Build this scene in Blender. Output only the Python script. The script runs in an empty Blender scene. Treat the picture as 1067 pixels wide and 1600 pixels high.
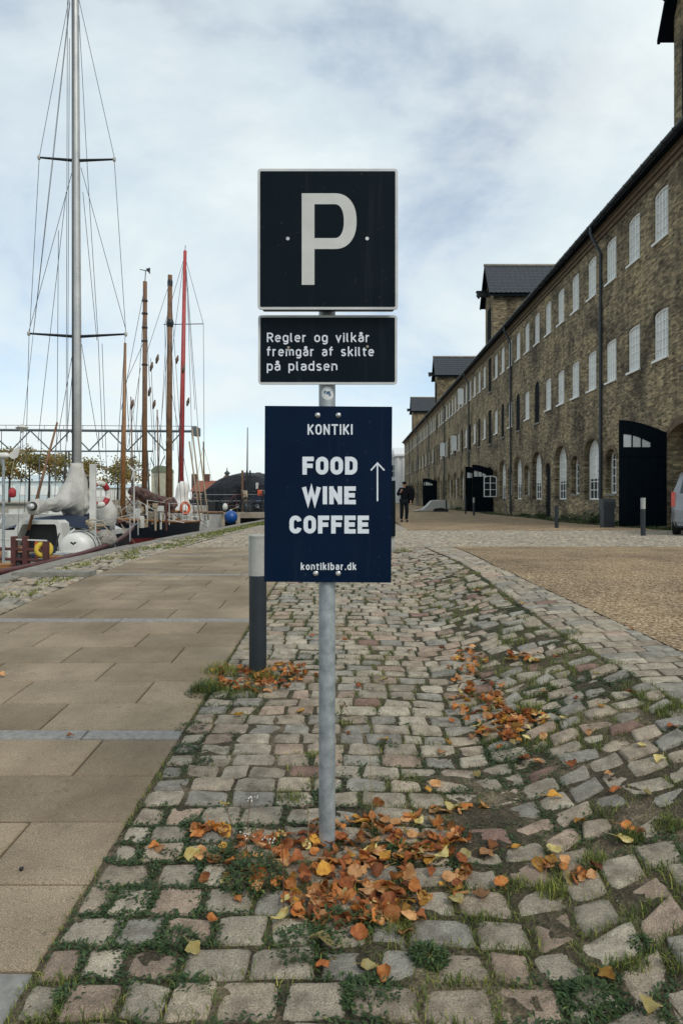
import bpy, bmesh, math, random
from math import sin, cos, pi, radians, sqrt, atan2, exp, floor
from mathutils import Vector, Matrix, noise

random.seed(11)
S = bpy.context.scene
COL = S.collection

# ------------------------------------------------------------------ camera
F, CX, CY, E = 1066.7, 553.0, 778.0, 1.28      # photo pixels: focal length, vanishing point; eye height
cam_data = bpy.data.cameras.new('camera')
cam = bpy.data.objects.new('camera', cam_data)
COL.objects.link(cam)
cam.location = (0, 0, E)
cam.rotation_euler = (radians(90), 0, 0)
cam_data.sensor_fit = 'VERTICAL'
cam_data.sensor_height = 36
cam_data.sensor_width = 24
cam_data.lens = 24
cam_data.shift_x = (533.5 - CX) / 1600
cam_data.shift_y = (CY - 800) / 1600
cam_data.clip_start = 0.05
cam_data.clip_end = 2000
S.camera = cam

# ------------------------------------------------------------------ world, sun, exposure
SUN_TO = Vector((0.46, -0.55, 0.70)).normalized()       # direction towards the sun
w = bpy.data.worlds.new('World')
S.world = w
w.use_nodes = True
nt = w.node_tree
nt.nodes.clear()
wo = nt.nodes.new('ShaderNodeOutputWorld')
bg = nt.nodes.new('ShaderNodeBackground')
bg.inputs['Strength'].default_value = 0.13
sky = nt.nodes.new('ShaderNodeTexSky')
sky.sky_type = 'NISHITA'
sky.sun_disc = False
sky.sun_elevation = math.asin(SUN_TO.z)
sky.sun_rotation = atan2(SUN_TO.x, SUN_TO.y)
sky.dust_density = 0.4
tc = nt.nodes.new('ShaderNodeTexCoord')
sep = nt.nodes.new('ShaderNodeSeparateXYZ')
nt.links.new(tc.outputs['Generated'], sep.inputs[0])


def wmath(op, a, b=None, c=None):
    n = nt.nodes.new('ShaderNodeMath')
    n.operation = op
    for i, v in enumerate((a, b, c)):
        if v is None:
            continue
        if isinstance(v, (int, float)):
            n.inputs[i].default_value = v
        else:
            nt.links.new(v, n.inputs[i])
    return n.outputs[0]


zz = wmath('ADD', wmath('MAXIMUM', sep.outputs['Z'], 0.0), 0.45)
u = wmath('DIVIDE', sep.outputs['X'], zz)
v = wmath('DIVIDE', sep.outputs['Y'], zz)
cmb = nt.nodes.new('ShaderNodeCombineXYZ')
nt.links.new(u, cmb.inputs[0])
nt.links.new(v, cmb.inputs[1])


def wnoise(scale, detail, rough, off, dist=0.0):
    mp = nt.nodes.new('ShaderNodeMapping')
    mp.inputs['Location'].default_value = off
    nt.links.new(cmb.outputs[0], mp.inputs[0])
    n = nt.nodes.new('ShaderNodeTexNoise')
    n.inputs['Scale'].default_value = scale
    n.inputs['Detail'].default_value = detail
    n.inputs['Roughness'].default_value = rough
    n.inputs['Distortion'].default_value = dist
    nt.links.new(mp.outputs[0], n.inputs['Vector'])
    return n.outputs['Fac']


def wramp(fac, stops):
    r = nt.nodes.new('ShaderNodeValToRGB')
    el = r.color_ramp.elements
    while len(el) > 1:
        el.remove(el[-1])
    for i, (p, c) in enumerate(stops):
        e = el[0] if i == 0 else el.new(p)
        e.position = p
        e.color = (*c, 1)
    nt.links.new(fac, r.inputs[0])
    return r.outputs[0]


cover = wramp(wnoise(1.7, 7, 0.58, (0.35, 0.62, 0), 0.3), [(0.36, (0.30,) * 3), (0.47, (0.74,) * 3), (0.6, (1,) * 3)])
shade = wramp(wnoise(2.4, 6, 0.55, (4.1, 1.7, 0), 0.3), [(0.28, (5.0, 5.75, 6.05)), (0.5, (5.5, 6.1, 6.25)), (0.72, (6.05, 6.4, 6.3))])
mix = nt.nodes.new('ShaderNodeMix')
mix.data_type = 'RGBA'
nt.links.new(cover, mix.inputs['Factor'])
nt.links.new(sky.outputs[0], mix.inputs[6])
nt.links.new(shade, mix.inputs[7])
nt.links.new(mix.outputs[2], bg.inputs['Color'])
nt.links.new(bg.outputs[0], wo.inputs[0])

sun_data = bpy.data.lights.new('sun', 'SUN')
sun_data.energy = 1.8
sun_data.angle = radians(24)
sun_data.color = (1.0, 0.93, 0.84)
sun = bpy.data.objects.new('sun', sun_data)
COL.objects.link(sun)
sun.rotation_euler = SUN_TO.to_track_quat('Z', 'Y').to_euler()
sun.location = (8, -8, 20)

S.view_settings.view_transform = 'Standard'
S.view_settings.look = 'None'
S.view_settings.exposure = 0.22
S.view_settings.gamma = 1.0
S.view_settings.use_curve_mapping = False

# ------------------------------------------------------------------ helpers


class MB:
    """collects shapes, builds one mesh object"""

    def __init__(self):
        self.v, self.f, self.t = [], [], []
        self.tint = None

    def add(self, vs, fs):
        o = len(self.v)
        self.v += [tuple(p) for p in vs]
        self.f += [tuple(i + o for i in q) for q in fs]
        self.t += [self.tint or (1, 1, 1)] * len(vs)
        return self

    def box(self, x0, x1, y0, y1, z0, z1):
        return self.add([(x0, y0, z0), (x1, y0, z0), (x1, y1, z0), (x0, y1, z0), (x0, y0, z1), (x1, y0, z1), (x1, y1, z1), (x0, y1, z1)],
                        [(0, 3, 2, 1), (4, 5, 6, 7), (0, 1, 5, 4), (1, 2, 6, 5), (2, 3, 7, 6), (3, 0, 4, 7)])

    def cbox(self, c, s):
        return self.box(c[0] - s[0] / 2, c[0] + s[0] / 2, c[1] - s[1] / 2, c[1] + s[1] / 2, c[2] - s[2] / 2, c[2] + s[2] / 2)

    def tube(self, pts, r, n=8, caps=True, closed=False):
        pts = [Vector(p) for p in pts]
        m = len(pts)
        rs = r if isinstance(r, (list, tuple)) else [r] * m
        rings, fs, vs = [], [], []
        up = None
        for i, p in enumerate(pts):
            if closed:
                d = pts[(i + 1) % m] - pts[i - 1]
            else:
                d = pts[min(i + 1, m - 1)] - pts[max(i - 1, 0)]
            d = d.normalized() if d.length > 1e-9 else Vector((0, 0, 1))
            if up is None:
                a = Vector((0, 0, 1)) if abs(d.z) < 0.9 else Vector((1, 0, 0))
                up = (a - d * a.dot(d)).normalized()
            else:
                up = (up - d * up.dot(d))
                up = up.normalized() if up.length > 1e-6 else d.orthogonal().normalized()
            s = d.cross(up)
            for k in range(n):
                a = 2 * pi * k / n
                vs.append(p + (up * cos(a) + s * sin(a)) * rs[i])
        segs = m if closed else m - 1
        for i in range(segs):
            j = (i + 1) % m
            for k in range(n):
                k2 = (k + 1) % n
                fs.append((i * n + k, i * n + k2, j * n + k2, j * n + k))
        if caps and not closed:
            fs.append(tuple(range(n))[::-1])
            fs.append(tuple((m - 1) * n + k for k in range(n)))
        return self.add(vs, fs)

    def lathe(self, prof, c=(0, 0, 0), n=20, axis='Z'):
        vs, fs = [], []
        for r, h in prof:
            for k in range(n):
                a = 2 * pi * k / n
                p = (r * cos(a), r * sin(a), h)
                if axis == 'Y':
                    p = (p[0], h, p[1])
                elif axis == 'X':
                    p = (h, p[0], p[1])
                vs.append((p[0] + c[0], p[1] + c[1], p[2] + c[2]))
        m = len(prof)
        for i in range(m - 1):
            for k in range(n):
                k2 = (k + 1) % n
                fs.append((i * n + k, i * n + k2, (i + 1) * n + k2, (i + 1) * n + k))
        fs.append(tuple(range(n))[::-1])
        fs.append(tuple((m - 1) * n + k for k in range(n)))
        return self.add(vs, fs)

    def prism(self, poly, a, b, axis='Y'):
        """poly in the two other axes, extruded from a to b along axis"""
        def P(p, h):
            if axis == 'Y':
                return (p[0], h, p[1])
            if axis == 'X':
                return (h, p[0], p[1])
            return (p[0], p[1], h)
        n = len(poly)
        vs = [P(p, a) for p in poly] + [P(p, b) for p in poly]
        fs = [tuple(range(n)), tuple(range(2 * n - 1, n - 1, -1))]
        for i in range(n):
            j = (i + 1) % n
            fs.append((i, i + n, j + n, j))
        return self.add(vs, fs)

    def loft(self, rings, cap=True, closed=True):
        n = len(rings[0])
        vs = [p for r in rings for p in r]
        fs = []
        for i in range(len(rings) - 1):
            for k in range(n if closed else n - 1):
                k2 = (k + 1) % n
                fs.append((i * n + k, i * n + k2, (i + 1) * n + k2, (i + 1) * n + k))
        if cap:
            fs.append(tuple(range(n))[::-1])
            fs.append(tuple((len(rings) - 1) * n + k for k in range(n)))
        return self.add(vs, fs)

    def sphere(self, c, r, n=14, m=9, jit=0.0):
        rr = r if isinstance(r, (tuple, list)) else (r, r, r)
        vs, fs = [], []
        for i in range(1, m):
            a = pi * i / m
            for k in range(n):
                b = 2 * pi * k / n
                j = 1 + random.uniform(-jit, jit)
                vs.append((c[0] + rr[0] * sin(a) * cos(b) * j, c[1] + rr[1] * sin(a) * sin(b) * j, c[2] + rr[2] * cos(a) * j))
        top, bot = len(vs), len(vs) + 1
        vs += [(c[0], c[1], c[2] + rr[2]), (c[0], c[1], c[2] - rr[2])]
        for i in range(m - 2):
            for k in range(n):
                k2 = (k + 1) % n
                fs.append((i * n + k, (i + 1) * n + k, (i + 1) * n + k2, i * n + k2))
        for k in range(n):
            k2 = (k + 1) % n
            fs.append((top, k, k2))
            fs.append((bot, (m - 2) * n + k2, (m - 2) * n + k))
        return self.add(vs, fs)

    def mesh(self, name, material, smooth=False, off=(0, 0, 0), angle=None):
        me = bpy.data.meshes.new(name)
        vs = [(p[0] - off[0], p[1] - off[1], p[2] - off[2]) for p in self.v]
        me.from_pydata(vs, [], self.f)
        a = me.attributes.new('tint', 'FLOAT_COLOR', 'POINT')
        a.data.foreach_set('color', [c for t in self.t for c in (*t, 1.0)])
        if material:
            me.materials.append(material)
        if smooth:
            me.shade_smooth()
            if angle:
                me.set_sharp_from_angle(angle=radians(angle))
        me.update()
        return me

    def build(self, name, material, parent=None, smooth=False, off=None, angle=None, loc=None):
        """world-space shapes; off = world origin of the object. Under a parent the origin is the parent's"""
        if parent is not None:
            base = world_origin(parent)
            o = bpy.data.objects.new(name, self.mesh(name, material, smooth, off if off else base, angle))
            o.parent = parent
            if off:
                o.location = Vector(off) - base
        else:
            off = off or (0, 0, 0)
            o = bpy.data.objects.new(name, self.mesh(name, material, smooth, off, angle))
            o.location = off
        COL.objects.link(o)
        return o


def world_origin(o):
    p = Vector((0, 0, 0))
    while o is not None:
        p = p + Vector(o.location)
        o = o.parent
    return p


def tag(o, label=None, cat=None, group=None, kind=None):
    if label:
        o['label'] = label
    if cat:
        o['category'] = cat
    if group:
        o['group'] = group
    if kind:
        o['kind'] = kind
    return o


def empty(name, loc, label=None, cat=None, group=None, kind=None):
    o = bpy.data.objects.new(name, None)
    o.empty_display_size = 0.1
    COL.objects.link(o)
    o.location = loc
    return tag(o, label, cat, group, kind)


def part(name, me, parent, loc=(0, 0, 0), rot=(0, 0, 0), scale=(1, 1, 1)):
    o = bpy.data.objects.new(name, me)
    COL.objects.link(o)
    o.parent = parent
    o.location, o.rotation_euler, o.scale = loc, rot, scale
    return o


def copy_tree(o, parent=None):
    c = o.copy()
    COL.objects.link(c)
    c.parent = parent
    for ch in list(o.children):
        copy_tree(ch, c)
    return c


def sstep(t):
    t = max(0.0, min(1.0, t))
    return t * t * (3 - 2 * t)


def interp(tab, x):
    if x <= tab[0][0]:
        return tab[0][1]
    for (a, b), (c, d) in zip(tab, tab[1:]):
        if x <= c:
            return b + (d - b) * (x - a) / (c - a)
    return tab[-1][1]


# ground height: a gentle rise up to the promenade, then nearly level; a dip and a rise across the cobbles
PROFILE = [(-20, -1.396), (6.6, 0.253), (7.4, 0.297), (8.2, 0.332), (9.2, 0.357), (10.5, 0.372), (12.5, 0.378), (16, 0.37), (22, 0.33), (30, 0.26), (60, 0.22), (600, 0.22)]


def gz(x, y):
    z = interp(PROFILE, y)
    fade = 1 - sstep((y - 7.5) / 6)
    if fade > 0 and x > -0.8:
        z += fade * (-0.016 * exp(-((x - 0.6) / 0.35) ** 2) + 0.115 * sstep((x - 0.55) / 1.3) - 0.12 * sstep((x - 3.2) / 5))
    return z


def P(px, py, y):
    """photo pixel at depth y"""
    return Vector(((px - CX) * y / F, y, E - (py - CY) * y / F))


def G(px, py):
    """photo pixel on the ground"""
    lo, hi = 0.8, 400.0
    for _ in range(50):
        m = (lo + hi) / 2
        x = (px - CX) * m / F
        if CY + F * (E - gz(x, m)) / m > py:
            lo = m
        else:
            hi = m
    x = (px - CX) * lo / F
    return Vector((x, lo, gz(x, lo)))


def to_px(p):
    return (CX + F * p[0] / p[1], CY + F * (E - p[2]) / p[1])


def rnd(a, b):
    return random.uniform(a, b)


# ------------------------------------------------------------------ materials


class NT:
    def __init__(self, name):
        self.m = bpy.data.materials.new(name)
        self.m.use_nodes = True
        self.t = self.m.node_tree
        self.b = self.t.nodes['Principled BSDF']
        self.geo = None

    def n(self, kind, **kw):
        n = self.t.nodes.new('ShaderNode' + kind)
        for k, v in kw.items():
            setattr(n, k, v)
        return n

    def l(self, a, b):
        self.t.links.new(a, b)

    def pos(self, world=False):
        if world:
            return self.n('NewGeometry').outputs['Position']
        return self.n('TexCoord').outputs['Object']

    def noise(self, vec, scale, detail=4, rough=0.55, out='Fac', dist=0):
        n = self.n('TexNoise')
        n.inputs['Scale'].default_value = scale
        n.inputs['Detail'].default_value = detail
        n.inputs['Roughness'].default_value = rough
        n.inputs['Distortion'].default_value = dist
        self.l(vec, n.inputs['Vector'])
        return n.outputs[out]

    def ramp(self, fac, stops, interp='LINEAR'):
        r = self.n('ValToRGB')
        r.color_ramp.interpolation = interp
        el = r.color_ramp.elements
        while len(el) > 1:
            el.remove(el[-1])
        for i, (p, c) in enumerate(stops):
            e = el[0] if i == 0 else el.new(p)
            e.position = p
            e.color = (*c, 1) if len(c) == 3 else c
        self.l(fac, r.inputs[0])
        return r.outputs[0]

    def mix(self, fac, a, b, mode='MIX'):
        n = self.n('Mix', data_type='RGBA', blend_type=mode)
        for s, v in ((n.inputs[0], fac), (n.inputs[6], a), (n.inputs[7], b)):
            if isinstance(v, (int, float)):
                s.default_value = v
            elif isinstance(v, tuple):
                s.default_value = (*v, 1)
            else:
                self.l(v, s)
        return n.outputs[2]

    def math(self, op, a, b=0.0):
        n = self.n('Math', operation=op)
        for s, v in ((n.inputs[0], a), (n.inputs[1], b)):
            if isinstance(v, (int, float)):
                s.default_value = v
            else:
                self.l(v, s)
        return n.outputs[0]

    def bump(self, h, strength=0.3, dist=0.01):
        n = self.n('Bump')
        n.inputs['Strength'].default_value = strength
        n.inputs['Distance'].default_value = dist
        self.l(h, n.inputs['Height'])
        self.l(n.outputs[0], self.b.inputs['Normal'])

    def done(self, col=None, rough=None, metal=None, spec=None):
        if col is not None:
            if isinstance(col, tuple):
                self.b.inputs['Base Color'].default_value = (*col, 1)
            else:
                self.l(col, self.b.inputs['Base Color'])
        if rough is not None:
            if isinstance(rough, (int, float)):
                self.b.inputs['Roughness'].default_value = rough
            else:
                self.l(rough, self.b.inputs['Roughness'])
        if metal is not None:
            self.b.inputs['Metallic'].default_value = metal
        if spec is not None:
            self.b.inputs['Specular IOR Level'].default_value = spec
        return self.m


def simple(name, c1, c2=None, scale=6.0, rough=0.7, metal=0.0, bump=0.0, bscale=60.0, bdist=0.004, spec=0.5, rand=0.0):
    t = NT(name)
    p = t.pos(True)
    c2 = c2 or tuple(c * 0.72 for c in c1)
    f = t.noise(p, scale, 6, 0.62)
    col = t.ramp(f, [(0.3, c2), (0.7, c1)])
    if rand:
        oi = t.n('ObjectInfo').outputs['Random']
        k = t.ramp(oi, [(0, (1 - rand,) * 3), (1, (1 + rand,) * 3)])
        col = t.mix(1.0, col, k, 'MULTIPLY')
    if bump:
        t.bump(t.noise(p, bscale, 5, 0.6), bump, bdist)
    fr = t.math('MULTIPLY_ADD', t.noise(p, scale * 2.3, 4), 0.25)
    t.t.nodes[-1].inputs[2].default_value = rough - 0.125
    return t.done(col, fr, metal, spec)


def tinted_stone(name, base_mul=1.0, speck=1.0):
    """granite: colour per stone from the tint attribute, grain and relief on top"""
    t = NT(name)
    p = t.pos(True)
    a = t.n('Attribute', attribute_name='tint').outputs['Color']
    g = t.noise(p, 210, 3, 0.7)
    k = t.ramp(g, [(0.30, (0.42,) * 3), (0.5, (1.0,) * 3), (0.70, (1.65,) * 3)])
    c = t.mix(0.8 * speck, a, k, 'MULTIPLY')
    blot = t.noise(p, 14, 5, 0.6)
    c = t.mix(1.0, c, t.ramp(blot, [(0.3, (0.56, 0.535, 0.5)), (0.5, (0.95, 0.93, 0.9)), (0.66, (1.18, 1.16, 1.1))]), 'MULTIPLY')
    dirt = t.ramp(t.noise(p, 5.5, 6, 0.7), [(0.5, (0, 0, 0)), (0.72, (1, 1, 1))])
    c = t.mix(t.math('MULTIPLY', dirt, 0.55), c, (0.15, 0.12, 0.082))
    h = t.math('ADD', t.noise(p, 55, 6, 0.7), t.math('MULTIPLY', g, 0.35))
    t.bump(h, 0.95, 0.018)
    return t.done(c, 0.86, 0, 0.3)


MAT = {}
MAT['cobble'] = tinted_stone('granite_cobble')
MAT['steel'] = simple('galvanised_steel', (0.36, 0.39, 0.40), (0.17, 0.195, 0.205), 22, 0.5, 0.3, 0.05, 80, 0.002)
MAT['bolt'] = simple('bolt_metal', (0.6, 0.6, 0.58), (0.4, 0.4, 0.4), 40, 0.35, 0.7)


def sign_face(name, c, stain):
    t = NT(name)
    p = t.pos(True)
    f = t.noise(p, 5, 5, 0.6)
    col = t.ramp(f, [(0.35, c), (0.75, stain)])
    sp = t.ramp(t.noise(p, 60, 2, 0.5), [(0.70, (0, 0, 0)), (0.8, (1, 1, 1))])
    col = t.mix(t.math('MULTIPLY', sp, 0.08), col, (0.3, 0.3, 0.3))
    mpv = t.n('Mapping')
    mpv.inputs['Scale'].default_value = (34, 1, 1.6)
    t.l(p, mpv.inputs[0])
    run = t.ramp(t.noise(mpv.outputs[0], 1.0, 4, 0.6), [(0.56, (0, 0, 0)), (0.75, (1, 1, 1))])
    col = t.mix(t.math('MULTIPLY', run, 0.025), col, (0.25, 0.25, 0.24))
    t.bump(t.noise(p, 3.0, 2, 0.4), 0.05, 0.01)
    r = t.ramp(t.noise(p, 9, 4), [(0.3, (0.3,) * 3), (0.7, (0.42,) * 3)])
    return t.done(col, r, 0, 0.07)


MAT['sign_black'] = sign_face('sign_blue_black', (0.0028, 0.0075, 0.0115), (0.0045, 0.0095, 0.0135))
MAT['sign_navy'] = sign_face('sign_navy', (0.0016, 0.0085, 0.027), (0.0022, 0.0105, 0.032))
MAT['sign_white'] = simple('sign_reflective_white', (0.52, 0.52, 0.49), (0.45, 0.45, 0.425), 14, 0.45)
MAT['sign_rim'] = simple('sign_rim_white', (0.55, 0.56, 0.55), (0.42, 0.43, 0.43), 10, 0.45)
MAT['letter_white'] = simple('letter_white', (0.66, 0.71, 0.76), (0.6, 0.65, 0.7), 14, 0.5)
MAT['black_metal'] = simple('black_metal', (0.008, 0.011, 0.014), (0.005, 0.007, 0.009), 10, 0.5)
MAT['dark_paint'] = simple('bollard_dark_paint', (0.013, 0.021, 0.029), (0.008, 0.013, 0.018), 10, 0.45, 0.0, 0.05, 60)
# ------------------------------------------------------------------ the setting: ground, quay, water


def ground_mat():
    t = NT('packed_earth')
    p = t.pos(True)
    c = t.ramp(t.noise(p, 3, 6, 0.65), [(0.32, (0.038, 0.034, 0.022)), (0.52, (0.075, 0.062, 0.04)), (0.68, (0.19, 0.155, 0.105))])
    g = t.n('TexVoronoi')
    g.inputs['Scale'].default_value = 90
    t.l(p, g.inputs['Vector'])
    c = t.mix(0.7, c, t.ramp(g.outputs['Color'], [(0.15, (0.55,) * 3), (0.6, (1.0,) * 3), (0.9, (1.7, 1.65, 1.55))]), 'MULTIPLY')
    t.bump(t.math('ADD', g.outputs['Distance'], t.noise(p, 30, 5)), 0.8, 0.012)
    return t.done(c, 0.95, 0, 0.2)


def gravel_mat():
    t = NT('tan_gravel')
    p = t.pos(True)
    g = t.n('TexVoronoi')
    g.inputs['Scale'].default_value = 62
    t.l(p, g.inputs['Vector'])
    g2 = t.n('TexVoronoi')
    g2.inputs['Scale'].default_value = 170
    t.l(p, g2.inputs['Vector'])
    sepc = t.n('SeparateColor')
    t.l(g.outputs['Color'], sepc.inputs[0])
    c = t.ramp(sepc.outputs[0], [(0.0, (0.13, 0.09, 0.052)), (0.4, (0.31, 0.225, 0.132)), (0.75, (0.46, 0.35, 0.22)), (1.0, (0.64, 0.53, 0.38))])
    sepc2 = t.n('SeparateColor')
    t.l(g2.outputs['Color'], sepc2.inputs[0])
    c = t.mix(0.6, c, t.ramp(sepc2.outputs[1], [(0.1, (0.6,) * 3), (0.9, (1.3,) * 3)]), 'MULTIPLY')
    c = t.mix(1.0, c, t.ramp(t.noise(p, 0.9, 7, 0.68), [(0.3, (0.55, 0.53, 0.52)), (0.5, (0.88, 0.86, 0.84)), (0.66, (1.08, 1.05, 1.0))]), 'MULTIPLY')
    t.bump(t.math('ADD', t.math('MULTIPLY', g.outputs['Distance'], -1), t.math('MULTIPLY', g2.outputs['Distance'], -0.5)), 1.0, 0.014)
    return t.done(c, 0.95, 0, 0.2)


def slab_mat():
    t = NT('tan_concrete_slab')
    p = t.pos(True)
    oi = t.n('ObjectInfo').outputs['Random']
    c = t.ramp(t.noise(p, 1.6, 6, 0.6), [(0.3, (0.155, 0.12, 0.08)), (0.5, (0.225, 0.178, 0.12)), (0.7, (0.305, 0.247, 0.17))])
    c = t.mix(1.0, c, t.ramp(oi, [(0, (0.8, 0.79, 0.78)), (1, (1.12, 1.11, 1.1))]), 'MULTIPLY')
    sp = t.noise(p, 260, 2, 0.6)
    c = t.mix(0.8, c, t.ramp(sp, [(0.3, (0.35,) * 3), (0.5, (1.0,) * 3), (0.7, (1.75,) * 3)]), 'MULTIPLY')
    st = t.ramp(t.noise(p, 7, 6, 0.7), [(0.55, (0, 0, 0)), (0.75, (1, 1, 1))])
    c = t.mix(t.math('MULTIPLY', st, 0.4), c, (0.12, 0.092, 0.066))
    gum = t.ramp(t.noise(p, 19, 2, 0.4), [(0.70, (0, 0, 0)), (0.74, (1, 1, 1))])
    c = t.mix(t.math('MULTIPLY', gum, 0.4), c, (0.08, 0.065, 0.05))
    t.bump(t.math('ADD', sp, t.noise(p, 25, 4)), 0.45, 0.006)
    return t.done(c, 0.9, 0, 0.3)


MAT['earth'] = ground_mat()
MAT['gravel'] = gravel_mat()
MAT['slab'] = slab_mat()
MAT['granite_grey'] = simple('granite_grey', (0.25, 0.245, 0.225), (0.15, 0.148, 0.135), 30, 0.85, 0, 0.3, 150, 0.004)
MAT['coping'] = simple('granite_coping', (0.25, 0.235, 0.2), (0.13, 0.125, 0.1), 9, 0.85, 0, 0.4, 60, 0.008)
MAT['quay_wall'] = simple('quay_masonry', (0.2, 0.19, 0.165), (0.1, 0.1, 0.085), 3, 0.9, 0, 0.5, 20, 0.02)

XQ = -4.25      # quay edge
XS0, XS1 = -3.185, -0.885   # promenade slabs


def sheet(xs, ys, zoff, nz=0.0):
    mb = MB()
    vs = [(x, y, gz(x, y) + zoff + (nz * noise.noise((x * 9, y * 9, 0)) if nz else 0)) for y in ys for x in xs]
    n = len(xs)
    fs = [(j * n + i, j * n + i + 1, (j + 1) * n + i + 1, (j + 1) * n + i) for j in range(len(ys) - 1) for i in range(n - 1)]
    return mb.add(vs, fs)


def lin(a, b, n):
    return [a + (b - a) * i / n for i in range(n + 1)]


far_y = lin(-12, 0, 6) + lin(0.6, 14, 30) + lin(15, 40, 25) + [50, 60, 80, 120, 200, 400, 600]
o = sheet([XQ + 0.1] + lin(-3.7, 4, 22) + lin(4.5, 10, 11) + [14, 20, 40, 100, 300, 600], far_y, -0.06).build('ground', MAT['earth'])
tag(o, 'packed earth ground under the paving and gravel', None, None, 'structure')

# quay wall with granite coping blocks
qw = MB().box(-5.2 + 0.93, XQ + 0.35, -12, 58.5, -3, 0.05).build('quay_wall', MAT['quay_wall'])
tag(qw, 'stone quay wall along the water', None, None, 'structure')
y = 2.0
while y < 58:
    L = rnd(1.3, 1.9)
    x0, x1 = XQ - 0.02, XQ + 0.24
    mb = MB()
    ya, yb = y + 0.008, y + L - 0.008
    b = 0.02
    zt = 0.02 + rnd(-0.006, 0.006)
    ring = []
    for yy in (ya, yb):
        z = gz(-4, yy) + zt
        ring.append([(x0, yy, z - 0.32), (x0, yy, z - b), (x0 + b, yy, z), (x1 - b, yy, z), (x1, yy, z - b), (x1, yy, z - 0.32)])
    mb.loft(ring)
    mb.build('coping_stone', MAT['coping'], qw)
    y += L

# water
t = NT('harbour_water')
p = t.pos(True)
mp = t.n('Mapping')
mp.inputs['Scale'].default_value = (1.0, 0.35, 1)
t.l(p, mp.inputs[0])
t.bump(t.math('ADD', t.noise(mp.outputs[0], 2.2, 4, 0.6), t.math('MULTIPLY', t.noise(mp.outputs[0], 9, 3, 0.5), 0.35)), 0.25, 0.12)
MAT['water'] = t.done((0.012, 0.022, 0.022), 0.06, 0, 0.5)
WZ = -0.9
wat = MB().add([(-500, -40, WZ), (-4.6, -40, WZ), (-4.6, 600, WZ), (-500, 600, WZ)], [(0, 1, 2, 3)]).build('water', MAT['water'])
tag(wat, 'calm dark harbour water beside the quay', None, None, 'structure')

# far bank across the harbour
MAT['far_concrete'] = simple('far_bank_concrete', (0.44, 0.40, 0.32), (0.27, 0.25, 0.2), 1.3, 0.9, 0, 0.3, 8, 0.03)
MAT['waterline'] = simple('waterline_algae', (0.03, 0.03, 0.025), None, 4, 0.6)
fb = MB().box(-300, -4.6, 58, 600, -3, 0.78).build('far_bank', MAT['far_concrete'])
tag(fb, 'pale concrete quay on the far side of the harbour', None, None, 'structure')
MB().box(-300, -4.7, 57.93, 58.0, -1.2, -0.55).build('algae_band', MAT['waterline'], fb)
MB().box(-300, -4.7, 57.8, 58.4, 0.78, 0.9).build('coping', MAT['coping'], fb)

# promenade of tan slabs, crossed by granite strips every 2.45 m
prom = sheet(lin(XS0 - 0.02, XS1 + 0.02, 4), lin(0.8, 12.5, 60), -0.045).build('promenade', MAT['earth'])
tag(prom, 'promenade of tan concrete slabs in running bond', None, None, 'structure')


def slab(x0, x1, y0, y1, m, name, dz=0.0):
    g, b = 0.005, 0.006
    x0, x1, y0, y1 = x0 + g, x1 - g, y0 + g, y1 - g
    tl = [rnd(-0.002, 0.002) + dz for _ in range(4)]
    c = [(x0, y0), (x1, y0), (x1, y1), (x0, y1)]
    ci = [(x0 + b, y0 + b), (x1 - b, y0 + b), (x1 - b, y1 - b), (x0 + b, y1 - b)]
    r0 = [(a, q, gz(a, q) - 0.06) for a, q in c]
    r1 = [(a, q, gz(a, q) - b + tl[i]) for i, (a, q) in enumerate(c)]
    r2 = [(a, q, gz(a, q) + tl[i]) for i, (a, q) in enumerate(ci)]
    MB().loft([r0, r1, r2]).build(name, m, prom, off=((x0 + x1) / 2, (y0 + y1) / 2, gz(x0, y0)))


SL = 0.767
row = 0
ROWS = []
for s in range(0, 6):
    ys = 1.01 + 2.45 * s
    x = XS1
    k = 0
    while x > XS0 + 0.05:      # granite strip
        x2 = max(XS0, x - (0.5 if k == 0 and s % 2 else 1.15))
        if ys > 1.2 and ys < 12.4:
            slab(x2, x, ys, ys + 0.115, MAT['granite_grey'], 'granite_strip', 0.001)
        x = x2
        k += 1
    for r in range(6):
        y0 = ys + 0.115 + r * (2.45 - 0.115) / 6
        y1 = y0 + (2.45 - 0.115) / 6
        odd = (s * 6 + r + (s > 0) * 0) % 2
        ROWS.append((y0, y1))
        if y1 < 1.2 or y1 > 12.6:
            continue
        x = XS1
        first = SL / 2 if (r % 2 == 1) else SL
        while x > XS0 + 0.03:
            x2 = max(XS0, x - first)
            first = SL
            if x - x2 > 0.05:
                m = MAT['granite_grey'] if (y0 < 1.7) else MAT['slab']
                px = to_px((x, y1, gz(x, y1)))
                if px[0] > -40:
                    slab(x2, x, y0, y1, m, 'paving_slab')
            x = x2

# gravel
BL = sorted((g_.y, g_.x) for g_ in (G(a, b) for a, b in ((1110, 1126), (1067, 1102), (960, 1041), (870, 985), (790, 929), (720, 879), (672, 858))))
BR = sorted((g_.y, g_.x) for g_ in (G(a, b) for a, b in ((1150, 1060), (1067, 1020), (950, 966), (830, 911), (770, 883), (715, 857))))
BL = [(0, BL[0][1] + 0.1)] + BL + [(13, BL[-1][1] - 0.02)]
BR = [(0, BR[0][1] + 0.25)] + BR + [(13, BR[-1][1] - 0.02)]
ys = lin(1.0, 12.5, 70)
mb = MB()
n = 40
vs = [(interp(BR, yy) + (14 - interp(BR, yy)) * (i / n) ** 1.4,) for yy in ys for i in range(n + 1)]
vs = [(v[0], ys[j // (n + 1)], gz(v[0], ys[j // (n + 1)]) + 0.004) for j, v in enumerate(vs)]
fs = [(j * (n + 1) + i, j * (n + 1) + i + 1, (j + 1) * (n + 1) + i + 1, (j + 1) * (n + 1) + i) for j in range(len(ys) - 1) for i in range(n)]
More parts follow.
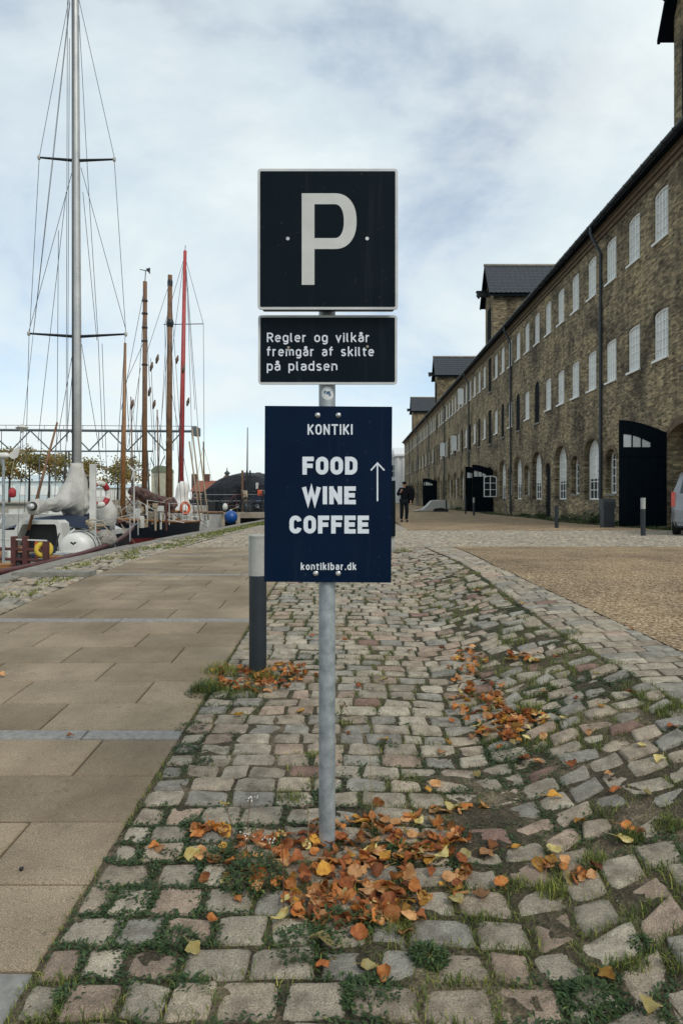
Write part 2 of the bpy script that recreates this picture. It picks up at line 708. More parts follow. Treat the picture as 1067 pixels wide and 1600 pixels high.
o = mb.add(vs, fs).build('gravel_yard', MAT['gravel'])
tag(o, 'tan gravel yard beside the cobbles', None, None, 'structure')
ys = lin(19.6, 60, 50) + [80, 120, 200]
vs, fs = [], []
n = 24
for yy in ys:
    x0 = 1.55 + 0.02 * (yy - 19.6)
    x1 = 8.75 + 0.25 * sin(yy * 0.4)
    vs += [(x0 + (x1 - x0) * i / n, yy, gz(5, yy) + 0.004) for i in range(n + 1)]
fs = [(j * (n + 1) + i, j * (n + 1) + i + 1, (j + 1) * (n + 1) + i + 1, (j + 1) * (n + 1) + i) for j in range(len(ys) - 1) for i in range(n)]
o = MB().add(vs, fs).build('gravel_lane', MAT['gravel'])
tag(o, 'tan gravel lane running along the warehouse', None, None, 'structure')

# ---- stones
TONES = [(0.36, 0.325, 0.26), (0.335, 0.30, 0.24), (0.39, 0.35, 0.28), (0.305, 0.29, 0.25), (0.37, 0.315, 0.245), (0.385, 0.325, 0.255), (0.29, 0.28, 0.245), (0.37, 0.33, 0.26), (0.42, 0.38, 0.305)]


def tone(reds=0.12):
    c = random.choice(TONES)
    if random.random() < reds:
        c = (0.36, 0.28, 0.22) if random.random() < 0.9 else (0.24, 0.155, 0.125)
    k = rnd(0.82, 1.14)
    return tuple(v * k for v in c)


def stone(mb, quad, n, hi, zoff=0.0, dome=0.012, bev=0.016, ex=5.0, rough=0.0, tilt=(0, 0)):
    """a cobble whose plan is the quad, superellipse corners, domed worn top"""
    q = [Vector((a, b)) for a, b in quad]
    cx = sum((p for p in q), Vector((0, 0))) / 4

    def at(u, v):
        u, v = (u + 1) / 2, (v + 1) / 2
        return q[0] * (1 - u) * (1 - v) + q[1] * u * (1 - v) + q[2] * u * v + q[3] * (1 - u) * v
    rim = []
    sd = random.random() * 100
    for k in range(n):
        a = 2 * pi * (k + 0.5) / n
        c, s = cos(a), sin(a)
        uu = math.copysign(abs(c) ** (2 / ex), c)
        vv = math.copysign(abs(s) ** (2 / ex), s)
        j = 1 + 0.11 * noise.noise((c * 1.3 + sd, s * 1.3, sd)) + 0.075 * noise.noise((c * 5 + sd, s * 5, sd)) - 0.01
        rim.append(at(uu * j, vv * j))
    wid = min((q[1] - q[0]).length, (q[3] - q[0]).length)
    rings = []
    prof = [(1.0, -0.075), (1.0, -bev), (1 - 0.28 * bev / (wid / 2), -bev * 0.35), (1 - 1.0 * bev / (wid / 2), 0.0)] if hi else [(1.0, -0.05), (1.0, -bev * 0.8), (1 - 1.0 * bev / (wid / 2), 0.0)]
    if hi:
        prof += [(0.72, dome * 0.6), (0.45, dome * 0.9), (0.2, dome)]
    for sc, dz in prof:
        r = []
        for p in rim:
            pp = cx + (p - cx) * sc
            z = gz(pp.x, pp.y) + zoff + dz + tilt[0] * (pp.x - cx.x) + tilt[1] * (pp.y - cx.y)
            if rough and dz > -0.03:
                z += rough * noise.noise((pp.x * 16 + sd, pp.y * 16, sd)) + rough * 0.5 * noise.noise((pp.x * 45 + sd, pp.y * 45, sd))
            r.append((pp.x, pp.y, z))
        rings.append(r)
    vs = [p for r in rings for p in r]
    fs = []
    for i in range(len(rings) - 1):
        for k in range(n):
            k2 = (k + 1) % n
            fs.append((i * n + k, i * n + k2, (i + 1) * n + k2, (i + 1) * n + k))
    top = len(vs)
    vs.append((cx.x, cx.y, gz(cx.x, cx.y) + zoff + dome))
    fs += [((len(rings) - 1) * n + k, (len(rings) - 1) * n + (k + 1) % n, top) for k in range(n)]
    mb.add(vs, fs)


def in_view(x, y, pad=60):
    if y < 1.2:
        return False
    a, b = to_px((x, y, gz(x, y)))
    return -pad < a < 1067 + pad and b < 1600 + pad


def lay(parent, quads, name, keep=300, kw_hi=None, kw_lo=None, stuff='distant_cobbles', mat=None):
    mid = lambda q: (sum(p[0] for p in q[0]) / 4, sum(p[1] for p in q[0]) / 4)
    quads = [q for q in quads if in_view(*mid(q), 700)]
    quads.sort(key=lambda q: mid(q)[1] + (0 if in_view(*mid(q), 25) else 1000))
    keep = min(keep, sum(1 for q in quads if in_view(*mid(q), 25)))
    rest = MB()
    mat = mat or MAT['cobble']
    for i, (q, z, tn, tilt) in enumerate(quads):
        if i < keep:
            mb = MB()
            mb.tint = tn
            stone(mb, q, 24, True, z, tilt=tilt, **(kw_hi or {}))
            cx, cy = sum(p[0] for p in q) / 4, sum(p[1] for p in q) / 4
            mb.build(name, mat, parent, smooth=True, off=(cx, cy, gz(cx, cy)))
        else:
            rest.tint = tn
            stone(rest, q, 10 if i < keep + 700 else 8, False, z, tilt=tilt, **(kw_lo or {}))
    if rest.v:
        ob = rest.build(stuff, mat, parent, smooth=True)
        tag(ob, None, None, None, 'stuff')
    return quads


def rowquads(x0f, x1f, ya, yb, pitch, wmin, wmax, gap, jit, shear=lambda x, y: 0, zr=0.006, drop=0.0, reds=0.12, tilt=0.03, x_ref=0):
    out = []
    y = ya
    while y < yb:
        p = pitch * rnd(0.9, 1.1)
        x = x0f(y) - rnd(0, wmax * 0.5) * 0
        first = True
        while x < x1f(y) - 0.05:
            wd = rnd(wmin, wmax)
            if first:
                wd = rnd(wmin * 0.6, wmax)
                first = False
            xe = min(x + wd, x1f(y))
            if x1f(y) - xe < wmin * 0.5:
                xe = x1f(y)
            g = gap * rnd(0.7, 1.3)
            c = [(x + g / 2, y + g / 2), (xe - g / 2, y + g / 2), (xe - g / 2, y + p - g / 2), (x + g / 2, y + p - g / 2)]
            c = [(a + rnd(-jit, jit), b + rnd(-jit, jit) + shear(a, b)) for a, b in c]
            if random.random() > drop:
                out.append((c, rnd(-zr, zr), tone(reds), (rnd(-tilt, tilt), rnd(-tilt, tilt))))
            x = xe
        y += p
    return out


def shearf(x, y):
    return 0.40 * max(0, x - 0.58) * (1 - 0.35 * sstep((y - 5) / 6))


ystart = 1.35
soil = sheet(lin(XS1 - 0.01, 2.55, 90), lin(1.2, 5.0, 140) + lin(5.08, 12.5, 90), -0.007, 0.009)
soil.v = [(a, b, c + 0.004 * max(0, noise.noise((a * 1.7 + 8, b * 1.7, 1.2))) + 0.016 * exp(-((a - 0.52) / 0.16) ** 2 - ((b - 2.72) / 0.35) ** 2)) for a, b, c in soil.v]
strip = soil.build('cobbled_strip', MAT['earth'], smooth=True)
tag(strip, 'strip of worn granite cobbles with weedy joints', None, None, 'structure')


def rough_side(x):
    return sstep((x - 0.45) / 0.4)


QS = []
y = 0.55
while y < 12.4:
    p = 0.13 * rnd(0.88, 1.12)
    x = XS1 + 0.008
    xe_all = interp(BL, y) - 0.05
    first = True
    while x < xe_all - 0.04:
        rg = rough_side(x)
        wd = (rnd(0.145, 0.205) if random.random() > 0.1 else rnd(0.10, 0.14)) * (1 - 0.03 * rg) * (rnd(0.6, 1.0) if first else 1)
        first = False
        xe = min(x + wd, xe_all)
        if xe_all - xe < 0.09:
            xe = xe_all
        g = (0.012 + 0.007 * rg) * rnd(0.6, 1.4)
        gy = (0.013 + 0.008 * rg) * rnd(0.7, 1.3)
        jit = 0.006 + 0.010 * rg
        c = [(x + g / 2, y + gy / 2), (xe - g / 2, y + gy / 2), (xe - g / 2, y + p - gy / 2), (x + g / 2, y + p - gy / 2)]
        sk = rnd(-0.012, 0.012) * (0.6 + rg)
        c = [(a + rnd(-jit, jit), b + rnd(-jit, jit) + shearf(a, b) + sk * (1 if i in (1, 2) else -1)) for i, (a, b) in enumerate(c)]
        cyq = sum(q[1] for q in c) / 4
        if 1.2 < cyq < 12.45 and random.random() > 0.02 * rg:
            zr = 0.005 + 0.006 * rg
            QS.append((c, rnd(-zr, zr), tone(0.16), (rnd(-1, 1) * (0.025 + 0.06 * rg), rnd(-1, 1) * (0.025 + 0.06 * rg))))
        x = xe
    y += p
QUADS = lay(strip, QS, 'cobble', 300, dict(rough=0.009, dome=0.003, bev=0.009, ex=9.0), dict(dome=0.003, bev=0.007, ex=10))

# narrow band of smooth setts between cobbles and gravel
bandg = MB()
vs, fs = [], []
ys = lin(1.0, 12.5, 70)
for yy in ys:
    a, b = interp(BL, yy) - 0.02, interp(BR, yy) + 0.03
    vs += [(a + (b - a) * i / 6, yy, gz(a + (b - a) * i / 6, yy) - 0.006) for i in range(7)]
fs = [(j * 7 + i, j * 7 + i + 1, (j + 1) * 7 + i + 1, (j + 1) * 7 + i) for j in range(len(ys) - 1) for i in range(6)]
bo = bandg.add(vs, fs).build('sett_band', MAT['earth'])
tag(bo, 'band of smooth flat setts edging the gravel', None, None, 'structure')
qC = rowquads(lambda y: interp(BL, y), lambda y: interp(BR, y), 2.2, 12.4, 0.125, 0.17, 0.27, 0.008, 0.004, shear=lambda x, y: 0.12 * (x - 1.7), zr=0.003, tilt=0.01, reds=0.08)
lay(bo, qC, 'sett', 120, dict(rough=0.002, dome=0.003, bev=0.008, ex=9), dict(dome=0.002, bev=0.006, ex=9), 'distant_setts')

# cross lane of small setts between promenade and gravel
cx_base = sheet([XQ + 0.4] + lin(-3.8, 10, 28), lin(12.45, 19.7, 40), -0.012).build('sett_crossing', MAT['earth'])
tag(cx_base, 'grey sett lane crossing between promenade and gravel yards', None, None, 'structure')
qD = rowquads(lambda y: -3.15, lambda y: 9.9, 12.5, 19.6, 0.125, 0.12, 0.17, 0.012, 0.006, zr=0.004, reds=0.03, tilt=0.03)
lay(cx_base, qD, 'sett', 0, None, dict(dome=0.004, bev=0.010, ex=6), 'small_setts')
# continuing paved path beyond the crossing, towards the quay
pp = sheet(lin(-3.2, 1.6, 6), lin(19.6, 60, 50), 0.002).build('paved_path', simple('worn_path', (0.30, 0.255, 0.2), (0.22, 0.185, 0.145), 2, 0.9, 0, 0.3, 80, 0.006))
tag(pp, 'worn tan path beyond the sett crossing', None, None, 'structure')
# cobbled verge along the quay edge
vg = sheet(lin(XQ + 0.2, XS0, 6), lin(4.6, 58, 120), -0.016, 0.008).build('quay_verge', MAT['earth'])
tag(vg, 'mossy cobbled verge along the quay edge', None, None, 'structure')
qE = rowquads(lambda y: XQ + 0.25, lambda y: XS0 - 0.02, 4.8, 24, 0.15, 0.13, 0.2, 0.022, 0.010, zr=0.006, reds=0.03, drop=0.04)
lay(vg, qE, 'cobble', 40, dict(rough=0.005, dome=0.010, bev=0.014), dict(dome=0.007, bev=0.012), 'verge_cobbles')
# kerb block that stands in the verge, end of a granite rail
kb = MB().box(-4.12, -3.2, 8.22, 8.5, 0.2, 0.385).build('granite_kerb_block', MAT['coping'])
tag(kb, 'low granite block set across the mossy verge at the quay edge', 'kerb block')
# ------------------------------------------------------------------ warehouse
def brick_mat():
    t = NT('yellow_brown_brick')
    p = t.pos(True)
    sx = t.n('SeparateXYZ')
    t.l(p, sx.inputs[0])
    cb = t.n('CombineXYZ')
    t.l(t.math('ADD', sx.outputs[1], sx.outputs[0]), cb.inputs[0])
    t.l(sx.outputs[2], cb.inputs[1])
    b = t.n('TexBrick')
    b.inputs['Scale'].default_value = 1.0
    b.inputs['Brick Width'].default_value = 0.24
    b.inputs['Row Height'].default_value = 0.068
    b.inputs['Mortar Size'].default_value = 0.006
    b.inputs['Mortar Smooth'].default_value = 0.3
    b.inputs['Bias'].default_value = -0.1
    b.inputs['Color1'].default_value = (0.40, 0.33, 0.21, 1)
    b.inputs['Color2'].default_value = (0.16, 0.13, 0.088, 1)
    b.inputs['Mortar'].default_value = (0.19, 0.16, 0.105, 1)
    t.l(cb.outputs[0], b.inputs['Vector'])
    c = b.outputs['Color']
    # bricks burnt darker or paler one by one
    vz = t.n('TexVoronoi')
    vz.inputs['Scale'].default_value = 1.0
    mp = t.n('Mapping')
    mp.inputs['Scale'].default_value = (4.1, 14.7, 1)
    t.l(cb.outputs[0], mp.inputs[0])
    t.l(mp.outputs[0], vz.inputs['Vector'])
    sc = t.n('SeparateColor')
    t.l(vz.outputs['Color'], sc.inputs[0])
    c = t.mix(0.9, c, t.ramp(sc.outputs[0], [(0.0, (0.45, 0.42, 0.4)), (0.5, (0.95, 0.95, 0.95)), (1.0, (1.5, 1.45, 1.3))]), 'MULTIPLY')
    st = t.ramp(t.noise(cb.outputs[0], 0.45, 7, 0.68, dist=0.6), [(0.36, (0.36, 0.36, 0.38)), (0.54, (0.95, 0.95, 0.95)), (0.72, (1.35, 1.3, 1.18))])
    c = t.mix(1.0, c, st, 'MULTIPLY')
    mp2 = t.n('Mapping')
    mp2.inputs['Scale'].default_value = (2.2, 0.25, 1)
    t.l(cb.outputs[0], mp2.inputs[0])
    st2 = t.ramp(t.noise(mp2.outputs[0], 1.0, 6, 0.65), [(0.35, (0.55, 0.55, 0.56)), (0.55, (1, 1, 1))])
    c = t.mix(0.8, c, st2, 'MULTIPLY')
    t.bump(t.math('ADD', t.math('MULTIPLY', b.outputs['Fac'], -1.0), t.noise(cb.outputs[0], 22, 5, 0.7)), 0.8, 0.02)
    return t.done(c, 0.92, 0, 0.25)


MAT['brick'] = brick_mat()
MAT['brick_dark'] = simple('arch_brick', (0.16, 0.115, 0.066), (0.075, 0.056, 0.036), 7, 0.92, 0, 0.6, 18, 0.02)
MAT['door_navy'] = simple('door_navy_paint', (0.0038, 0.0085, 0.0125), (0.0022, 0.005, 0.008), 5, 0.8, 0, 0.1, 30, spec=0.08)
MAT['white_paint'] = simple('window_white_paint', (0.8, 0.8, 0.77), (0.7, 0.71, 0.69), 5, 0.55)
MAT['pane_pale'] = simple('pane_pale_gloss', (0.76, 0.78, 0.75), (0.6, 0.63, 0.62), 1.7, 0.12, rand=0.16)  # pale base colour with low roughness, tone varies per pane
MAT['pane_dark'] = simple('pane_dark_glass', (0.02, 0.03, 0.035), (0.01, 0.015, 0.02), 3, 0.05)
MAT['roof_tile'] = simple('dark_glazed_tile', (0.035, 0.041, 0.05), (0.018, 0.022, 0.028), 4, 0.42)
MAT['zinc'] = simple('grey_zinc_pipe', (0.045, 0.06, 0.072), (0.03, 0.04, 0.05), 5, 0.5, 0.2)
MAT['zinc_pale'] = simple('cement_verge', (0.36, 0.33, 0.27), (0.25, 0.23, 0.19), 4, 0.85)

XB = 10.1
BAY = 2.18
BY0 = 22.5
K0, K1 = -1, 52
YA, YB = BY0 + (K0 - 0.5) * BAY, BY0 + (K1 + 0.5) * BAY
ZE = 12.53
house = empty('brick_warehouse', (XB, (YA + YB) / 2, 0.2), 'long three-storey yellow brown brick warehouse with hoist dormers', 'building')
HB = Vector(house.location)
wall = MB()
NA = 10


def opening(yc, wd, zb, zs, rise, y0, y1, z0, z1, depth=0.22, back=None):
    """wall panel with an arched opening and its reveal"""
    a, b = yc - wd / 2, yc + wd / 2
    X = XB
    q = lambda ya, yb, za, zb_: wall.add([(X, ya, za), (X, yb, za), (X, yb, zb_), (X, ya, zb_)], [(0, 3, 2, 1)])
    if a > y0:
        q(y0, a, z0, z1)
    if b < y1:
        q(b, y1, z0, z1)
    if zb > z0:
        q(a, b, z0, zb)
    arc = [(yc - wd / 2 * cos(pi * i / NA), zs + rise * sin(pi * i / NA)) for i in range(NA + 1)]
    for (ya, za), (yb, zb2) in zip(arc, arc[1:]):
        wall.add([(X, ya, za), (X, yb, zb2), (X, yb, z1), (X, ya, z1)], [(0, 3, 2, 1)])
    out = [(a, zb)] + arc + [(b, zb)]
    n = len(out)
    wall.add([(X, p[0], p[1]) for p in out] + [(X + depth, p[0], p[1]) for p in out], [(i, (i + 1) % n, (i + 1) % n + n, i + n) for i in range(n)])
    return out


def arched_mesh(name, wd, h, rise, cols, rows, material, bar=0.03, fr=0.06, th=0.07, x0=0.0):
    """window frame with glazing bars, origin at bottom centre, lies in the local YZ plane"""
    mb = MB()
    zs = h - rise
    arc = [(-wd / 2 * cos(pi * i / 12), zs + rise * sin(pi * i / 12)) for i in range(13)]
    out = [(-wd / 2, 0)] + arc[0:] + [(wd / 2, 0)]
    cy, cz = 0, h / 2
    inn = []
    for (yy, z) in out:
        sy = (wd / 2 - fr) / (wd / 2)
        inn.append((yy * sy, fr + z * (h - 2 * fr) / h))
    n = len(out)
    vs = [(x0, *p) for p in out] + [(x0, *p) for p in inn] + [(x0 + th, *p) for p in out] + [(x0 + th, *p) for p in inn]
    fs = []
    for i in range(n):
        j = (i + 1) % n
        fs += [(i, j, j + n, i + n), (i + n, j + n, j + 3 * n, i + 3 * n), (i, i + 2 * n, j + 2 * n, j), (i + 2 * n, i + 3 * n, j + 3 * n, j + 2 * n)]
    mb.add(vs, fs)
    iw = wd - 2 * fr

    def top(yy):
        t = min(1, abs(yy) / (wd / 2))
        return (zs + rise * sqrt(max(0, 1 - t * t))) * (h - 2 * fr) / h + fr
    for c in range(1, cols):
        yy = -iw / 2 + iw * c / cols
        b = bar * (1.6 if cols % 2 == 0 and c == cols // 2 else 1)
        mb.box(x0 + 0.012, x0 + th - 0.012, yy - b / 2, yy + b / 2, fr, top(yy))
    for r in range(1, rows):
        z = fr + (h - 2 * fr) * r / rows
        hw = iw / 2
        if z > zs and rise > 0:
            tt = (z - zs) / rise
            hw = iw / 2 * sqrt(max(0, 1 - tt * tt))
        mb.box(x0 + 0.018, x0 + th - 0.018, -hw, hw, z - bar / 2, z + bar / 2)
    return mb.mesh(name, material)


def pane_mesh(name, wd, h, rise, material, z0=0.0, z1=None, x=0.045):
    z1 = z1 or h
    zs = h - rise
    mb = MB()
    if z1 >= h:
        pts = [(-wd / 2, z0)] + [(-wd / 2 * cos(pi * i / 12), zs + rise * sin(pi * i / 12)) for i in range(13)] + [(wd / 2, z0)]
    else:
        pts = [(-wd / 2, z0), (-wd / 2, z1), (wd / 2, z1), (wd / 2, z0)]
    n = len(pts)
    mb.add([(x, p[0], p[1]) for p in pts] + [(x + 0.012, p[0], p[1]) for p in pts], [tuple(range(n))] + [(i, i + n, (i + 1) % n + n, (i + 1) % n) for i in range(n)] + [tuple(range(2 * n - 1, n - 1, -1))])
    return mb.mesh(name, material)


SPEC = {
    'upper': dict(wd=1.06, h=1.66, rise=0.12, cols=4, rows=5),
    'mid': dict(wd=1.06, h=1.62, rise=0.10, cols=4, rows=5),
    'tall': dict(wd=1.84, h=2.62, rise=0.72, cols=4, rows=7),
    'small': dict(wd=1.06, h=1.75, rise=0.42, cols=3, rows=5),
}
WM = {}
for k_, s_ in SPEC.items():
    WM[k_] = (arched_mesh('window_' + k_, material=MAT['white_paint'], bar=0.032, fr=0.07, **s_),
              pane_mesh('pane_' + k_, s_['wd'] - 0.02, s_['h'] - 0.02, s_['rise'], MAT['pane_pale'] if k_ != 'small' else MAT['pane_dark'], z0=0.01 if k_ != 'tall' else 0.9))
TALL_LOW = pane_mesh('pane_tall_low', 1.8, 2.6, 0.5, MAT['pane_dark'], z0=0.01, z1=0.9)
SILL = MB().box(-0.07, 0.12, -0.58, 0.58, -0.075, 0).mesh('sill', MAT['white_paint'])
SILL_S = MB().box(-0.05, 0.24, -0.52, 0.52, -0.09, 0).mesh('sill_small', MAT['coping'])


def place_window(kind, yc, zb, depth, sill=None):
    o = part('window', WM[kind][0], house, Vector((XB + depth, yc, zb)) - HB)
    part('pane', WM[kind][1], o)
    if kind == 'tall':
        part('pane', TALL_LOW, o)
    if sill is not None:
        part('sill', sill, o, (-depth, 0, 0.0))
    return o


def hatch_mesh(name, wd, h, rise):
    zs = h - rise
    mb = MB()
    pts = [(-wd / 2, 0)] + [(-wd / 2 * cos(pi * i / 10), zs + rise * sin(pi * i / 10)) for i in range(11)] + [(wd / 2, 0)]
    mb.prism(pts, 0.0, 0.05, 'X')
    for i in range(1, 5):
        yy = -wd / 2 + wd * i / 5
        mb.box(-0.012, 0.002, yy - 0.09, yy + 0.075, 0.02, zs)
    return mb.mesh(name, MAT['door_navy'])


HATCH = hatch_mesh('hatch', 0.96, 2.3, 0.42)
HATCH_R = hatch_mesh('hoist_hatch', 1.1, 2.5, 0.06)
DOOR_S = hatch_mesh('narrow_door', 0.8, 2.75, 0.25)
SILL_D = MB().box(-0.08, 0.12, -0.6, 0.6, -0.1, 0).mesh('hatch_sill', MAT['coping'])


def arch_ring(yc, wd, zs, rise, th=0.22, n=16):
    ring = []
    for i in range(n + 1):
        a = pi * i / n
        c, s = cos(a), sin(a)
        ring.append([(XB - 0.025, yc - wd / 2 * c, zs + rise * s), (XB - 0.025, yc - (wd / 2 + th) * c, zs + (rise + th) * s), (XB + 0.04, yc - (wd / 2 + th) * c, zs + (rise + th) * s), (XB + 0.04, yc - wd / 2 * c, zs + rise * s)])
    MB().loft(ring).build('brick_arch', MAT['brick_dark'], house)


Z0, Z1, Z2 = 0.0, 4.75, 8.6
DORM = [20.4, 51.0, 84.0, 118.0]
HOISTK = [round((d - BY0) / BAY) for d in DORM]
for k in range(K0, K1 + 1):
    yc = BY0 + k * BAY
    a, b = yc - BAY / 2, yc + BAY / 2
    hoist = k in HOISTK
    dark = hoist or (k >= 7 and k % 2 == 1)
    # upper storey
    if hoist:
        opening(yc, 1.1, 9.15, 11.62, 0.06, a, b, Z2, ZE, 0.25)
        o = part('loading_hatch', HATCH_R, house, Vector((XB + 0.04, yc, 9.15)) - HB)
        part('sill', SILL_D, o, (-0.04, 0, 0))
        opening(yc, 1.1, 5.3, 7.75, 0.06, a, b, Z1, Z2, 0.25)
        o = part('loading_hatch', HATCH_R, house, Vector((XB + 0.04, yc, 5.3)) - HB)
        part('sill', SILL_D, o, (-0.04, 0, 0))
    else:
        opening(yc, 1.06, 9.82, 9.82 + 1.54, 0.12, a, b, Z2, ZE, 0.22)
        place_window('upper', yc, 9.82, 0.05, SILL)
        if dark:
            opening(yc, 0.96, 5.42, 5.42 + 1.88, 0.42, a, b, Z1, Z2, 0.25)
            o = part('loading_hatch', HATCH, house, Vector((XB + 0.04, yc, 5.42)) - HB)
            part('sill', SILL_D, o, (-0.04, 0, 0))
        else:
            opening(yc, 1.06, 5.88, 5.88 + 1.52, 0.10, a, b, Z1, Z2, 0.22)
            place_window('mid', yc, 5.88, 0.05, SILL)


def plain(y0, y1):
    wall.add([(XB, y0, Z0), (XB, y1, Z0), (XB, y1, Z1), (XB, y0, Z1)], [(0, 3, 2, 1)])


def ground_bay(yc, a, b, kind):
    if kind == 'tall':
        opening(yc, 1.86, 1.2, 3.1, 0.73, a, b, Z0, Z1, 0.4)
        place_window('tall', yc, 1.2, 0.22, None)
        arch_ring(yc, 1.86, 3.1, 0.73, 0.15)
    elif kind == 'small':
        opening(yc, 1.08, 1.45, 2.78, 0.43, a, b, Z0, Z1, 0.4)
        place_window('small', yc, 1.45, 0.22, SILL_S)
        arch_ring(yc, 1.08, 2.78, 0.43, 0.16)
    elif kind == 'door':
        opening(yc, 0.82, 0.3, 2.85, 0.25, a, b, Z0, Z1, 0.3)
        part('narrow_door', DOOR_S, house, Vector((XB + 0.06, yc, 0.33)) - HB)
        arch_ring(yc, 0.82, 2.85, 0.25, 0.16)
    else:
        plain(a, b)


GATE_H, GATE_R = 3.05, 0.55
GATES = [(20.7, 2.64, YA, BY0 + 0.5 * BAY), (51.0, 2.9, 49.35, BY0 + 14.5 * BAY), (84.1, 1.96, BY0 + 27.5 * BAY, BY0 + 28.5 * BAY), (BY0 + 44 * BAY, 1.96, BY0 + 43.5 * BAY, BY0 + 44.5 * BAY)]
for yc, wd, a, b in GATES:
    opening(yc, wd, 0.25, GATE_H, GATE_R, a, b, Z0, Z1, 0.6)
    arch_ring(yc, wd, GATE_H, GATE_R, 0.25)
    # dark sheet standing in for the unlit passage behind the open gate
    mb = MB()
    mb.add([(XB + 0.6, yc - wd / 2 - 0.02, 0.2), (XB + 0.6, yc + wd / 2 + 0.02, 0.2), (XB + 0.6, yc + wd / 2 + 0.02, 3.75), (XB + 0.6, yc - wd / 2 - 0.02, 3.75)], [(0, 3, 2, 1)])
    mb.build('dark_passage_sheet', MAT['door_navy'], house)
for k in range(1, K1 + 1):
    yc = BY0 + k * BAY
    a, b = yc - BAY / 2, yc + BAY / 2
    if k in (13, 14, 28, 44):
        continue
    if k == 12:
        b = 49.35
    kind = 'door' if k == 6 else ('tall' if k % 2 == 1 else 'small')
    ground_bay(yc, a, b, kind)
# gable ends, back, and the wall body
DB = 13.8
RZ = 19.2
wall.add([(XB, YA, Z0), (XB + DB, YA, Z0), (XB + DB, YA, ZE), (XB + DB / 2, YA, RZ), (XB, YA, ZE)], [(0, 1, 2, 3, 4)])
wall.add([(XB, YB, Z0), (XB + DB, YB, Z0), (XB + DB, YB, ZE), (XB + DB / 2, YB, RZ), (XB, YB, ZE)], [(4, 3, 2, 1, 0)])
wall.add([(XB + DB, YA, Z0), (XB + DB, YB, Z0), (XB + DB, YB, ZE), (XB + DB, YA, ZE)], [(0, 1, 2, 3)])
wall.build('wall', MAT['brick'], house)
# brick cornice under the eaves
mb = MB()
for i in range(3):
    mb.box(XB - 0.07 * (i + 1), XB + 0.01 * (3 - i), YA, YB, ZE - 0.66 + 0.16 * i, ZE - 0.505 + 0.16 * i)
mb.build('cornice', MAT['brick_dark'], house)
# main roof
ov = 0.42
sl = (RZ - ZE) / (DB / 2)
roof = MB()
for s in (1, -1):
    xm = XB + DB / 2
    xe = XB - ov if s == 1 else XB + DB + ov
    ze = ZE - ov * sl + 0.25
    ring = [(xe, ze), (xm, RZ + 0.25), (xm, RZ + 0.12), (xe, ze - 0.13)]
    roof.prism(ring, YA - 0.15, YB + 0.15, 'Y')
ro = roof.build('roof', MAT['roof_tile'], house)
mb = MB()
ring = []
for i in range(9):
    a = pi + pi * i / 8
    ring.append((XB - ov - 0.06 + 0.085 * cos(a), ze + 0.0 + 0.085 * sin(a)))
ring += [(XB - ov - 0.06 + 0.07 * cos(2 * pi - pi * i / 8), ze + 0.07 * sin(2 * pi - pi * i / 8)) for i in range(9)]
mb.prism(ring, YA - 0.1, YB + 0.1, 'Y')
mb.build('gutter', MAT['zinc'], ro)
# little fascia brackets under the gutter (countable only close up)
mb = MB()
yy = YA + 0.5
while yy < 60:
    mb.box(XB - ov - 0.15, XB - ov + 0.12, yy, yy + 0.03, ze - 0.115, ze - 0.09)
    mb.box(XB - ov - 0.152, XB - ov - 0.135, yy, yy + 0.03, ze - 0.11, ze + 0.02)
    yy += 0.75
tag(mb.build('gutter_brackets', MAT['zinc'], ro), None, None, None, 'stuff')
mb = MB()
mb.box(XB - ov + 0.02, XB - 0.2, YA, YB, ze - 0.16, ze - 0.13)
mb.build('soffit', MAT['door_navy'], ro)
# downpipes
for i in range(7):
    yy = 27.8 + 16 * i
    mb = MB()
    xg = XB - ov - 0.06
    mb.tube([(xg, yy, ze - 0.06), (xg, yy, ze - 0.32), (xg + 0.05, yy, ze - 0.45), (XB - 0.14, yy, ze - 1.0), (XB - 0.085, yy, ze - 1.15), (XB - 0.085, yy, 0.3)], 0.062, 10)
    mb.lathe([(0.085, 0), (0.085, 0.05)], (XB - 0.085, yy, 9.0), 10)
    mb.lathe([(0.085, 0), (0.085, 0.05)], (XB - 0.085, yy, 2.35), 10)
    o = mb.build('downpipe', MAT['zinc'], house, True, angle=40)


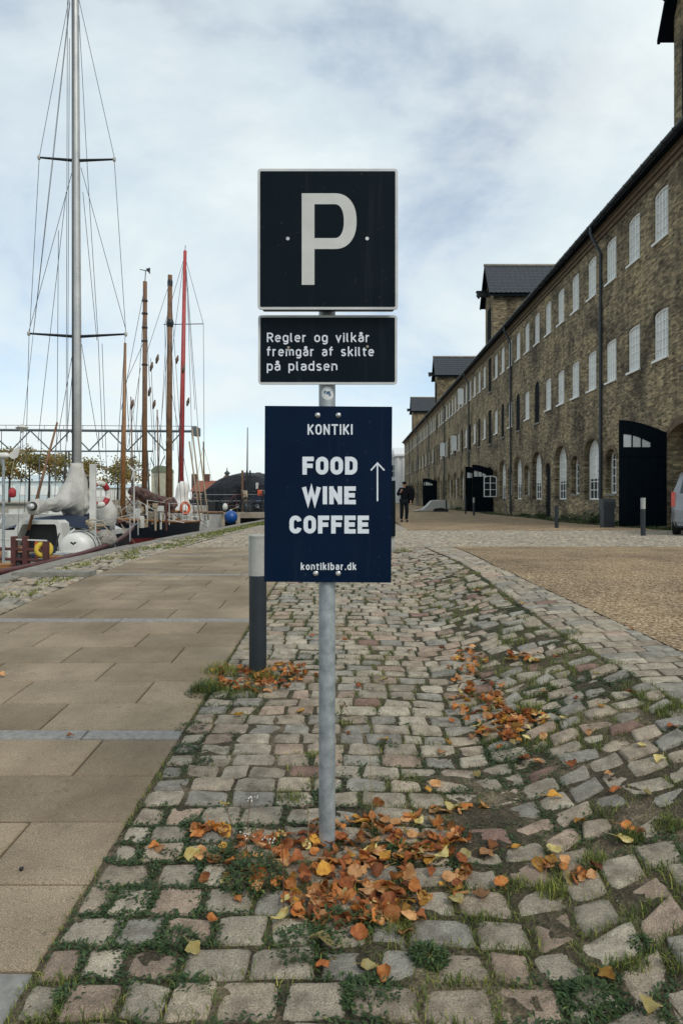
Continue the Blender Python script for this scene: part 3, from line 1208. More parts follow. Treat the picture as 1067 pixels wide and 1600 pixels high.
# hoist dormers
def dormer(yc, hw=1.5):
    d = empty('hoist_dormer', Vector((XB, yc, ZE)) - HB)
    d.parent = house
    ze_, zr = 16.5, 18.5
    xr = XB + (zr - ZE) / sl + 0.3
    mb = MB()
    # front gable with loading door opening drawn as a recessed hatch, and side walls
    X = XB - 0.004
    mb.add([(X, yc - hw, ZE - 0.1), (X, yc + hw, ZE - 0.1), (X, yc + hw, ze_), (X, yc, zr - 0.1), (X, yc - hw, ze_)], [(0, 4, 3, 2, 1)])
    for s in (-1, 1):
        y_ = yc + s * hw
        q = [(X, y_, ZE - 0.1), (xr, y_, ZE - 0.1), (xr, y_, ze_), (X, y_, ze_)]
        mb.add(q, [(0, 1, 2, 3)] if s == -1 else [(3, 2, 1, 0)])
    mb.build('gable_wall', MAT['brick'], d)
    part('loading_hatch', HATCH_R, d, (-0.05, 0, 0.35))
    # pantiled slopes
    for s in (-1, 1):
        tm = MB()
        n_r, n_c, sub = 9, 20, 4
        ex0 = XB - 0.38
        L = xr - ex0
        over = 0.32
        slope = (zr - ze_) / hw
        for r in range(n_r):
            rows = []
            for e_, lift in ((0, 0.055), (1, 0.0)):
                t = (r + e_ * 1.08) / n_r
                yy = yc + s * (hw + over) * (1 - t)
                zz_ = ze_ - over * slope + (zr + 0.12 - ze_ + over * slope) * t + lift
                rows.append([(ex0 + L * c / (n_c * sub), yy, zz_ + 0.045 * (1 - abs(cos(pi * c / sub)))) for c in range(n_c * sub + 1)])
            rows.insert(0, [(p[0], p[1], p[2] - 0.06) for p in rows[0]])
            n = len(rows[0])
            vs = [p for rr in rows for p in rr]
            fs = [(j * n + i, j * n + i + 1, (j + 1) * n + i + 1, (j + 1) * n + i) for j in range(2) for i in range(n - 1)]
            tm.add(vs, fs if s == -1 else [f[::-1] for f in fs])
        tag(tm.build('roof_tiles', MAT['roof_tile'], d), None, None, None, 'stuff')
    mb = MB()
    mb.prism([(yc - hw - 0.32, ze_ - 0.55), (yc, zr + 0.02), (yc + hw + 0.32, ze_ - 0.55), (yc + hw + 0.32, ze_ - 0.68), (yc, zr - 0.16), (yc - hw - 0.32, ze_ - 0.68)], XB - 0.4, XB - 0.30, 'X')
    mb.prism([(yc - hw - 0.3, ze_ - 0.60), (yc, zr), (yc + hw + 0.3, ze_ - 0.60), (yc + hw + 0.3, ze_ - 0.64), (yc, zr - 0.06), (yc - hw - 0.3, ze_ - 0.64)], XB - 0.31, xr, 'X')
    mb.build('verge_board', MAT['door_navy'], d)
    MB().tube([(XB - 0.42, yc, zr + 0.16), (xr, yc, zr + 0.16)], 0.11, 8).build('ridge', MAT['zinc_pale'], d, True)
    mb = MB()
    mb.box(XB - 0.95, XB + 0.5, yc - 0.13, yc + 0.13, ze_ - 0.2, ze_ + 0.14)
    mb.box(XB - 1.0, XB, yc - 0.2, yc + 0.2, ze_ + 0.14, ze_ + 0.2)
    mb.lathe([(0.09, -0.05), (0.09, 0.05)], (XB - 0.8, yc, ze_ - 0.26), 10, 'Y')
    mb.build('hoist_beam', MAT['black_metal'], d)


for d_ in DORM:
    dormer(d_, 1.17 if d_ < 30 else 1.5)


# open gate leaves, standing square to the wall
def gate_leaf(hy, far):
    zb = gz(9.5, hy) + 0.04
    wd, hf, hh = 1.52, 3.42, 3.02
    X0 = XB - 0.03
    N = 10

    def top(t):     # t 0 at hinge, 1 at the free edge
        return hh + (hf - hh) * sin(pi / 2 * t)
    mb = MB()
    # solid below the fanlight
    zl = 2.55
    mb.box(X0 - wd, X0, hy - 0.035, hy + 0.035, zb, zb + zl)
    fx0, fx1 = 0.34, 0.93      # fanlight along t

    def ftop(t):
        return zl + 0.06 + 0.36 * sin(pi / 2 * min(1, max(0, (t - fx0) / (fx1 - fx0)) * 0.85 + 0.15))
    ts = [i / 24 for i in range(25)]
    for a, b in zip(ts, ts[1:]):
        m = (a + b) / 2
        if fx0 < m < fx1:
            mb.prism([(X0 - wd * a, zb + ftop(a)), (X0 - wd * b, zb + ftop(b)), (X0 - wd * b, zb + top(b)), (X0 - wd * a, zb + top(a))], hy - 0.035, hy + 0.035, 'Y')
        else:
            mb.prism([(X0 - wd * a, zb + zl), (X0 - wd * b, zb + zl), (X0 - wd * b, zb + top(b)), (X0 - wd * a, zb + top(a))], hy - 0.035, hy + 0.035, 'Y')
    o = mb.build('gate_leaf', MAT['door_navy'], house)
    # planks and rails proud of the leaf
    for i in range(6):
        xa = X0 - 0.08 - i * 0.23
        MB().box(xa - 0.222, xa, hy - 0.047, hy - 0.036, zb + 0.3, zb + zl - 0.34).build('plank', MAT['door_navy'], o)
    MB().box(X0 - wd + 0.02, X0 - 0.02, hy - 0.058, hy - 0.036, zb + 0.06, zb + 0.27).build('rail', MAT['door_navy'], o)
    MB().box(X0 - wd + 0.02, X0 - 0.02, hy - 0.058, hy - 0.036, zb + zl - 0.3, zb + zl - 0.1).build('rail', MAT['door_navy'], o)
    g = MB()
    tt = [fx0 + (fx1 - fx0) * i / 8 for i in range(9)]
    pts = [(X0 - wd * fx0, zb + zl)] + [(X0 - wd * a, zb + ftop(a) + 0.01) for a in tt] + [(X0 - wd * fx1, zb + zl)]
    g.prism(pts, hy - 0.006, hy + 0.006, 'Y')
    g.build('fanlight_pane', MAT['pane_pale'], o)
    g = MB()
    for f_ in (0.33, 0.66):
        a = fx0 + (fx1 - fx0) * f_
        g.box(X0 - wd * a - 0.02, X0 - wd * a + 0.02, hy - 0.03, hy + 0.03, zb + zl, zb + ftop(a) + 0.01)
    g.build('fanlight_bar', MAT['door_navy'], o)


gate_leaf(22.05, True)
gate_leaf(52.5, True)
gate_leaf(49.5, False)
gate_leaf(85.1, True)
gate_leaf(83.1, False)
# open white casement beside the second gate
cm = arched_mesh('open_casement', 0.92, 1.5, 0.14, 2, 3, MAT['white_paint'], 0.04, 0.06, 0.05)
o = part('open_casement', cm, house, Vector((XB - 0.5, 48.15, 1.35)) - HB, (0, 0, radians(90)))
part('pane', pane_mesh('casement_pane', 0.86, 1.46, 0.14, MAT['pane_dark'], 0.02, None, 0.02), o)
for yy, zb in ((75.0, 5.9), (62.2, 9.8), (66.5, 5.9)):
    o = part('open_casement', WM['mid'][0], house, Vector((XB - 0.4, yy, zb)) - HB, (0, 0, radians(80)), (1, 0.5, 0.9))
    part('pane', WM['mid'][1], o)
# ------------------------------------------------------------------ the sign post
def arc(cx, cy, rx, ry, a0, a1, n=14):
    return [(cx + rx * cos(radians(a0 + (a1 - a0) * i / n)), cy + ry * sin(radians(a0 + (a1 - a0) * i / n))) for i in range(n + 1)]


def superarc(w_, y0, y1, r):
    """rounded rectangle centre line, closed"""
    ry = min(r * 1.0, (y1 - y0) / 2)
    rx = w_ / 2
    return arc(w_ / 2, y1 - ry, rx, ry, 0, 180, 12) + arc(w_ / 2, y0 + ry, rx, ry, 180, 360, 12) + [(w_, y1 - ry)]


XH = 0.72
# each glyph: centre-line width, strokes (x in 0..1 of the width, y in cap heights of the centre line)
def glyph(ch):
    S_ = []
    if ch == 'O':
        return 0.52, [('r', superarc(1, 0, 1, 0.30))]
    if ch == 'C':
        return 0.50, [('r', arc(0.5, 0.70, 0.5, 0.30, 8, 180, 12) + arc(0.5, 0.30, 0.5, 0.30, 180, 352, 12))]
    if ch == 'D':
        return 0.50, [[(0, 0), (0, 1)], ('r', [(0, 1)] + arc(0.42, 0.68, 0.58, 0.32, 90, 0, 8) + arc(0.42, 0.32, 0.58, 0.32, 0, -90, 8) + [(0, 0)])]
    if ch == 'F':
        return 0.44, [[(0, 0), (0, 1)], [(0, 1), (1, 1)], [(0, 0.49), (0.85, 0.49)]]
    if ch == 'E':
        return 0.44, [[(0, 0), (0, 1)], [(0, 1), (1, 1)], [(0, 0.5), (0.88, 0.5)], [(0, 0), (1, 0)]]
    if ch == 'W':
        return 0.86, [('m', [(0, 1), (0.26, 0), (0.5, 0.92), (0.74, 0), (1, 1)])]
    if ch == 'I':
        return 0.0, [[(0, 0), (0, 1)]]
    if ch == 'N':
        return 0.52, [[(0, 0), (0, 1)], ('m', [(0, 1), (1, 0)]), [(1, 0), (1, 1)]]
    if ch == 'K':
        return 0.50, [[(0, 0), (0, 1)], ('m', [(0.02, 0.36), (1, 1)]), ('m', [(0.30, 0.56), (1, 0)])]
    if ch == 'T':
        return 0.54, [[(0, 1), (1, 1)], [(0.5, 0), (0.5, 1)]]
    if ch == 'R':
        return 0.48, [[(0, 0), (0, 1)], ('r', [(0, 1)] + arc(0.5, 0.74, 0.5, 0.26, 90, -90, 12) + [(0, 0.48)]), ('m', [(0.5, 0.48), (1, 0)])]
    x = XH
    if ch == 'o':
        return 0.42, [('r', superarc(1, 0, x, 0.24))]
    if ch == 'e':
        return 0.42, [('r', [(0, 0.38), (1, 0.38)] + [(1, 0.46)] + arc(0.5, x - 0.25, 0.5, 0.25, 0, 180, 10) + arc(0.5, 0.25, 0.5, 0.25, 180, 325, 10))]
    if ch in 'aå':
        s = [('r', arc(0.45, x - 0.2, 0.55, 0.2, 150, 0, 8) + [(1, 0)]), ('r', [(1, 0.42), (0.42, 0.42)] + arc(0.42, 0.21, 0.42, 0.21, 90, 270, 8) + [(0.6, 0.0), (1, 0.14)])]
        if ch == 'å':
            s.append(('r', arc(0.5, x + 0.26, 0.26, 0.10, 0, 360, 12)))
        return 0.40, s
    if ch == 'n':
        return 0.42, [[(0, 0), (0, x)], ('r', [(0, x - 0.16)] + arc(0.5, x - 0.24, 0.5, 0.24, 170, 0, 8) + [(1, 0)])]
    if ch == 'm':
        return 0.70, [[(0, 0), (0, x)], ('r', [(0, x - 0.16)] + arc(0.25, x - 0.2, 0.25, 0.2, 170, 0, 8) + [(0.5, 0)]), ('r', [(0.5, x - 0.16)] + arc(0.75, x - 0.2, 0.25, 0.2, 170, 0, 8) + [(1, 0)])]
    if ch == 'r':
        return 0.26, [[(0, 0), (0, x)], ('r', [(0, x - 0.2), (0.35, x - 0.03), (1, x)])]
    if ch == 'i':
        return 0.0, [[(0, 0), (0, x)], [(0, x + 0.24), (0, x + 0.245)]]
    if ch == 'l':
        return 0.12, [('r', [(0, 1.04), (0, 0.12), (0.3, 0.03), (1, 0)])]
    if ch == 't':
        return 0.26, [('r', [(0.3, 0.96), (0.3, 0.14), (0.5, 0.02), (1, 0)]), [(0, x), (1, x)]]
    if ch == 'f':
        return 0.26, [('r', [(0.3, 0), (0.3, 0.86), (0.5, 1.0), (1, 1.04)]), [(0, x), (1, x)]]
    if ch == 'k':
        return 0.40, [[(0, 0), (0, 1.04)], ('m', [(0.02, 0.26), (0.95, x)]), ('m', [(0.36, 0.40), (1, 0)])]
    if ch == 'b':
        return 0.42, [[(0, 0), (0, 1.04)], ('r', superarc(1, 0, x, 0.24))]
    if ch == 'd':
        return 0.42, [[(1, 0), (1, 1.04)], ('r', superarc(1, 0, x, 0.24))]
    if ch == 'p':
        return 0.42, [[(0, -0.28), (0, x)], ('r', superarc(1, 0, x, 0.24))]
    if ch == 'g':
        return 0.42, [('r', superarc(1, 0, x, 0.24)), ('r', [(1, x)] + [(1, -0.1)] + arc(0.5, -0.1, 0.5, 0.18, 0, -150, 8))]
    if ch == 's':
        return 0.38, [('r', [(0.95, x - 0.07), (0.7, x), (0.32, x), (0.05, x - 0.1), (0.05, x - 0.22), (0.3, x * 0.52), (0.72, x * 0.46), (0.97, 0.24), (0.97, 0.1), (0.7, 0), (0.3, 0), (0.02, 0.08)])]
    if ch == 'v':
        return 0.42, [('m', [(0, x), (0.5, 0), (1, x)])]
    if ch == '.':
        return 0.0, [[(0, 0), (0, 0.005)]]
    return 0.28, []


def ribbon(mb, pts, hw, y, cap):
    """flat stroke facing the camera side (-Y)"""
    pts = [Vector((p[0], p[1])) for p in pts]
    q = [pts[0]]
    for p in pts[1:]:
        if (p - q[-1]).length > 1e-6:
            q.append(p)
    pts = q
    closed = len(pts) > 3 and (pts[0] - pts[-1]).length < hw * 0.3
    if closed:
        pts = pts[:-1]
    n = len(pts)
    if n < 2:
        return
    if not closed and cap:
        pts[0] = pts[0] + (pts[0] - pts[1]).normalized() * cap
        pts[-1] = pts[-1] + (pts[-1] - pts[-2]).normalized() * cap
    L, R = [], []
    for i in range(n):
        a = pts[i] - pts[i - 1] if (i > 0 or closed) else pts[1] - pts[0]
        b = pts[(i + 1) % n] - pts[i] if (i < n - 1 or closed) else a
        a, b = a.normalized(), b.normalized()
        t = (a + b)
        t = t.normalized() if t.length > 1e-6 else a
        nn = Vector((-t.y, t.x))
        m = nn.dot(Vector((-a.y, a.x)))
        k = hw / max(m, 0.35)
        L.append(pts[i] + nn * k)
        R.append(pts[i] - nn * k)
    vs = [(p.x, y, p.y) for p in L] + [(p.x, y, p.y) for p in R]
    fs = [(i, (i + 1) % n, (i + 1) % n + n, i + n) for i in range(n if closed else n - 1)]
    mb.add(vs, fs)


def text(mb, s, x0, x1, zb, cap, sw, y, gap, wk=None):
    """stroke lettering fitted between x0 and x1, baseline zb"""
    gl = [glyph(c) for c in s]
    nat = sum(g[0] for g in gl) * cap
    n = len(s)
    extra = n * sw + (n - 1) * gap
    k = (x1 - x0 - extra) / nat
    x = x0 + sw / 2
    cnt = 0
    words = [mb]
    for (wd, strokes), ch in zip(gl, s):
        W = wd * cap * k
        if ch == ' ':
            words.append(MB())
            mb = words[-1]
        for st in strokes:
            kind = 's'
            if isinstance(st, tuple):
                kind, st = st
            ps = []
            for a, b in st:
                zz_ = zb + sw / 2 + b * (cap - sw)
                ps.append((x + (a * W if wd else 0), zz_))
            ribbon(mb, ps, sw / 2, y - 0.00025 * (cnt % 4), sw / 2 if kind == 's' else (sw * 0.35 if kind == 'm' else 0))
            cnt += 1
        x += W + sw + gap
    return words


YS = 2.545
base = G(511, 1318)
pole_x, pole_y = base.x, base.y
post = empty('sign_post', (pole_x, pole_y, base.z), 'galvanised sign pole carrying a P sign, a rules plate and a navy cafe sign', 'signpost')
pr = 0.0305
MB().lathe([(pr, 0), (pr, 2.45), (pr * 0.9, 2.46)], (pole_x, pole_y, base.z - 0.25), 28).build('pole', MAT['steel'], post, True, angle=40)
yf = pole_y - pr - 0.055      # front of the P sign


def SP(px, py, y):
    p = P(px, py, y)
    return p.x, p.z


def rrect(x0, x1, z0, z1, r, n=6):
    pts = []
    for cx_, cz_, a in ((x1 - r, z1 - r, 0), (x0 + r, z1 - r, 90), (x0 + r, z0 + r, 180), (x1 - r, z0 + r, 270)):
        pts += [(cx_ + r * cos(radians(a + 90 * i / n)), cz_ + r * sin(radians(a + 90 * i / n))) for i in range(n + 1)]
    return pts


def tiltz(o, deg, c):
    """turn a part a little about the view axis through point c (signs never hang dead straight)"""
    return o


# P sign: a shallow box with a white rim
x0, z1 = SP(402.5, 263.5, yf)
x1, z0 = SP(621.5, 483.5, yf)
MB().prism(rrect(x0, x1, z0, z1, 0.012), yf, yf + 0.006, 'Y').build('parking_panel', MAT['sign_rim'], post)
pp_ = [c for c in post.children if c.name.startswith('parking_panel')][0]
MB().prism(rrect(x0 + 0.010, x1 - 0.010, z0 + 0.006, z1 - 0.006, 0.01), yf + 0.0065, yf + 0.052, 'Y').build('sign_box', MAT['black_metal'], pp_)
bz = 0.0095
MB().prism(rrect(x0 + bz, x1 - bz, z0 + bz, z1 - bz, 0.004), yf - 0.0012, yf - 0.0002, 'Y').build('sign_face', MAT['sign_black'], pp_)
mb = MB()
yl = yf - 0.002
a0, zt = SP(471.5, 302, yl)
a1, zb_ = SP(557, 445, yl)
sw_ = SP(491.3, 0, yl)[0] - a0
zo = SP(0, 389, yl)[1]      # bottom of the bowl
hz = SP(0, 319, yl)[1]
th = zt - hz
mb.add([(a0, yl, zb_), (a0 + sw_, yl, zb_), (a0 + sw_, yl, zt), (a0, yl, zt)], [(0, 1, 2, 3)])
zm = (zt + zo) / 2
ryo = (zt - zo) / 2
ryi = ryo - th
cxo = SP(523, 0, yl)[0]
rxo = a1 - cxo
rxi = rxo - sw_ * 1.0
vs, fs = [], []
n = 24
vs += [(a0 + sw_, yl, zt), (a0 + sw_, yl, hz)]
for i in range(n + 1):
    a = radians(90 - 180 * i / n)
    e_ = 2 / 2.25
    c_, s_ = abs(cos(a)) ** e_, math.copysign(abs(sin(a)) ** e_, sin(a))
    vs += [(cxo + rxo * c_, yl, zm + ryo * s_), (cxo + rxi * c_, yl, zm + ryi * s_)]
vs += [(a0 + sw_, yl, zo), (a0 + sw_, yl, zo + th)]
m_ = len(vs) // 2
fs = [(2 * i, 2 * i + 2, 2 * i + 3, 2 * i + 1) for i in range(m_ - 1)]
mb.add(vs, fs)
mb.build('letter_p', MAT['sign_white'], pp_)
for px, py in ((450, 373.5), (573.5, 373.5)):
    x, z = SP(px, py, yf)
    MB().lathe([(0.0065, -0.006), (0.0065, -0.003), (0.003, 0.0)], (x, yf + 0.001, z), 10, 'Y').build('screw', MAT['bolt'], pp_)

# rules plate
yr = pole_y - pr - 0.012
x0, z1 = SP(403.5, 492.5, yr)
x1, z0 = SP(620.5, 600.5, yr)
rp = MB().prism(rrect(x0, x1, z0, z1, 0.012), yr, yr + 0.008, 'Y').build('rules_panel', MAT['sign_rim'], post)
MB().prism(rrect(x0 + 0.0085, x1 - 0.0085, z0 + 0.0085, z1 - 0.0085, 0.004), yr - 0.0012, yr - 0.0002, 'Y').build('sign_face', MAT['sign_black'], rp)
mb = MB()
yl = yr - 0.0022
cap = 14.8 * yl / F
for s, xa, xb, yb in (('Regler og vilkår', 417.2, 577.5, 534.6), ('fremgår af skilte', 417, 584, 556.6), ('på pladsen', 417, 527, 579.3)):
    xa_, zb_ = SP(xa, yb, yl)
    xb_ = SP(xb, yb, yl)[0]
    mb = MB()
    for mb in text(mb, s, xa_, xb_, zb_, cap, 2.15 * yl / F, yl, 2.9 * yl / F):
        mb.build('lettering', MAT['letter_white'], rp)
for px, py in ((451, 543.5), (574, 542)):
    x, z = SP(px, py, yr)
    MB().lathe([(0.005, -0.006), (0.005, -0.003), (0.002, 0.0)], (x, yr, z), 10, 'Y').build('screw', simple('screw_rusty', (0.3, 0.25, 0.2), None, 30, 0.5), rp)

# navy cafe plate
yk = pole_y - pr - 0.010
c4 = [SP(414, 634, yk), SP(612.6, 635.5, yk), SP(611, 910.5, yk), SP(412.8, 909, yk)]
kp = MB().prism(c4, yk, yk + 0.006, 'Y').build('cafe_panel', MAT['sign_navy'], post)
mb = MB()
yl = yk - 0.0018
u_ = yl / F
for s, xa, xb, yb, cap, sw, gap in (('KONTIKI', 480.6, 550.8, 679.2, 16.4, 2.55, 2.7), ('FOOD', 472.6, 558.2, 741.6, 28, 6.9, 3.1), ('WINE', 472.2, 555.8, 787.9, 28, 6.9, 3.2), ('COFFEE', 452.2, 576.2, 833.6, 28, 6.9, 3.0), ('kontikibar.dk', 470, 556.6, 890.6, 11.2, 1.9, 2.0)):
    xa_, zb_ = SP(xa, yb, yl)
    xb_ = SP(xb, yb, yl)[0]
    mb = MB()
    text(mb, s, xa_, xb_, zb_, cap * u_, sw * u_, yl, gap * u_)
    mb.build('lettering', MAT['letter_white'], kp)
mb = MB()
q = lambda a, b: SP(a, b, yl)
ribbon(mb, [q(589.6, 783), q(589.6, 724.5)], 1.15 * u_, yl, 0)
ribbon(mb, [q(579.2, 735), q(589.6, 723.6), q(600.4, 735)], 1.15 * u_, yl - 0.0004, 0)
mb.build('arrow', MAT['letter_white'], kp)
for px, py in ((496.4, 648.8), (528.5, 648.8), (493.3, 896), (528.3, 896)):
    x, z = SP(px, py, yk)
    b_ = MB().lathe([(0.0095, 0.0), (0.0095, -0.002), (0.0075, -0.0035), (0.006, -0.008), (0.003, -0.0095)][::-1], (x, yk, z), 14, 'Y').build('bolt', MAT['bolt'], kp, True, angle=30)
# pipe clamps behind the plates
for zc in (SP(0, 350, yk)[1], SP(0, 440, yk)[1], SP(0, 520, yk)[1], SP(0, 585, yk)[1], SP(0, 649, yk)[1], SP(0, 896, yk)[1]):
    mb = MB()
    mb.lathe([(pr + 0.005, -0.014), (pr + 0.005, 0.014)], (pole_x, pole_y, zc), 18)
    mb.box(pole_x - 0.05, pole_x + 0.05, pole_y - pr - 0.0025, pole_y - pr + 0.004, zc - 0.014, zc + 0.014)
    mb.build('pipe_clamp', MAT['steel'], post)
# round sticker wrapped on the pole between the plates
mb = MB()
cz = SP(0, 616.5, pole_y)[1]
rs = 0.0245
R_ = pr + 0.0006


def wrapdisc(mb, cz, r, R_, n=20, off=0.12):
    vs, fs = [], []
    for j in range(5):
        for k in range(n):
            a = 2 * pi * k / n
            d, h = r * j / 4 * cos(a), r * j / 4 * sin(a)
            th_ = -pi / 2 + off + d / R_
            vs.append((pole_x + R_ * cos(th_), pole_y + R_ * sin(th_), cz + h))
    for j in range(4):
        for k in range(n):
            k2 = (k + 1) % n
            fs.append((j * n + k, j * n + k2, (j + 1) * n + k2, (j + 1) * n + k))
    mb.add(vs, fs)


wrapdisc(mb, cz, rs, R_)
st = mb.build('sticker', simple('sticker_white', (0.62, 0.63, 0.62), (0.5, 0.52, 0.53), 60, 0.5), post, True)
mb = MB()
for k, (s0, s1, zz_) in enumerate(((-0.013, -0.007, 0.004), (-0.005, 0.001, 0.001), (0.002, 0.009, 0.003), (0.004, 0.013, -0.004))):
    pts = []
    for i in range(9):
        t_ = i / 8
        d = s0 + (s1 - s0) * t_
        th_ = -pi / 2 + 0.12 + d / (R_ + 0.0005)
        pts.append((pole_x + (R_ + 0.0006) * cos(th_), pole_y + (R_ + 0.0006) * sin(th_), cz + zz_ + 0.006 * sin(t_ * 9 + k)))
    mb.tube(pts, 0.0011, 5)
mb.build('scribble', simple('ink_blue', (0.03, 0.10, 0.22), None, 30, 0.5), st)


# ------------------------------------------------------------------ bollards with light heads
MAT['lamp_grey'] = simple('bollard_head_grey', (0.36, 0.365, 0.335), (0.26, 0.265, 0.245), 12, 0.55, 0, 0.06, 60)


def make_bollard(loc, label, h=0.91, r=0.0575, lamp=True):
    b = empty('bollard', loc, label, 'bollard', 'dark steel bollards')
    x, y, z = loc
    hh = h * 0.71 if lamp else h
    MB().lathe([(r, -0.1), (r, hh - 0.004), (r - 0.004, hh)], (x, y, z), 24).build('shaft', MAT['dark_paint'], b, True, angle=40)
    if lamp:
        mb = MB()     # back shield, half round
        ring = []
        n = 12
        for a in [radians(-100 - 160 + 0) + radians(280) * i / n for i in range(n + 1)]:
            ring.append((r * cos(a) * 0.98, r * sin(a) * 0.98))
        ring += [(p[0] * 0.93, p[1] * 0.93) for p in ring[::-1]]
        mb.prism([(x + p[0], y + p[1]) for p in ring], z + hh, z + h - 0.012, 'Z')
        mb.build('lamp_shield', MAT['lamp_grey'], b, True, angle=40)
        MB().lathe([(r * 0.70, hh - 0.002), (r * 0.70, h - 0.012)], (x, y, z), 18).build('lamp_core', MAT['lamp_grey'], b, True, angle=40)
        MB().tube([(x - r * 0.97, y - r * 0.1, z + hh), (x - r * 0.97, y - r * 0.1, z + h - 0.01)], 0.004, 6).build('lamp_rod', MAT['bolt'], b)
        MB().lathe([(r + 0.001, h - 0.0135), (r + 0.001, h), (r - 0.004, h + 0.004)], (x, y, z), 24).build('cap', MAT['lamp_grey'], b, True, angle=30)
    return b


make_bollard(tuple(G(403, 1052)), 'dark steel bollard with grey lamp head behind the navy cafe sign')
make_bollard(tuple(G(1004, 837)), 'dark steel bollard with grey lamp head in front of the big open gate leaf')
for px, py, hgt, lb, lamp in ((869, 825, 35, 'plain dark bollard before the shrubs at the warehouse wall', False), (740, 805.5, 28, 'dark bollard with pale head before the open gate leaves', True), (727, 803, 26, 'plain dark bollard left of the open gate leaves', False), (697, 800, 18, 'plain dark bollard beside the white tarpaulin heap', False), (677, 798, 18, 'plain dark bollard standing before the white tarpaulin heap', False)):
    g = G(px, py)
    make_bollard(tuple(g), lb, hgt * g.y / F, 0.06, lamp)
# litter bin at the wall
g = G(948, 824)
lb_ = empty('litter_bin', tuple(g), 'dark square litter bin with sloped hood beside the downpipe', 'bin')
MB().box(g.x - 0.17, g.x + 0.17, g.y - 0.17, g.y + 0.17, g.z - 0.02, g.z + 0.62).build('body', MAT['dark_paint'], lb_)
MB().prism([(g.y - 0.19, g.z + 0.62), (g.y + 0.19, g.z + 0.62), (g.y + 0.19, g.z + 0.92), (g.y - 0.12, g.z + 0.92), (g.y - 0.19, g.z + 0.84)], g.x - 0.2, g.x + 0.2, 'X').build('hood', MAT['dark_paint'], lb_)
MB().box(g.x - 0.13, g.x + 0.13, g.y - 0.196, g.y - 0.185, g.z + 0.68, g.z + 0.8).build('slot', MAT['black_metal'], lb_)
# dark board on a pale post behind the cafe sign
g = G(606, 862)
ib = empty('notice_board', tuple(g), 'dark upright notice board on a pale post behind the cafe sign', 'notice board')
x, y, z = g
kx = y / F
MB().box(x - 0.02, x + 0.11, y + 0.01, y + 0.05, z - 0.05, z + 1.2).build('post', MAT['lamp_grey'], ib)
zt, zb_ = P(0, 751, y).z, P(0, 838, y).z
MB().box((589 - CX) * kx, (617.5 - CX) * kx, y - 0.025, y + 0.012, zb_, zt).build('panel', MAT['sign_black'], ib)
# ------------------------------------------------------------------ leaves, weeds, grass, pebbles
def leaf_mat(name, c1, c2, c3):
    t = NT(name)
    p = t.pos(True)
    f = t.noise(p, 38, 4, 0.6)
    c = t.ramp(f, [(0.3, c3), (0.5, c1), (0.72, c2)])
    oi = t.n('ObjectInfo').outputs['Random']
    c = t.mix(1.0, c, t.ramp(oi, [(0, (0.36, 0.36, 0.4)), (0.35, (0.8, 0.8, 0.82)), (0.7, (1.0, 1.0, 1.0)), (1, (1.2, 1.22, 1.2))]), 'MULTIPLY')
    t.bump(t.noise(p, 120, 3), 0.35, 0.004)
    m = t.done(c, 0.62, 0, 0.3)
    # light shines through thin leaves a little
    tr = t.n('BsdfTranslucent')
    t.l(c, tr.inputs['Color'])
    mx = t.n('MixShader')
    mx.inputs[0].default_value = 0.22
    t.l(t.b.outputs[0], mx.inputs[1])
    t.l(tr.outputs[0], mx.inputs[2])
    t.l(mx.outputs[0], t.t.nodes['Material Output'].inputs['Surface'])
    return m


LM = [leaf_mat('leaf_orange', (0.46, 0.165, 0.04), (0.56, 0.25, 0.08), (0.27, 0.08, 0.02)),
      leaf_mat('leaf_rust', (0.30, 0.09, 0.026), (0.40, 0.15, 0.045), (0.15, 0.045, 0.016)),
      leaf_mat('leaf_tan', (0.52, 0.27, 0.11), (0.62, 0.37, 0.18), (0.34, 0.15, 0.055)),
      leaf_mat('leaf_amber', (0.52, 0.26, 0.04), (0.60, 0.37, 0.08), (0.36, 0.14, 0.025)),
      leaf_mat('leaf_yellow', (0.58, 0.47, 0.17), (0.66, 0.58, 0.30), (0.46, 0.34, 0.09))]
LW = [0.34, 0.24, 0.24, 0.11, 0.07]


def leaf_mesh(seed, material):
    """poplar-like leaf, rounded and pointed, curled; about 6 cm"""
    r = random.Random(seed)
    L, Wd = 0.064 * r.uniform(0.85, 1.15), 0.056 * r.uniform(0.75, 1.15)
    curl, bend, tw = r.uniform(2, 13), r.uniform(-7, 8), r.uniform(-0.5, 0.5)
    nu, nv = 6, 4
    vs, fs = [], []
    for i in range(nu + 1):
        t = i / nu
        wv = Wd / 2 * (sin(pi * min(1, t * 1.02) ** 0.62) ** 0.8 if 0 < t < 1 else 0.02) * (1 + 0.10 * (i % 2))
        for j in range(nv + 1):
            s = (j / nv - 0.5) * 2
            x, y = s * wv, (t - 0.45) * L + (0.004 * abs(s) if i % 2 else 0)
            z = curl * x * x + bend * y * y + tw * x * y * 8 + r.uniform(-0.0015, 0.0015) + 0.006 * sin(s * 3 + t * 5 + seed)
            vs.append((x, y, z))
    for i in range(nu):
        for j in range(nv):
            a = i * (nv + 1) + j
            fs.append((a, a + 1, a + nv + 2, a + nv + 1))
    mb = MB().add(vs, fs)
    y0 = -0.45 * L
    mb.tube([(0, y0 + 0.002, bend * y0 * y0), (0.002, y0 - 0.018, bend * y0 * y0 + 0.004), (0.006, y0 - 0.036, bend * y0 * y0 + 0.003)], [0.0011, 0.0009, 0.0008], 4)
    zmin = min(v[2] for v in mb.v)
    mb.v = [(v[0], v[1], v[2] - zmin * 0.6) for v in mb.v]
    return mb.mesh('leaf', material, True)


LEAVES = [[leaf_mesh(i * 7 + k * 31, LM[k]) for i in range(6)] for k in range(5)]


def pick_leaf(w_=None):
    k = random.choices(range(5), w_ or LW)[0]
    return k, random.choice(LEAVES[k])


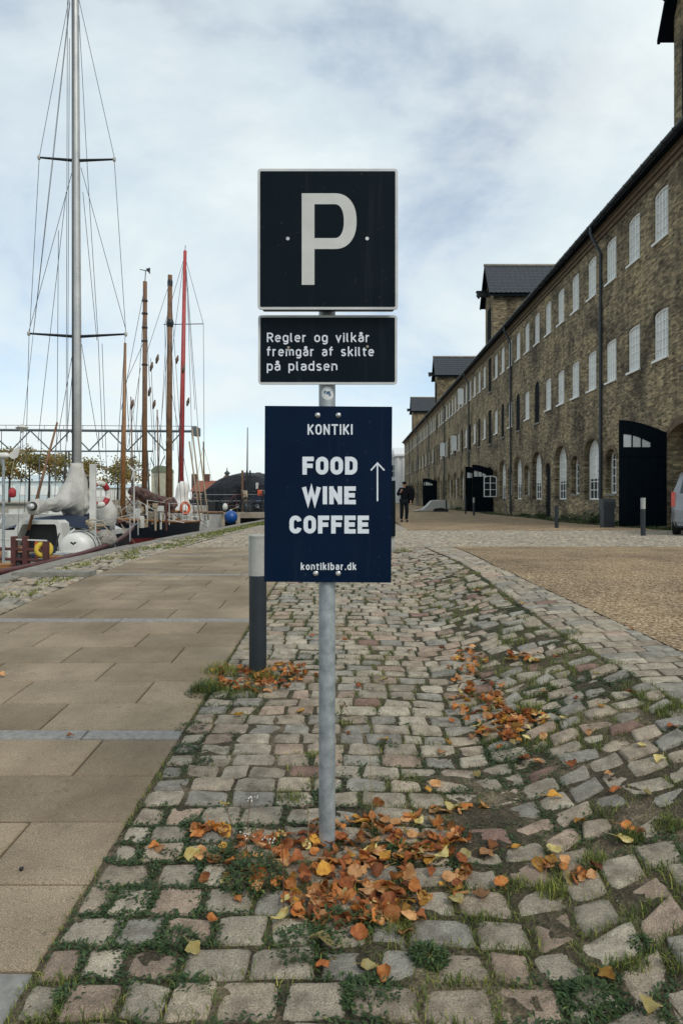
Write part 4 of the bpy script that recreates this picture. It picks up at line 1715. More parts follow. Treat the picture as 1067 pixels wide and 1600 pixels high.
LEAFNAME = ['orange', 'rust brown', 'tan orange', 'amber', 'yellow']


def leaf_at(pos, parent=None, steep=0.5, sc=1.0, w_=None, me=None):
    k, m = pick_leaf(w_)
    o = bpy.data.objects.new('leaf' if parent else 'fallen_leaf', m)
    COL.objects.link(o)
    if parent:
        o.parent = parent
        pos = Vector(pos) - Vector(parent.location)
    o.location = pos
    o.rotation_euler = (random.gauss(0, steep), random.gauss(0, steep), rnd(0, 2 * pi))
    s = sc * rnd(0.72, 1.25)
    o.scale = (s, s, s)
    return o, k


def pile(label, blobs, n, height, w_=None):
    """blobs: (px, py, rx, ry, weight) on the photo's ground"""
    c = G(blobs[0][0], blobs[0][1])
    root = empty('leaf_pile', tuple(c), label, 'leaf pile', 'drifts of fallen leaves')
    for i in range(n):
        b = random.choices(blobs, [q[4] for q in blobs])[0]
        a, rr = rnd(0, 2 * pi), sqrt(random.random()) * 0.95 if random.random() < 0.8 else rnd(0.5, 1.45)
        p = G(b[0] + b[2] * rr * cos(a), b[1] + b[3] * rr * sin(a))
        z = p.z + 0.008 + height * max(0, 1 - rr) * random.random() + rnd(0, 0.008)
        leaf_at((p.x, p.y, z), root, 0.42, 0.76, w_)
    return root


pile('heap of orange leaves around the foot of the sign pole', [(600, 1318, 135, 42, 5), (440, 1348, 140, 44, 3.0), (640, 1368, 100, 50, 2.4), (550, 1412, 110, 42, 2.0), (500, 1380, 170, 58, 2)], 300, 0.03)
pile('drift of orange leaves in the grass around the lamp bollard', [(372, 1060, 48, 20, 2), (440, 1055, 45, 16, 2), (400, 1075, 60, 12, 1)], 120, 0.035, [0.5, 0.2, 0.2, 0.08, 0.02])
pile('heap of orange leaves in the dip where the cobbles turn upward', [(790, 1140, 48, 26, 3), (765, 1110, 36, 20, 1.2), (815, 1125, 40, 12, 1)], 110, 0.03)
pile('thin drift of rusty leaves along the gutter above the larger heap', [(735, 1030, 30, 14, 1), (722, 1065, 26, 26, 1.2), (760, 1080, 34, 20, 0.9), (815, 1030, 26, 10, 0.7), (715, 1110, 20, 26, 0.4)], 85, 0.02)
pile('few orange and yellow leaves beside a dark weed on the left cobbles', [(325, 1304, 30, 7, 1), (345, 1302, 25, 6, 0.5)], 14, 0.015, [0.35, 0.15, 0.2, 0.15, 0.15])
pile('row of yellow and orange leaves on the sandy patch of cobbles', [(700, 1270, 34, 6, 1), (735, 1266, 24, 5, 0.8)], 13, 0.01, [0.3, 0.1, 0.2, 0.15, 0.25])
pile('small drift of leaves caught in grass on the rising cobbles', [(865, 1358, 30, 16, 1), (893, 1370, 22, 14, 1)], 13, 0.02)
pile('string of orange leaves trailing towards the big heap from below', [(545, 1430, 50, 16, 1.4), (600, 1420, 30, 12, 0.8), (490, 1410, 34, 12, 1)], 44, 0.02)
SC = [(110, 1154, 0), (372, 1122, 3), (503, 1480, 4), (302, 1491, 4), (505, 1516, 1), (602, 1530, 0), (751, 1406, 2), (712, 1415, 4), (783, 1387, 0), (680, 1231, 2), (668, 1240, 3), (770, 1327, 0), (806, 1331, 3), (865, 1250, 3), (980, 1300, 0), (1000, 1306, 1), (975, 1318, 4), (920, 1150, 2), (1002, 1170, 4), (1030, 1192, 4), (865, 1335, 4), (930, 1360, 1), (947, 1532, 3), (1015, 1583, 4), (820, 1190, 0), (840, 1196, 2), (855, 1128, 2), (880, 1127, 4), (937, 1108, 3), (983, 1085, 1), (870, 1030, 1), (930, 1056, 4), (815, 945, 3), (790, 940, 1), (745, 925, 0), (690, 1016, 1), (640, 1020, 1), (655, 935, 0), (600, 1065, 4), (545, 1150, 1), (690, 1180, 2), (700, 1165, 3), (745, 1215, 4), (440, 1440, 4), (330, 1445, 0), (240, 1329, 0), (250, 1332, 2), (470, 1115, 3), (487, 996, 1), (540, 1003, 0), (690, 1345, 4), (905, 1290, 3), (950, 1215, 2), (1010, 1245, 4), (890, 1200, 1), (2, 1058, 2), (640, 1440, 2), (575, 1520, 4), (985, 985, 0), (560, 1075, 1), (600, 1160, 3), (655, 1290, 4), (760, 1340, 2), (1050, 1140, 1), (850, 1085, 2), (900, 1095, 1), (960, 1240, 1)]
for px, py, k in SC:
    p = G(px, py)
    slabby = p.x < XS1
    wv = [0] * 5
    wv[k] = 1
    o, kk = leaf_at((p.x, p.y, p.z + 0.016), None, 0.22, 0.8, wv)
    if slabby:
        where = 'on the tan slabs'
    elif p.x > 0.95:
        where = 'on the rising cobbles ' + ('towards the sett band' if p.y > 3.9 else 'among the yellow green tufts' if p.y > 2.35 else 'near the split cobble')
    elif p.x > 0.4:
        where = 'in the dip of the cobbles ' + ('beyond the gutter heap' if p.y > 3.7 else 'beside the sandy patch' if p.y > 2.6 else 'right of the pole heap')
    elif p.y > pole_y + 0.25:
        where = 'on the cobbles between sign pole and lamp bollard' if p.y < 4.6 else 'on the cobbles beyond the lamp bollard'
    else:
        where = 'on the cobbles ' + ('left of the bushy weed' if p.x < -0.25 else 'in front of the pole heap')
    tag(o, '%s fallen leaf lying %s' % (LEAFNAME[k], where), 'leaf', 'loose %s leaves %s' % (LEAFNAME[k], where))


def green(name, c1, c2):
    t = NT(name)
    p = t.pos(True)
    c = t.ramp(t.noise(p, 30, 3), [(0.3, c2), (0.7, c1)])
    a = t.n('Attribute', attribute_name='tint').outputs['Color']
    c = t.mix(1.0, c, a, 'MULTIPLY')
    m = t.done(c, 0.6, 0, 0.3)
    tr = t.n('BsdfTranslucent')
    t.l(c, tr.inputs['Color'])
    mx = t.n('MixShader')
    mx.inputs[0].default_value = 0.25
    t.l(t.b.outputs[0], mx.inputs[1])
    t.l(tr.outputs[0], mx.inputs[2])
    t.l(mx.outputs[0], t.t.nodes['Material Output'].inputs['Surface'])
    return m


MAT['grass'] = green('grass_green', (0.145, 0.185, 0.055), (0.07, 0.10, 0.032))
MAT['weed'] = green('weed_dark_green', (0.062, 0.105, 0.042), (0.028, 0.056, 0.025))
MAT['straw'] = simple('dry_stem', (0.30, 0.235, 0.12), (0.17, 0.115, 0.06), 30, 0.8)
MAT['red_stem'] = simple('red_brown_stem', (0.15, 0.06, 0.03), (0.08, 0.035, 0.02), 40, 0.8)
MAT['flower'] = simple('white_flower', (0.62, 0.62, 0.56), (0.45, 0.45, 0.4), 40, 0.8)
MAT['seed'] = simple('seed_head_yellow', (0.42, 0.33, 0.10), (0.3, 0.2, 0.06), 40, 0.8)


def gtint(dry=0.15):
    k = rnd(0.6, 1.35)
    if random.random() < dry:
        return (2.4 * k, 1.9 * k, 1.3 * k)
    return (k * rnd(0.85, 1.2), k, k * rnd(0.7, 1.0))


def blade(mb, p, h, lean, wd, dry=0.15):
    mb.tint = gtint(dry)
    a = rnd(0, 2 * pi)
    d = Vector((cos(a), sin(a), 0))
    s = Vector((-sin(a), cos(a), 0)) * wd / 2
    p = Vector(p)
    m = p + d * lean * h * 0.35 + Vector((0, 0, h * 0.6))
    e = p + d * lean * h + Vector((0, 0, h * (1 - 0.35 * lean)))
    mb.add([p - s, p + s, m - s * 0.7, m + s * 0.7, e], [(0, 1, 3, 2), (2, 3, 4)])


def tuft(c, rx, ry, h, n, dry, mb=None, lean=0.8, wd=0.0032):
    mb = mb or MB()
    for i in range(n):
        a, r = rnd(0, 2 * pi), sqrt(random.random())
        x, y = c[0] + rx * r * cos(a), c[1] + ry * r * sin(a)
        hh = h * rnd(0.4, 1.1) * (1 - 0.5 * r)
        blade(mb, (x, y, gz(x, y) - 0.016), hh + 0.016, rnd(0.1, lean), wd * rnd(0.7, 1.4), dry)
    return mb


def leaflet(mb, p, d, L, wd, droop=0.4):
    """small broad leaf from point p along direction d"""
    mb.tint = gtint(0.03)
    d = Vector(d).normalized()
    s = d.cross(Vector((0, 0, 1)))
    s = s.normalized() * wd / 2 if s.length > 1e-3 else Vector((wd / 2, 0, 0))
    p = Vector(p)
    m1 = p + d * L * 0.35 + Vector((0, 0, 0.05 * L))
    m2 = p + d * L * 0.72 - Vector((0, 0, droop * L * 0.15))
    e = p + d * L - Vector((0, 0, droop * L * 0.4))
    mb.add([p, m1 - s, m1 + s, m2 - s * 0.8, m2 + s * 0.8, e], [(0, 2, 1), (1, 2, 4, 3), (3, 4, 5)])


def bush(c, rx, ry, h, n, L=0.021, wd=0.008, mb=None):
    """low leafy weed: many small leaves filling a mound"""
    mb = mb or MB()
    for i in range(n):
        a, r = rnd(0, 2 * pi), sqrt(random.random())
        x, y = c[0] + rx * r * cos(a), c[1] + ry * r * sin(a)
        z = gz(x, y) - 0.012 + h * (1 - r * r) * rnd(0.15, 1.0)
        aa = a + rnd(-1.2, 1.2)
        leaflet(mb, (x, y, z), (cos(aa), sin(aa), rnd(-0.2, 0.9)), L * rnd(0.5, 1.2), wd * rnd(0.5, 1.1))
    return mb


def px_size(px, py, dx):
    return abs(dx) * G(px, py).y / F


# grass tufts: px, py, half width px, height m, blades, dry, label
GT = [
    (324, 1078, 26, 0.12, 520, 0.25, 'lush grass clump at the slab edge beside the leaf drift'),
    (345, 1050, 30, 0.13, 240, 0.6, 'pale dry grass fringe growing along the slab edge behind leaves'),
    (412, 1062, 26, 0.12, 260, 0.15, 'short grass growing round the foot of the lamp bollard'),
    (378, 1082, 40, 0.07, 380, 0.1, 'low green mat of grass below the bollard leaf drift'),
    (455, 1248, 24, 0.05, 160, 0.12, 'green tuft left of the sign pole on pale cobbles'),
    (490, 1180, 18, 0.04, 90, 0.5, 'yellowish tuft left of the sign pole halfway to the bollard'),
    (640, 1215, 26, 0.035, 110, 0.15, 'flat grass tuft right of the sign pole'),
    (660, 1325, 18, 0.045, 110, 0.2, 'grass growing at the far end of the leaf heap'),
    (600, 1290, 40, 0.045, 150, 0.35, 'thin grass sprouting just behind the leaf heap'),
    (620, 1450, 30, 0.05, 150, 0.3, 'thin grass below the leaf heap'),
    (860, 1395, 26, 0.075, 200, 0.45, 'yellow green grass tuft between rising cobbles with caught leaves'),
    (925, 1350, 24, 0.07, 170, 0.3, 'upright grass tuft by a brown cobble on the rising side'),
    (985, 1310, 22, 0.08, 170, 0.2, 'grass tuft holding a bright orange leaf'),
    (810, 1385, 26, 0.05, 150, 0.2, 'short grass in the joints left of the yellow green tuft'),
    (822, 1110, 26, 0.09, 150, 0.35, 'long bladed grass tuft arching beside the gutter leaves'),
    (800, 1005, 26, 0.10, 140, 0.45, 'arching grass tuft on the rising cobbles above the leaf drift'),
    (742, 920, 14, 0.08, 90, 0.3, 'small grass tuft where the cobbles meet the sett band'),
    (765, 930, 12, 0.08, 80, 0.3, 'second small tuft beside the sett band'),
    (628, 862, 16, 0.16, 150, 0.4, 'tall grass clump at the foot of the notice board'),
    (990, 1510, 26, 0.05, 120, 0.15, 'grass in the wide joint beside the big cobble'),
    (1040, 1290, 28, 0.05, 150, 0.15, 'grass patch between two brown cobbles on the rising side'),
    (760, 1440, 24, 0.045, 130, 0.2, 'short grass left of the large upright cobble'),
    (720, 1400, 22, 0.04, 110, 0.25, 'grass at the right rim of the leaf heap'),
    (540, 1130, 14, 0.045, 80, 0.2, 'tiny grass tuft just right of the sign pole'),
    (765, 1160, 22, 0.055, 120, 0.2, 'grass standing in the dip beside the gutter leaf heap'),
    (840, 1165, 30, 0.05, 150, 0.25, 'grass joint strip above pale cobbles on the slope'),
    (1045, 1110, 30, 0.06, 170, 0.15, 'grass verge where the slope meets the sett band'),
    (955, 1040, 24, 0.06, 120, 0.15, 'grass line at the edge of the sett band'),
    (890, 990, 22, 0.07, 120, 0.15, 'green grass strip dividing cobbles from the smooth band'),
]
for px, py, wpx, h, n, dry, lb in GT:
    c = G(px, py)
    r = px_size(px, py, wpx)
    o = tuft(c, r, r * 0.7, h, n, dry).build('grass_tuft', MAT['grass'], None, off=tuple(c))
    tag(o, lb, 'grass', 'grass tufts in the paving')
WD = [
    (398, 1378, 50, 0.12, 560, 'bushy dark green weed at the left of the leaf heap'),
    (300, 1292, 20, 0.055, 170, 'dark weed on the left cobbles beside yellow leaves'),
    (345, 1345, 32, 0.07, 190, 'small dark weed between the leaf heap and the left cobbles'),
    (300, 1136, 28, 0.03, 170, 'flat green weed mat overhanging the slab edge'),
    (288, 1170, 18, 0.028, 100, 'flat weed mat in the gap by the slab edge'),
    (322, 1190, 12, 0.03, 60, 'little weed between pale cobbles near the slab edge'),
    (265, 1335, 18, 0.03, 90, 'reddish green weed spreading on the left cobbles'),
    (470, 1480, 60, 0.055, 320, 'wide dark weed patch below the leaf heap'),
    (670, 1495, 30, 0.05, 220, 'dark weed clump between grey cobbles below the leaf heap'),
    (580, 1555, 50, 0.045, 240, 'low weeds along the joints at the bottom cobble rows'),
    (275, 1470, 36, 0.04, 160, 'weed spreading around a small grey cobble'),
    (215, 1400, 34, 0.03, 150, 'creeping weed in a joint on the left cobbles'),
    (300, 1540, 30, 0.035, 130, 'weed cross between two pink cobbles'),
    (110, 1555, 30, 0.03, 110, 'weed strip along the slab edge near a pale pebble'),
    (920, 1560, 46, 0.05, 260, 'dark weed patch below the split cobble'),
    (625, 1335, 26, 0.06, 150, 'green weed poking through the orange leaf heap'),
    (575, 1440, 24, 0.05, 120, 'weed with dark leaves at the lower rim of the heap'),
    (1000, 1475, 20, 0.035, 90, 'moss cushion on the pale wedge shaped cobble'),
    (605, 1165, 18, 0.04, 80, 'small weed beside the curved dry stem'),
    (845, 1080, 30, 0.04, 150, 'dark weed mat on the slope below the arching tuft'),
    (720, 1240, 22, 0.04, 90, 'weed at the rim of the sandy patch'),
    (318, 1084, 26, 0.10, 240, 'leafy green weed at the slab edge beside the bollard leaf drift'),
    (450, 1062, 30, 0.05, 180, 'dark weed mat right of the lamp bollard foot'),
    (520, 1445, 40, 0.06, 220, 'dark weed growing under the lower edge of the leaf heap'),
    (785, 1180, 34, 0.05, 180, 'dark weed below the gutter leaf heap'),
]
for px, py, wpx, h, n, lb in WD:
    c = G(px, py)
    r = px_size(px, py, wpx)
    o = bush(c, r * 1.1, r * 0.85, h, int(n * 2.2)).build('weed', MAT['weed'], None, off=tuple(c))
    tag(o, lb, 'weed', 'weeds in the paving')


# tall stalks
def stalk(px, py, pts, label, mat, head=None, r=0.0018, leaves=0):
    c = G(px, py)
    root = empty('weed_stalk', tuple(c), label, 'weed')
    y = c.y
    p3 = [c - Vector((0, 0, 0.02))] + [Vector(((a - CX) * (y + dy) / F, y + dy, E - (b - CY) * (y + dy) / F)) for a, b, dy in pts]
    MB().tube(p3, [r * (1 - 0.5 * i / len(p3)) for i in range(len(p3))], 5).build('stem', mat, root)
    if leaves:
        mb = MB()
        for i in range(leaves):
            k = rnd(0, len(p3) - 1.01)
            q = p3[int(k)].lerp(p3[int(k) + 1], k % 1)
            a = rnd(0, 2 * pi)
            leaflet(mb, q, (cos(a), sin(a), rnd(0, 0.7)), rnd(0.012, 0.03), rnd(0.003, 0.007))
        mb.build('foliage', MAT['weed'], root)
    if head:
        mb = MB()
        for i in range(12):
            d = Vector((random.gauss(0, 0.012), random.gauss(0, 0.012), random.gauss(0, 0.006)))
            mb.sphere(p3[-1] + d, rnd(0.0018, 0.0036), 6, 4)
        mb.build('flower_head', head, root)


stalk(582, 1300, [(580, 1230, 0), (578, 1180, 0.02), (565, 1140, 0.03), (535, 1100, 0.04)], 'thin curved dry stem rising behind the leaf heap', MAT['straw'], MAT['red_stem'])
stalk(443, 1425, [(443, 1370, 0), (441, 1330, 0.0), (438, 1300, 0.01)], 'reddish seed stalk in front of the bushy weed', MAT['red_stem'], MAT['seed'], 0.0022, 6)
stalk(385, 1345, [(386, 1310, 0.0), (388, 1280, 0.01), (391, 1247, 0.02)], 'upright stalk with a white flower left of the sign pole', MAT['red_stem'], MAT['flower'], 0.0016, 16)
stalk(410, 1350, [(402, 1320, 0), (390, 1296, 0.0), (386, 1301, 0.0)], 'leaning stalk with white flower above the bushy weed', MAT['straw'], MAT['flower'], 0.0015, 18)
stalk(430, 1350, [(425, 1326, 0), (420, 1312, 0)], 'short stalk with white flower beside the heap', MAT['straw'], MAT['flower'], 0.0014, 14)
stalk(365, 1330, [(362, 1290, 0), (352, 1255, 0)], 'feathery brown stalk on the left of the heap', MAT['red_stem'], MAT['seed'], 0.0015, 20)
stalk(480, 1330, [(482, 1290, 0), (480, 1258, 0.01)], 'brown seed stalk standing close to the sign pole', MAT['straw'], MAT['red_stem'], 0.0015, 10)
stalk(615, 1250, [(622, 1225, 0), (640, 1205, 0.0), (665, 1180, 0.0)], 'short dry twig leaning right of the sign pole', MAT['straw'], None, 0.0012)
stalk(550, 1440, [(530, 1410, 0.02), (505, 1385, 0.05), (490, 1372, 0.07)], 'bent brown stalk lying through the leaf heap', MAT['red_stem'], None, 0.0017, 6)

# joint greenery: short grass and moss in the gaps between cobbles, uncountable
jg, jw = MB(), MB()
for (q, z, tn, tl) in QUADS:
    cy = sum(p[1] for p in q) / 4
    cxq = sum(p[0] for p in q) / 4
    if cy > 9.5:
        continue
    for e_ in range(2):
        a, b = Vector(q[0 if e_ == 0 else 1]), Vector(q[1 if e_ == 0 else 2])
        mid = (a + b) / 2
        d = noise.noise((mid.x * 1.3 + 3, mid.y * 1.3, 0.5)) + 0.25 * noise.noise((mid.x * 5, mid.y * 5, 2.5))
        d += 0.24 if mid.x > 0.65 else 0.0
        if mid.x > 1.25:
            d += 0.12
        if abs(mid.x - (interp(BL, mid.y) - 0.06)) < 0.12:
            d += 0.3
        d += 0.12 if (e_ == 1 and 3 < mid.y) else 0
        d += 0.16 * sstep((3.4 - cy) / 1.2) + 0.08
        if d < 0.05:
            continue
        cnt = int((18 + 60 * min(0.7, d)) * (1.5 if cy < 3 else 1 if cy < 5 else 0.6))
        kind = noise.noise((mid.x * 2.1, mid.y * 2.1, 9.0)) < -0.05
        for i in range(cnt):
            t_ = rnd(-0.05, 1.05)
            p = a.lerp(b, t_) + Vector((random.gauss(0, 0.012), random.gauss(0, 0.012) - (0.008 if e_ == 0 else 0)))
            zz_ = gz(p.x, p.y) - 0.02
            if kind:
                an = rnd(0, 2 * pi)
                leaflet(jw, (p.x, p.y, zz_ + 0.012 + rnd(0, 0.012)), (cos(an), sin(an), rnd(0, 0.9)), rnd(0.010, 0.024), rnd(0.004, 0.009))
            else:
                blade(jg, (p.x, p.y, zz_), rnd(0.02, 0.05), rnd(0.2, 1.0), rnd(0.002, 0.004), 0.22)
# everywhere the soil shows between stones
CELL = {}
for (q, z, tn, tl) in QUADS:
    cq = (sum(p[0] for p in q) / 4, sum(p[1] for p in q) / 4)
    if cq[1] < 8.5:
        CELL.setdefault((int(floor(cq[0] / 0.25)), int(floor(cq[1] / 0.25))), []).append(q)


def on_stone(x, y):
    ci, cj = int(floor(x / 0.25)), int(floor(y / 0.25))
    for i in (-1, 0, 1):
        for j in (-1, 0, 1):
            for q in CELL.get((ci + i, cj + j), ()):
                ok = True
                for k in range(4):
                    (ax, ay), (bx, by) = q[k], q[(k + 1) % 4]
                    if (bx - ax) * (y - ay) - (by - ay) * (x - ax) < 0.0012:
                        ok = False
                        break
                if ok:
                    return True
    return False


for i in range(85000):
    y = 1.5 + 6.5 * random.random() ** 1.6
    x = rnd(XS1 + 0.01, interp(BL, y) + 0.02)
    d = noise.noise((x * 1.9 + 5, y * 1.9, 3.1)) + 0.5 * noise.noise((x * 6, y * 6, 1.1)) + (0.22 if x > 0.7 else 0.05) + (0.15 if y < 2.4 else 0)
    if d < 0.12 or on_stone(x, y):
        continue
    if noise.noise((x * 2.1, y * 2.1, 9.0)) < -0.02:
        an = rnd(0, 2 * pi)
        leaflet(jw, (x, y, gz(x, y) - 0.004 + rnd(0, 0.014)), (cos(an), sin(an), rnd(0, 0.9)), rnd(0.010, 0.024), rnd(0.004, 0.009))
    else:
        blade(jg, (x, y, gz(x, y) - 0.014), rnd(0.022, 0.05) * (1.3 if x > 0.7 else 1), rnd(0.2, 1.0), rnd(0.0024, 0.0046), 0.15)
tag(jg.build('joint_grass', MAT['grass']), 'short grass growing in the joints between cobbles', 'grass', None, 'stuff')
tag(jw.build('joint_weeds', MAT['weed']), 'creeping weeds and moss in the joints between cobbles', 'weeds', None, 'stuff')
# grass along the slab edge and on the quay verge
sg = MB()
y = 1.6
while y < 12:
    if noise.noise((0, y * 2.2, 4)) > -0.1:
        for i in range(7):
            x_ = XS1 + random.gauss(0.004, 0.007)
            blade(sg, (x_, y + rnd(-0.03, 0.03), gz(x_, y) - 0.015), rnd(0.018, 0.045), rnd(0.2, 1), rnd(0.002, 0.004), 0.3)
    y += 0.035
tag(sg.build('slab_edge_grass', MAT['grass']), 'sparse grass along the seam between slabs and cobbles', 'grass', None, 'stuff')
vgm = MB()
for i in range(16000):
    y = 5 + 30 * random.random() ** 1.3
    x = rnd(XQ + 0.38, XS0 - 0.05)
    d = noise.noise((x * 2.2, y * 1.1, 7)) + (0.45 if y > 15 else (0.12 if y > 9 else -0.05))
    if d < 0.05:
        continue
    if y > 17 and x > XQ + 0.95:
        continue
    hh = rnd(0.02, 0.05) * (1.3 if y > 17 else 1)
    blade(vgm, (x, y, gz(x, y) - 0.012), hh, rnd(0.2, 1), rnd(0.006, 0.012) * (1 + y / 18), 0.35)
tag(vgm.build('verge_grass', MAT['grass']), 'thin grass overgrowing the cobbled quay verge', 'grass', None, 'stuff')

# small loose pebbles and grit
pb = MB()
for i in range(2600):
    y = 1.45 + 4.2 * random.random() ** 1.5
    x = rnd(XS1 - 0.03, 1.9)
    if noise.noise((x * 2, y * 2, 3.3)) < -0.12:
        continue
    z = gz(x, y) - 0.008
    r = rnd(0.0018, 0.0048)
    k = rnd(0.7, 1.5)
    pb.tint = (0.30 * k, 0.27 * k, 0.22 * k)
    pb.sphere((x, y, z), (r * rnd(0.8, 1.4), r * rnd(0.8, 1.4), r * 0.75), 5, 3)
tag(pb.build('pebbles', MAT['cobble']), 'loose grit and tiny pebbles between the cobbles', 'pebbles', None, 'stuff')
# single dark stone lying on the slabs
p = G(34, 1360)
o = MB().sphere(tuple(p + Vector((0, 0, 0.006))), (0.008, 0.008, 0.007), 9, 6, 0.12).build('pebble', MAT['black_metal'], None, True, off=tuple(p))
tag(o, 'small black pebble lying on a tan slab', 'pebble')
p = G(75, 1590)

# shrubs along the warehouse foot
for i, (px, py, wpx, h, lb) in enumerate(((845, 806, 13, 0.6, 'low dark shrub by the narrow door of the warehouse'), (915, 812, 28, 0.75, 'wide dark shrub beneath the tall arched window'), (888, 812, 18, 0.5, 'small shrub at the wall before a small window'), (935, 812, 10, 0.8, 'shrub beside the litter bin and downpipe'), (965, 815, 8, 0.2, 'scruffy weed at the wall by the gate leaf'), (820, 806, 10, 0.22, 'small weed patch at the wall by the bicycle'), (716, 797, 5, 0.55, 'bushy weed beside the tarpaulin heap'))):
    y = (XB - 0.45) * F / (px - CX)
    x = XB - 0.45
    r = max(0.3, wpx * y / F * 1.0)
    mb = MB()
    n = 330
    for j in range(n):
        a, b = rnd(0, 2 * pi), sqrt(random.random())
        xx, yy = x + 0.32 * b * cos(a), y + r * 1.8 * b * sin(a)
        lump = 0.6 + 0.5 * noise.noise((yy * 1.7, i, 0))
        z = gz(xx, yy) + h * (1 - b * b * 0.7) * lump * rnd(0.05, 1.0)
        leaflet(mb, (xx, yy, z), (rnd(-1, 0.6), rnd(-1, 1), rnd(-0.3, 0.8)), rnd(0.07, 0.15), rnd(0.04, 0.08))
    o = mb.build('shrub', MAT['weed'], None, off=(x, y, gz(x, y)))
    tag(o, lb, 'shrub', 'plants along the warehouse wall')
wg = MB()
for j in range(5200):
    y = 20 + 50 * random.random() ** 1.6
    x = rnd(8.75, 10.05)
    if noise.noise((x, y * 0.6, 1)) < -0.05:
        continue
    blade(wg, (x, y, gz(x, y) - 0.03), rnd(0.05, 0.16), rnd(0.2, 1), rnd(0.012, 0.03), 0.2)
tag(wg.build('wall_foot_grass', MAT['weed']), 'dark grass strip along the foot of the warehouse wall', 'grass', None, 'stuff')
# ------------------------------------------------------------------ boats
MAT['hull_navy'] = simple('hull_navy', (0.008, 0.012, 0.02), (0.005, 0.008, 0.013), 3, 0.35)
MAT['hull_red'] = simple('hull_red', (0.125, 0.016, 0.014), (0.07, 0.012, 0.012), 3, 0.45)
MAT['boat_white'] = simple('boat_white', (0.6, 0.6, 0.56), (0.42, 0.42, 0.39), 3, 0.4)
MAT['canvas_white'] = simple('canvas_white', (0.46, 0.45, 0.41), (0.32, 0.315, 0.29), 5, 0.85, 0, 0.5, 14, 0.03)
MAT['canvas_blue'] = simple('canvas_dark_blue', (0.012, 0.025, 0.06), (0.008, 0.016, 0.035), 5, 0.8, 0, 0.4, 14, 0.03)
MAT['sail_brown'] = simple('sail_brown_plum', (0.15, 0.085, 0.075), (0.06, 0.035, 0.032), 8, 0.85, 0, 0.7, 16, 0.03)
MAT['alu'] = simple('mast_aluminium', (0.45, 0.46, 0.45), (0.32, 0.33, 0.33), 3, 0.4, 0.3)
MAT['wood'] = simple('varnished_wood', (0.30, 0.145, 0.05), (0.17, 0.075, 0.026), 6, 0.45)
MAT['wood_dark'] = simple('dark_spar_wood', (0.20, 0.10, 0.042), (0.085, 0.042, 0.02), 5, 0.55)
MAT['wood_red'] = simple('red_mast_paint', (0.40, 0.055, 0.05), (0.26, 0.035, 0.034), 5, 0.5)
MAT['wood_maroon'] = simple('maroon_paint', (0.10, 0.028, 0.024), (0.05, 0.016, 0.014), 6, 0.55)
MAT['deck'] = simple('weathered_deck', (0.30, 0.26, 0.2), (0.19, 0.16, 0.12), 5, 0.85)
MAT['wire'] = simple('rigging_wire', (0.10, 0.11, 0.115), None, 5, 0.5, 0.2)
MAT['rope'] = simple('hemp_rope', (0.36, 0.30, 0.21), (0.24, 0.19, 0.13), 30, 0.9)
MAT['yellow_foam'] = simple('yellow_foam', (0.60, 0.44, 0.05), (0.48, 0.33, 0.03), 10, 0.6)
MAT['orange_foam'] = simple('orange_foam', (0.60, 0.10, 0.03), (0.48, 0.07, 0.02), 10, 0.6)
MAT['red_band'] = simple('red_band', (0.34, 0.02, 0.03), None, 10, 0.6)
MAT['black_rubber'] = simple('black_rubber', (0.014, 0.015, 0.017), None, 10, 0.7)
MAT['tarp_black'] = simple('black_tarpaulin', (0.009, 0.011, 0.015), (0.005, 0.006, 0.009), 1.5, 0.6, 0, 0.9, 2.2, 0.25, spec=0.2)
MAT['blue_buoy'] = simple('blue_buoy', (0.006, 0.075, 0.30), (0.005, 0.055, 0.22), 6, 0.4)
MAT['block_brown'] = simple('rigging_block_brown', (0.12, 0.07, 0.04), None, 10, 0.6)


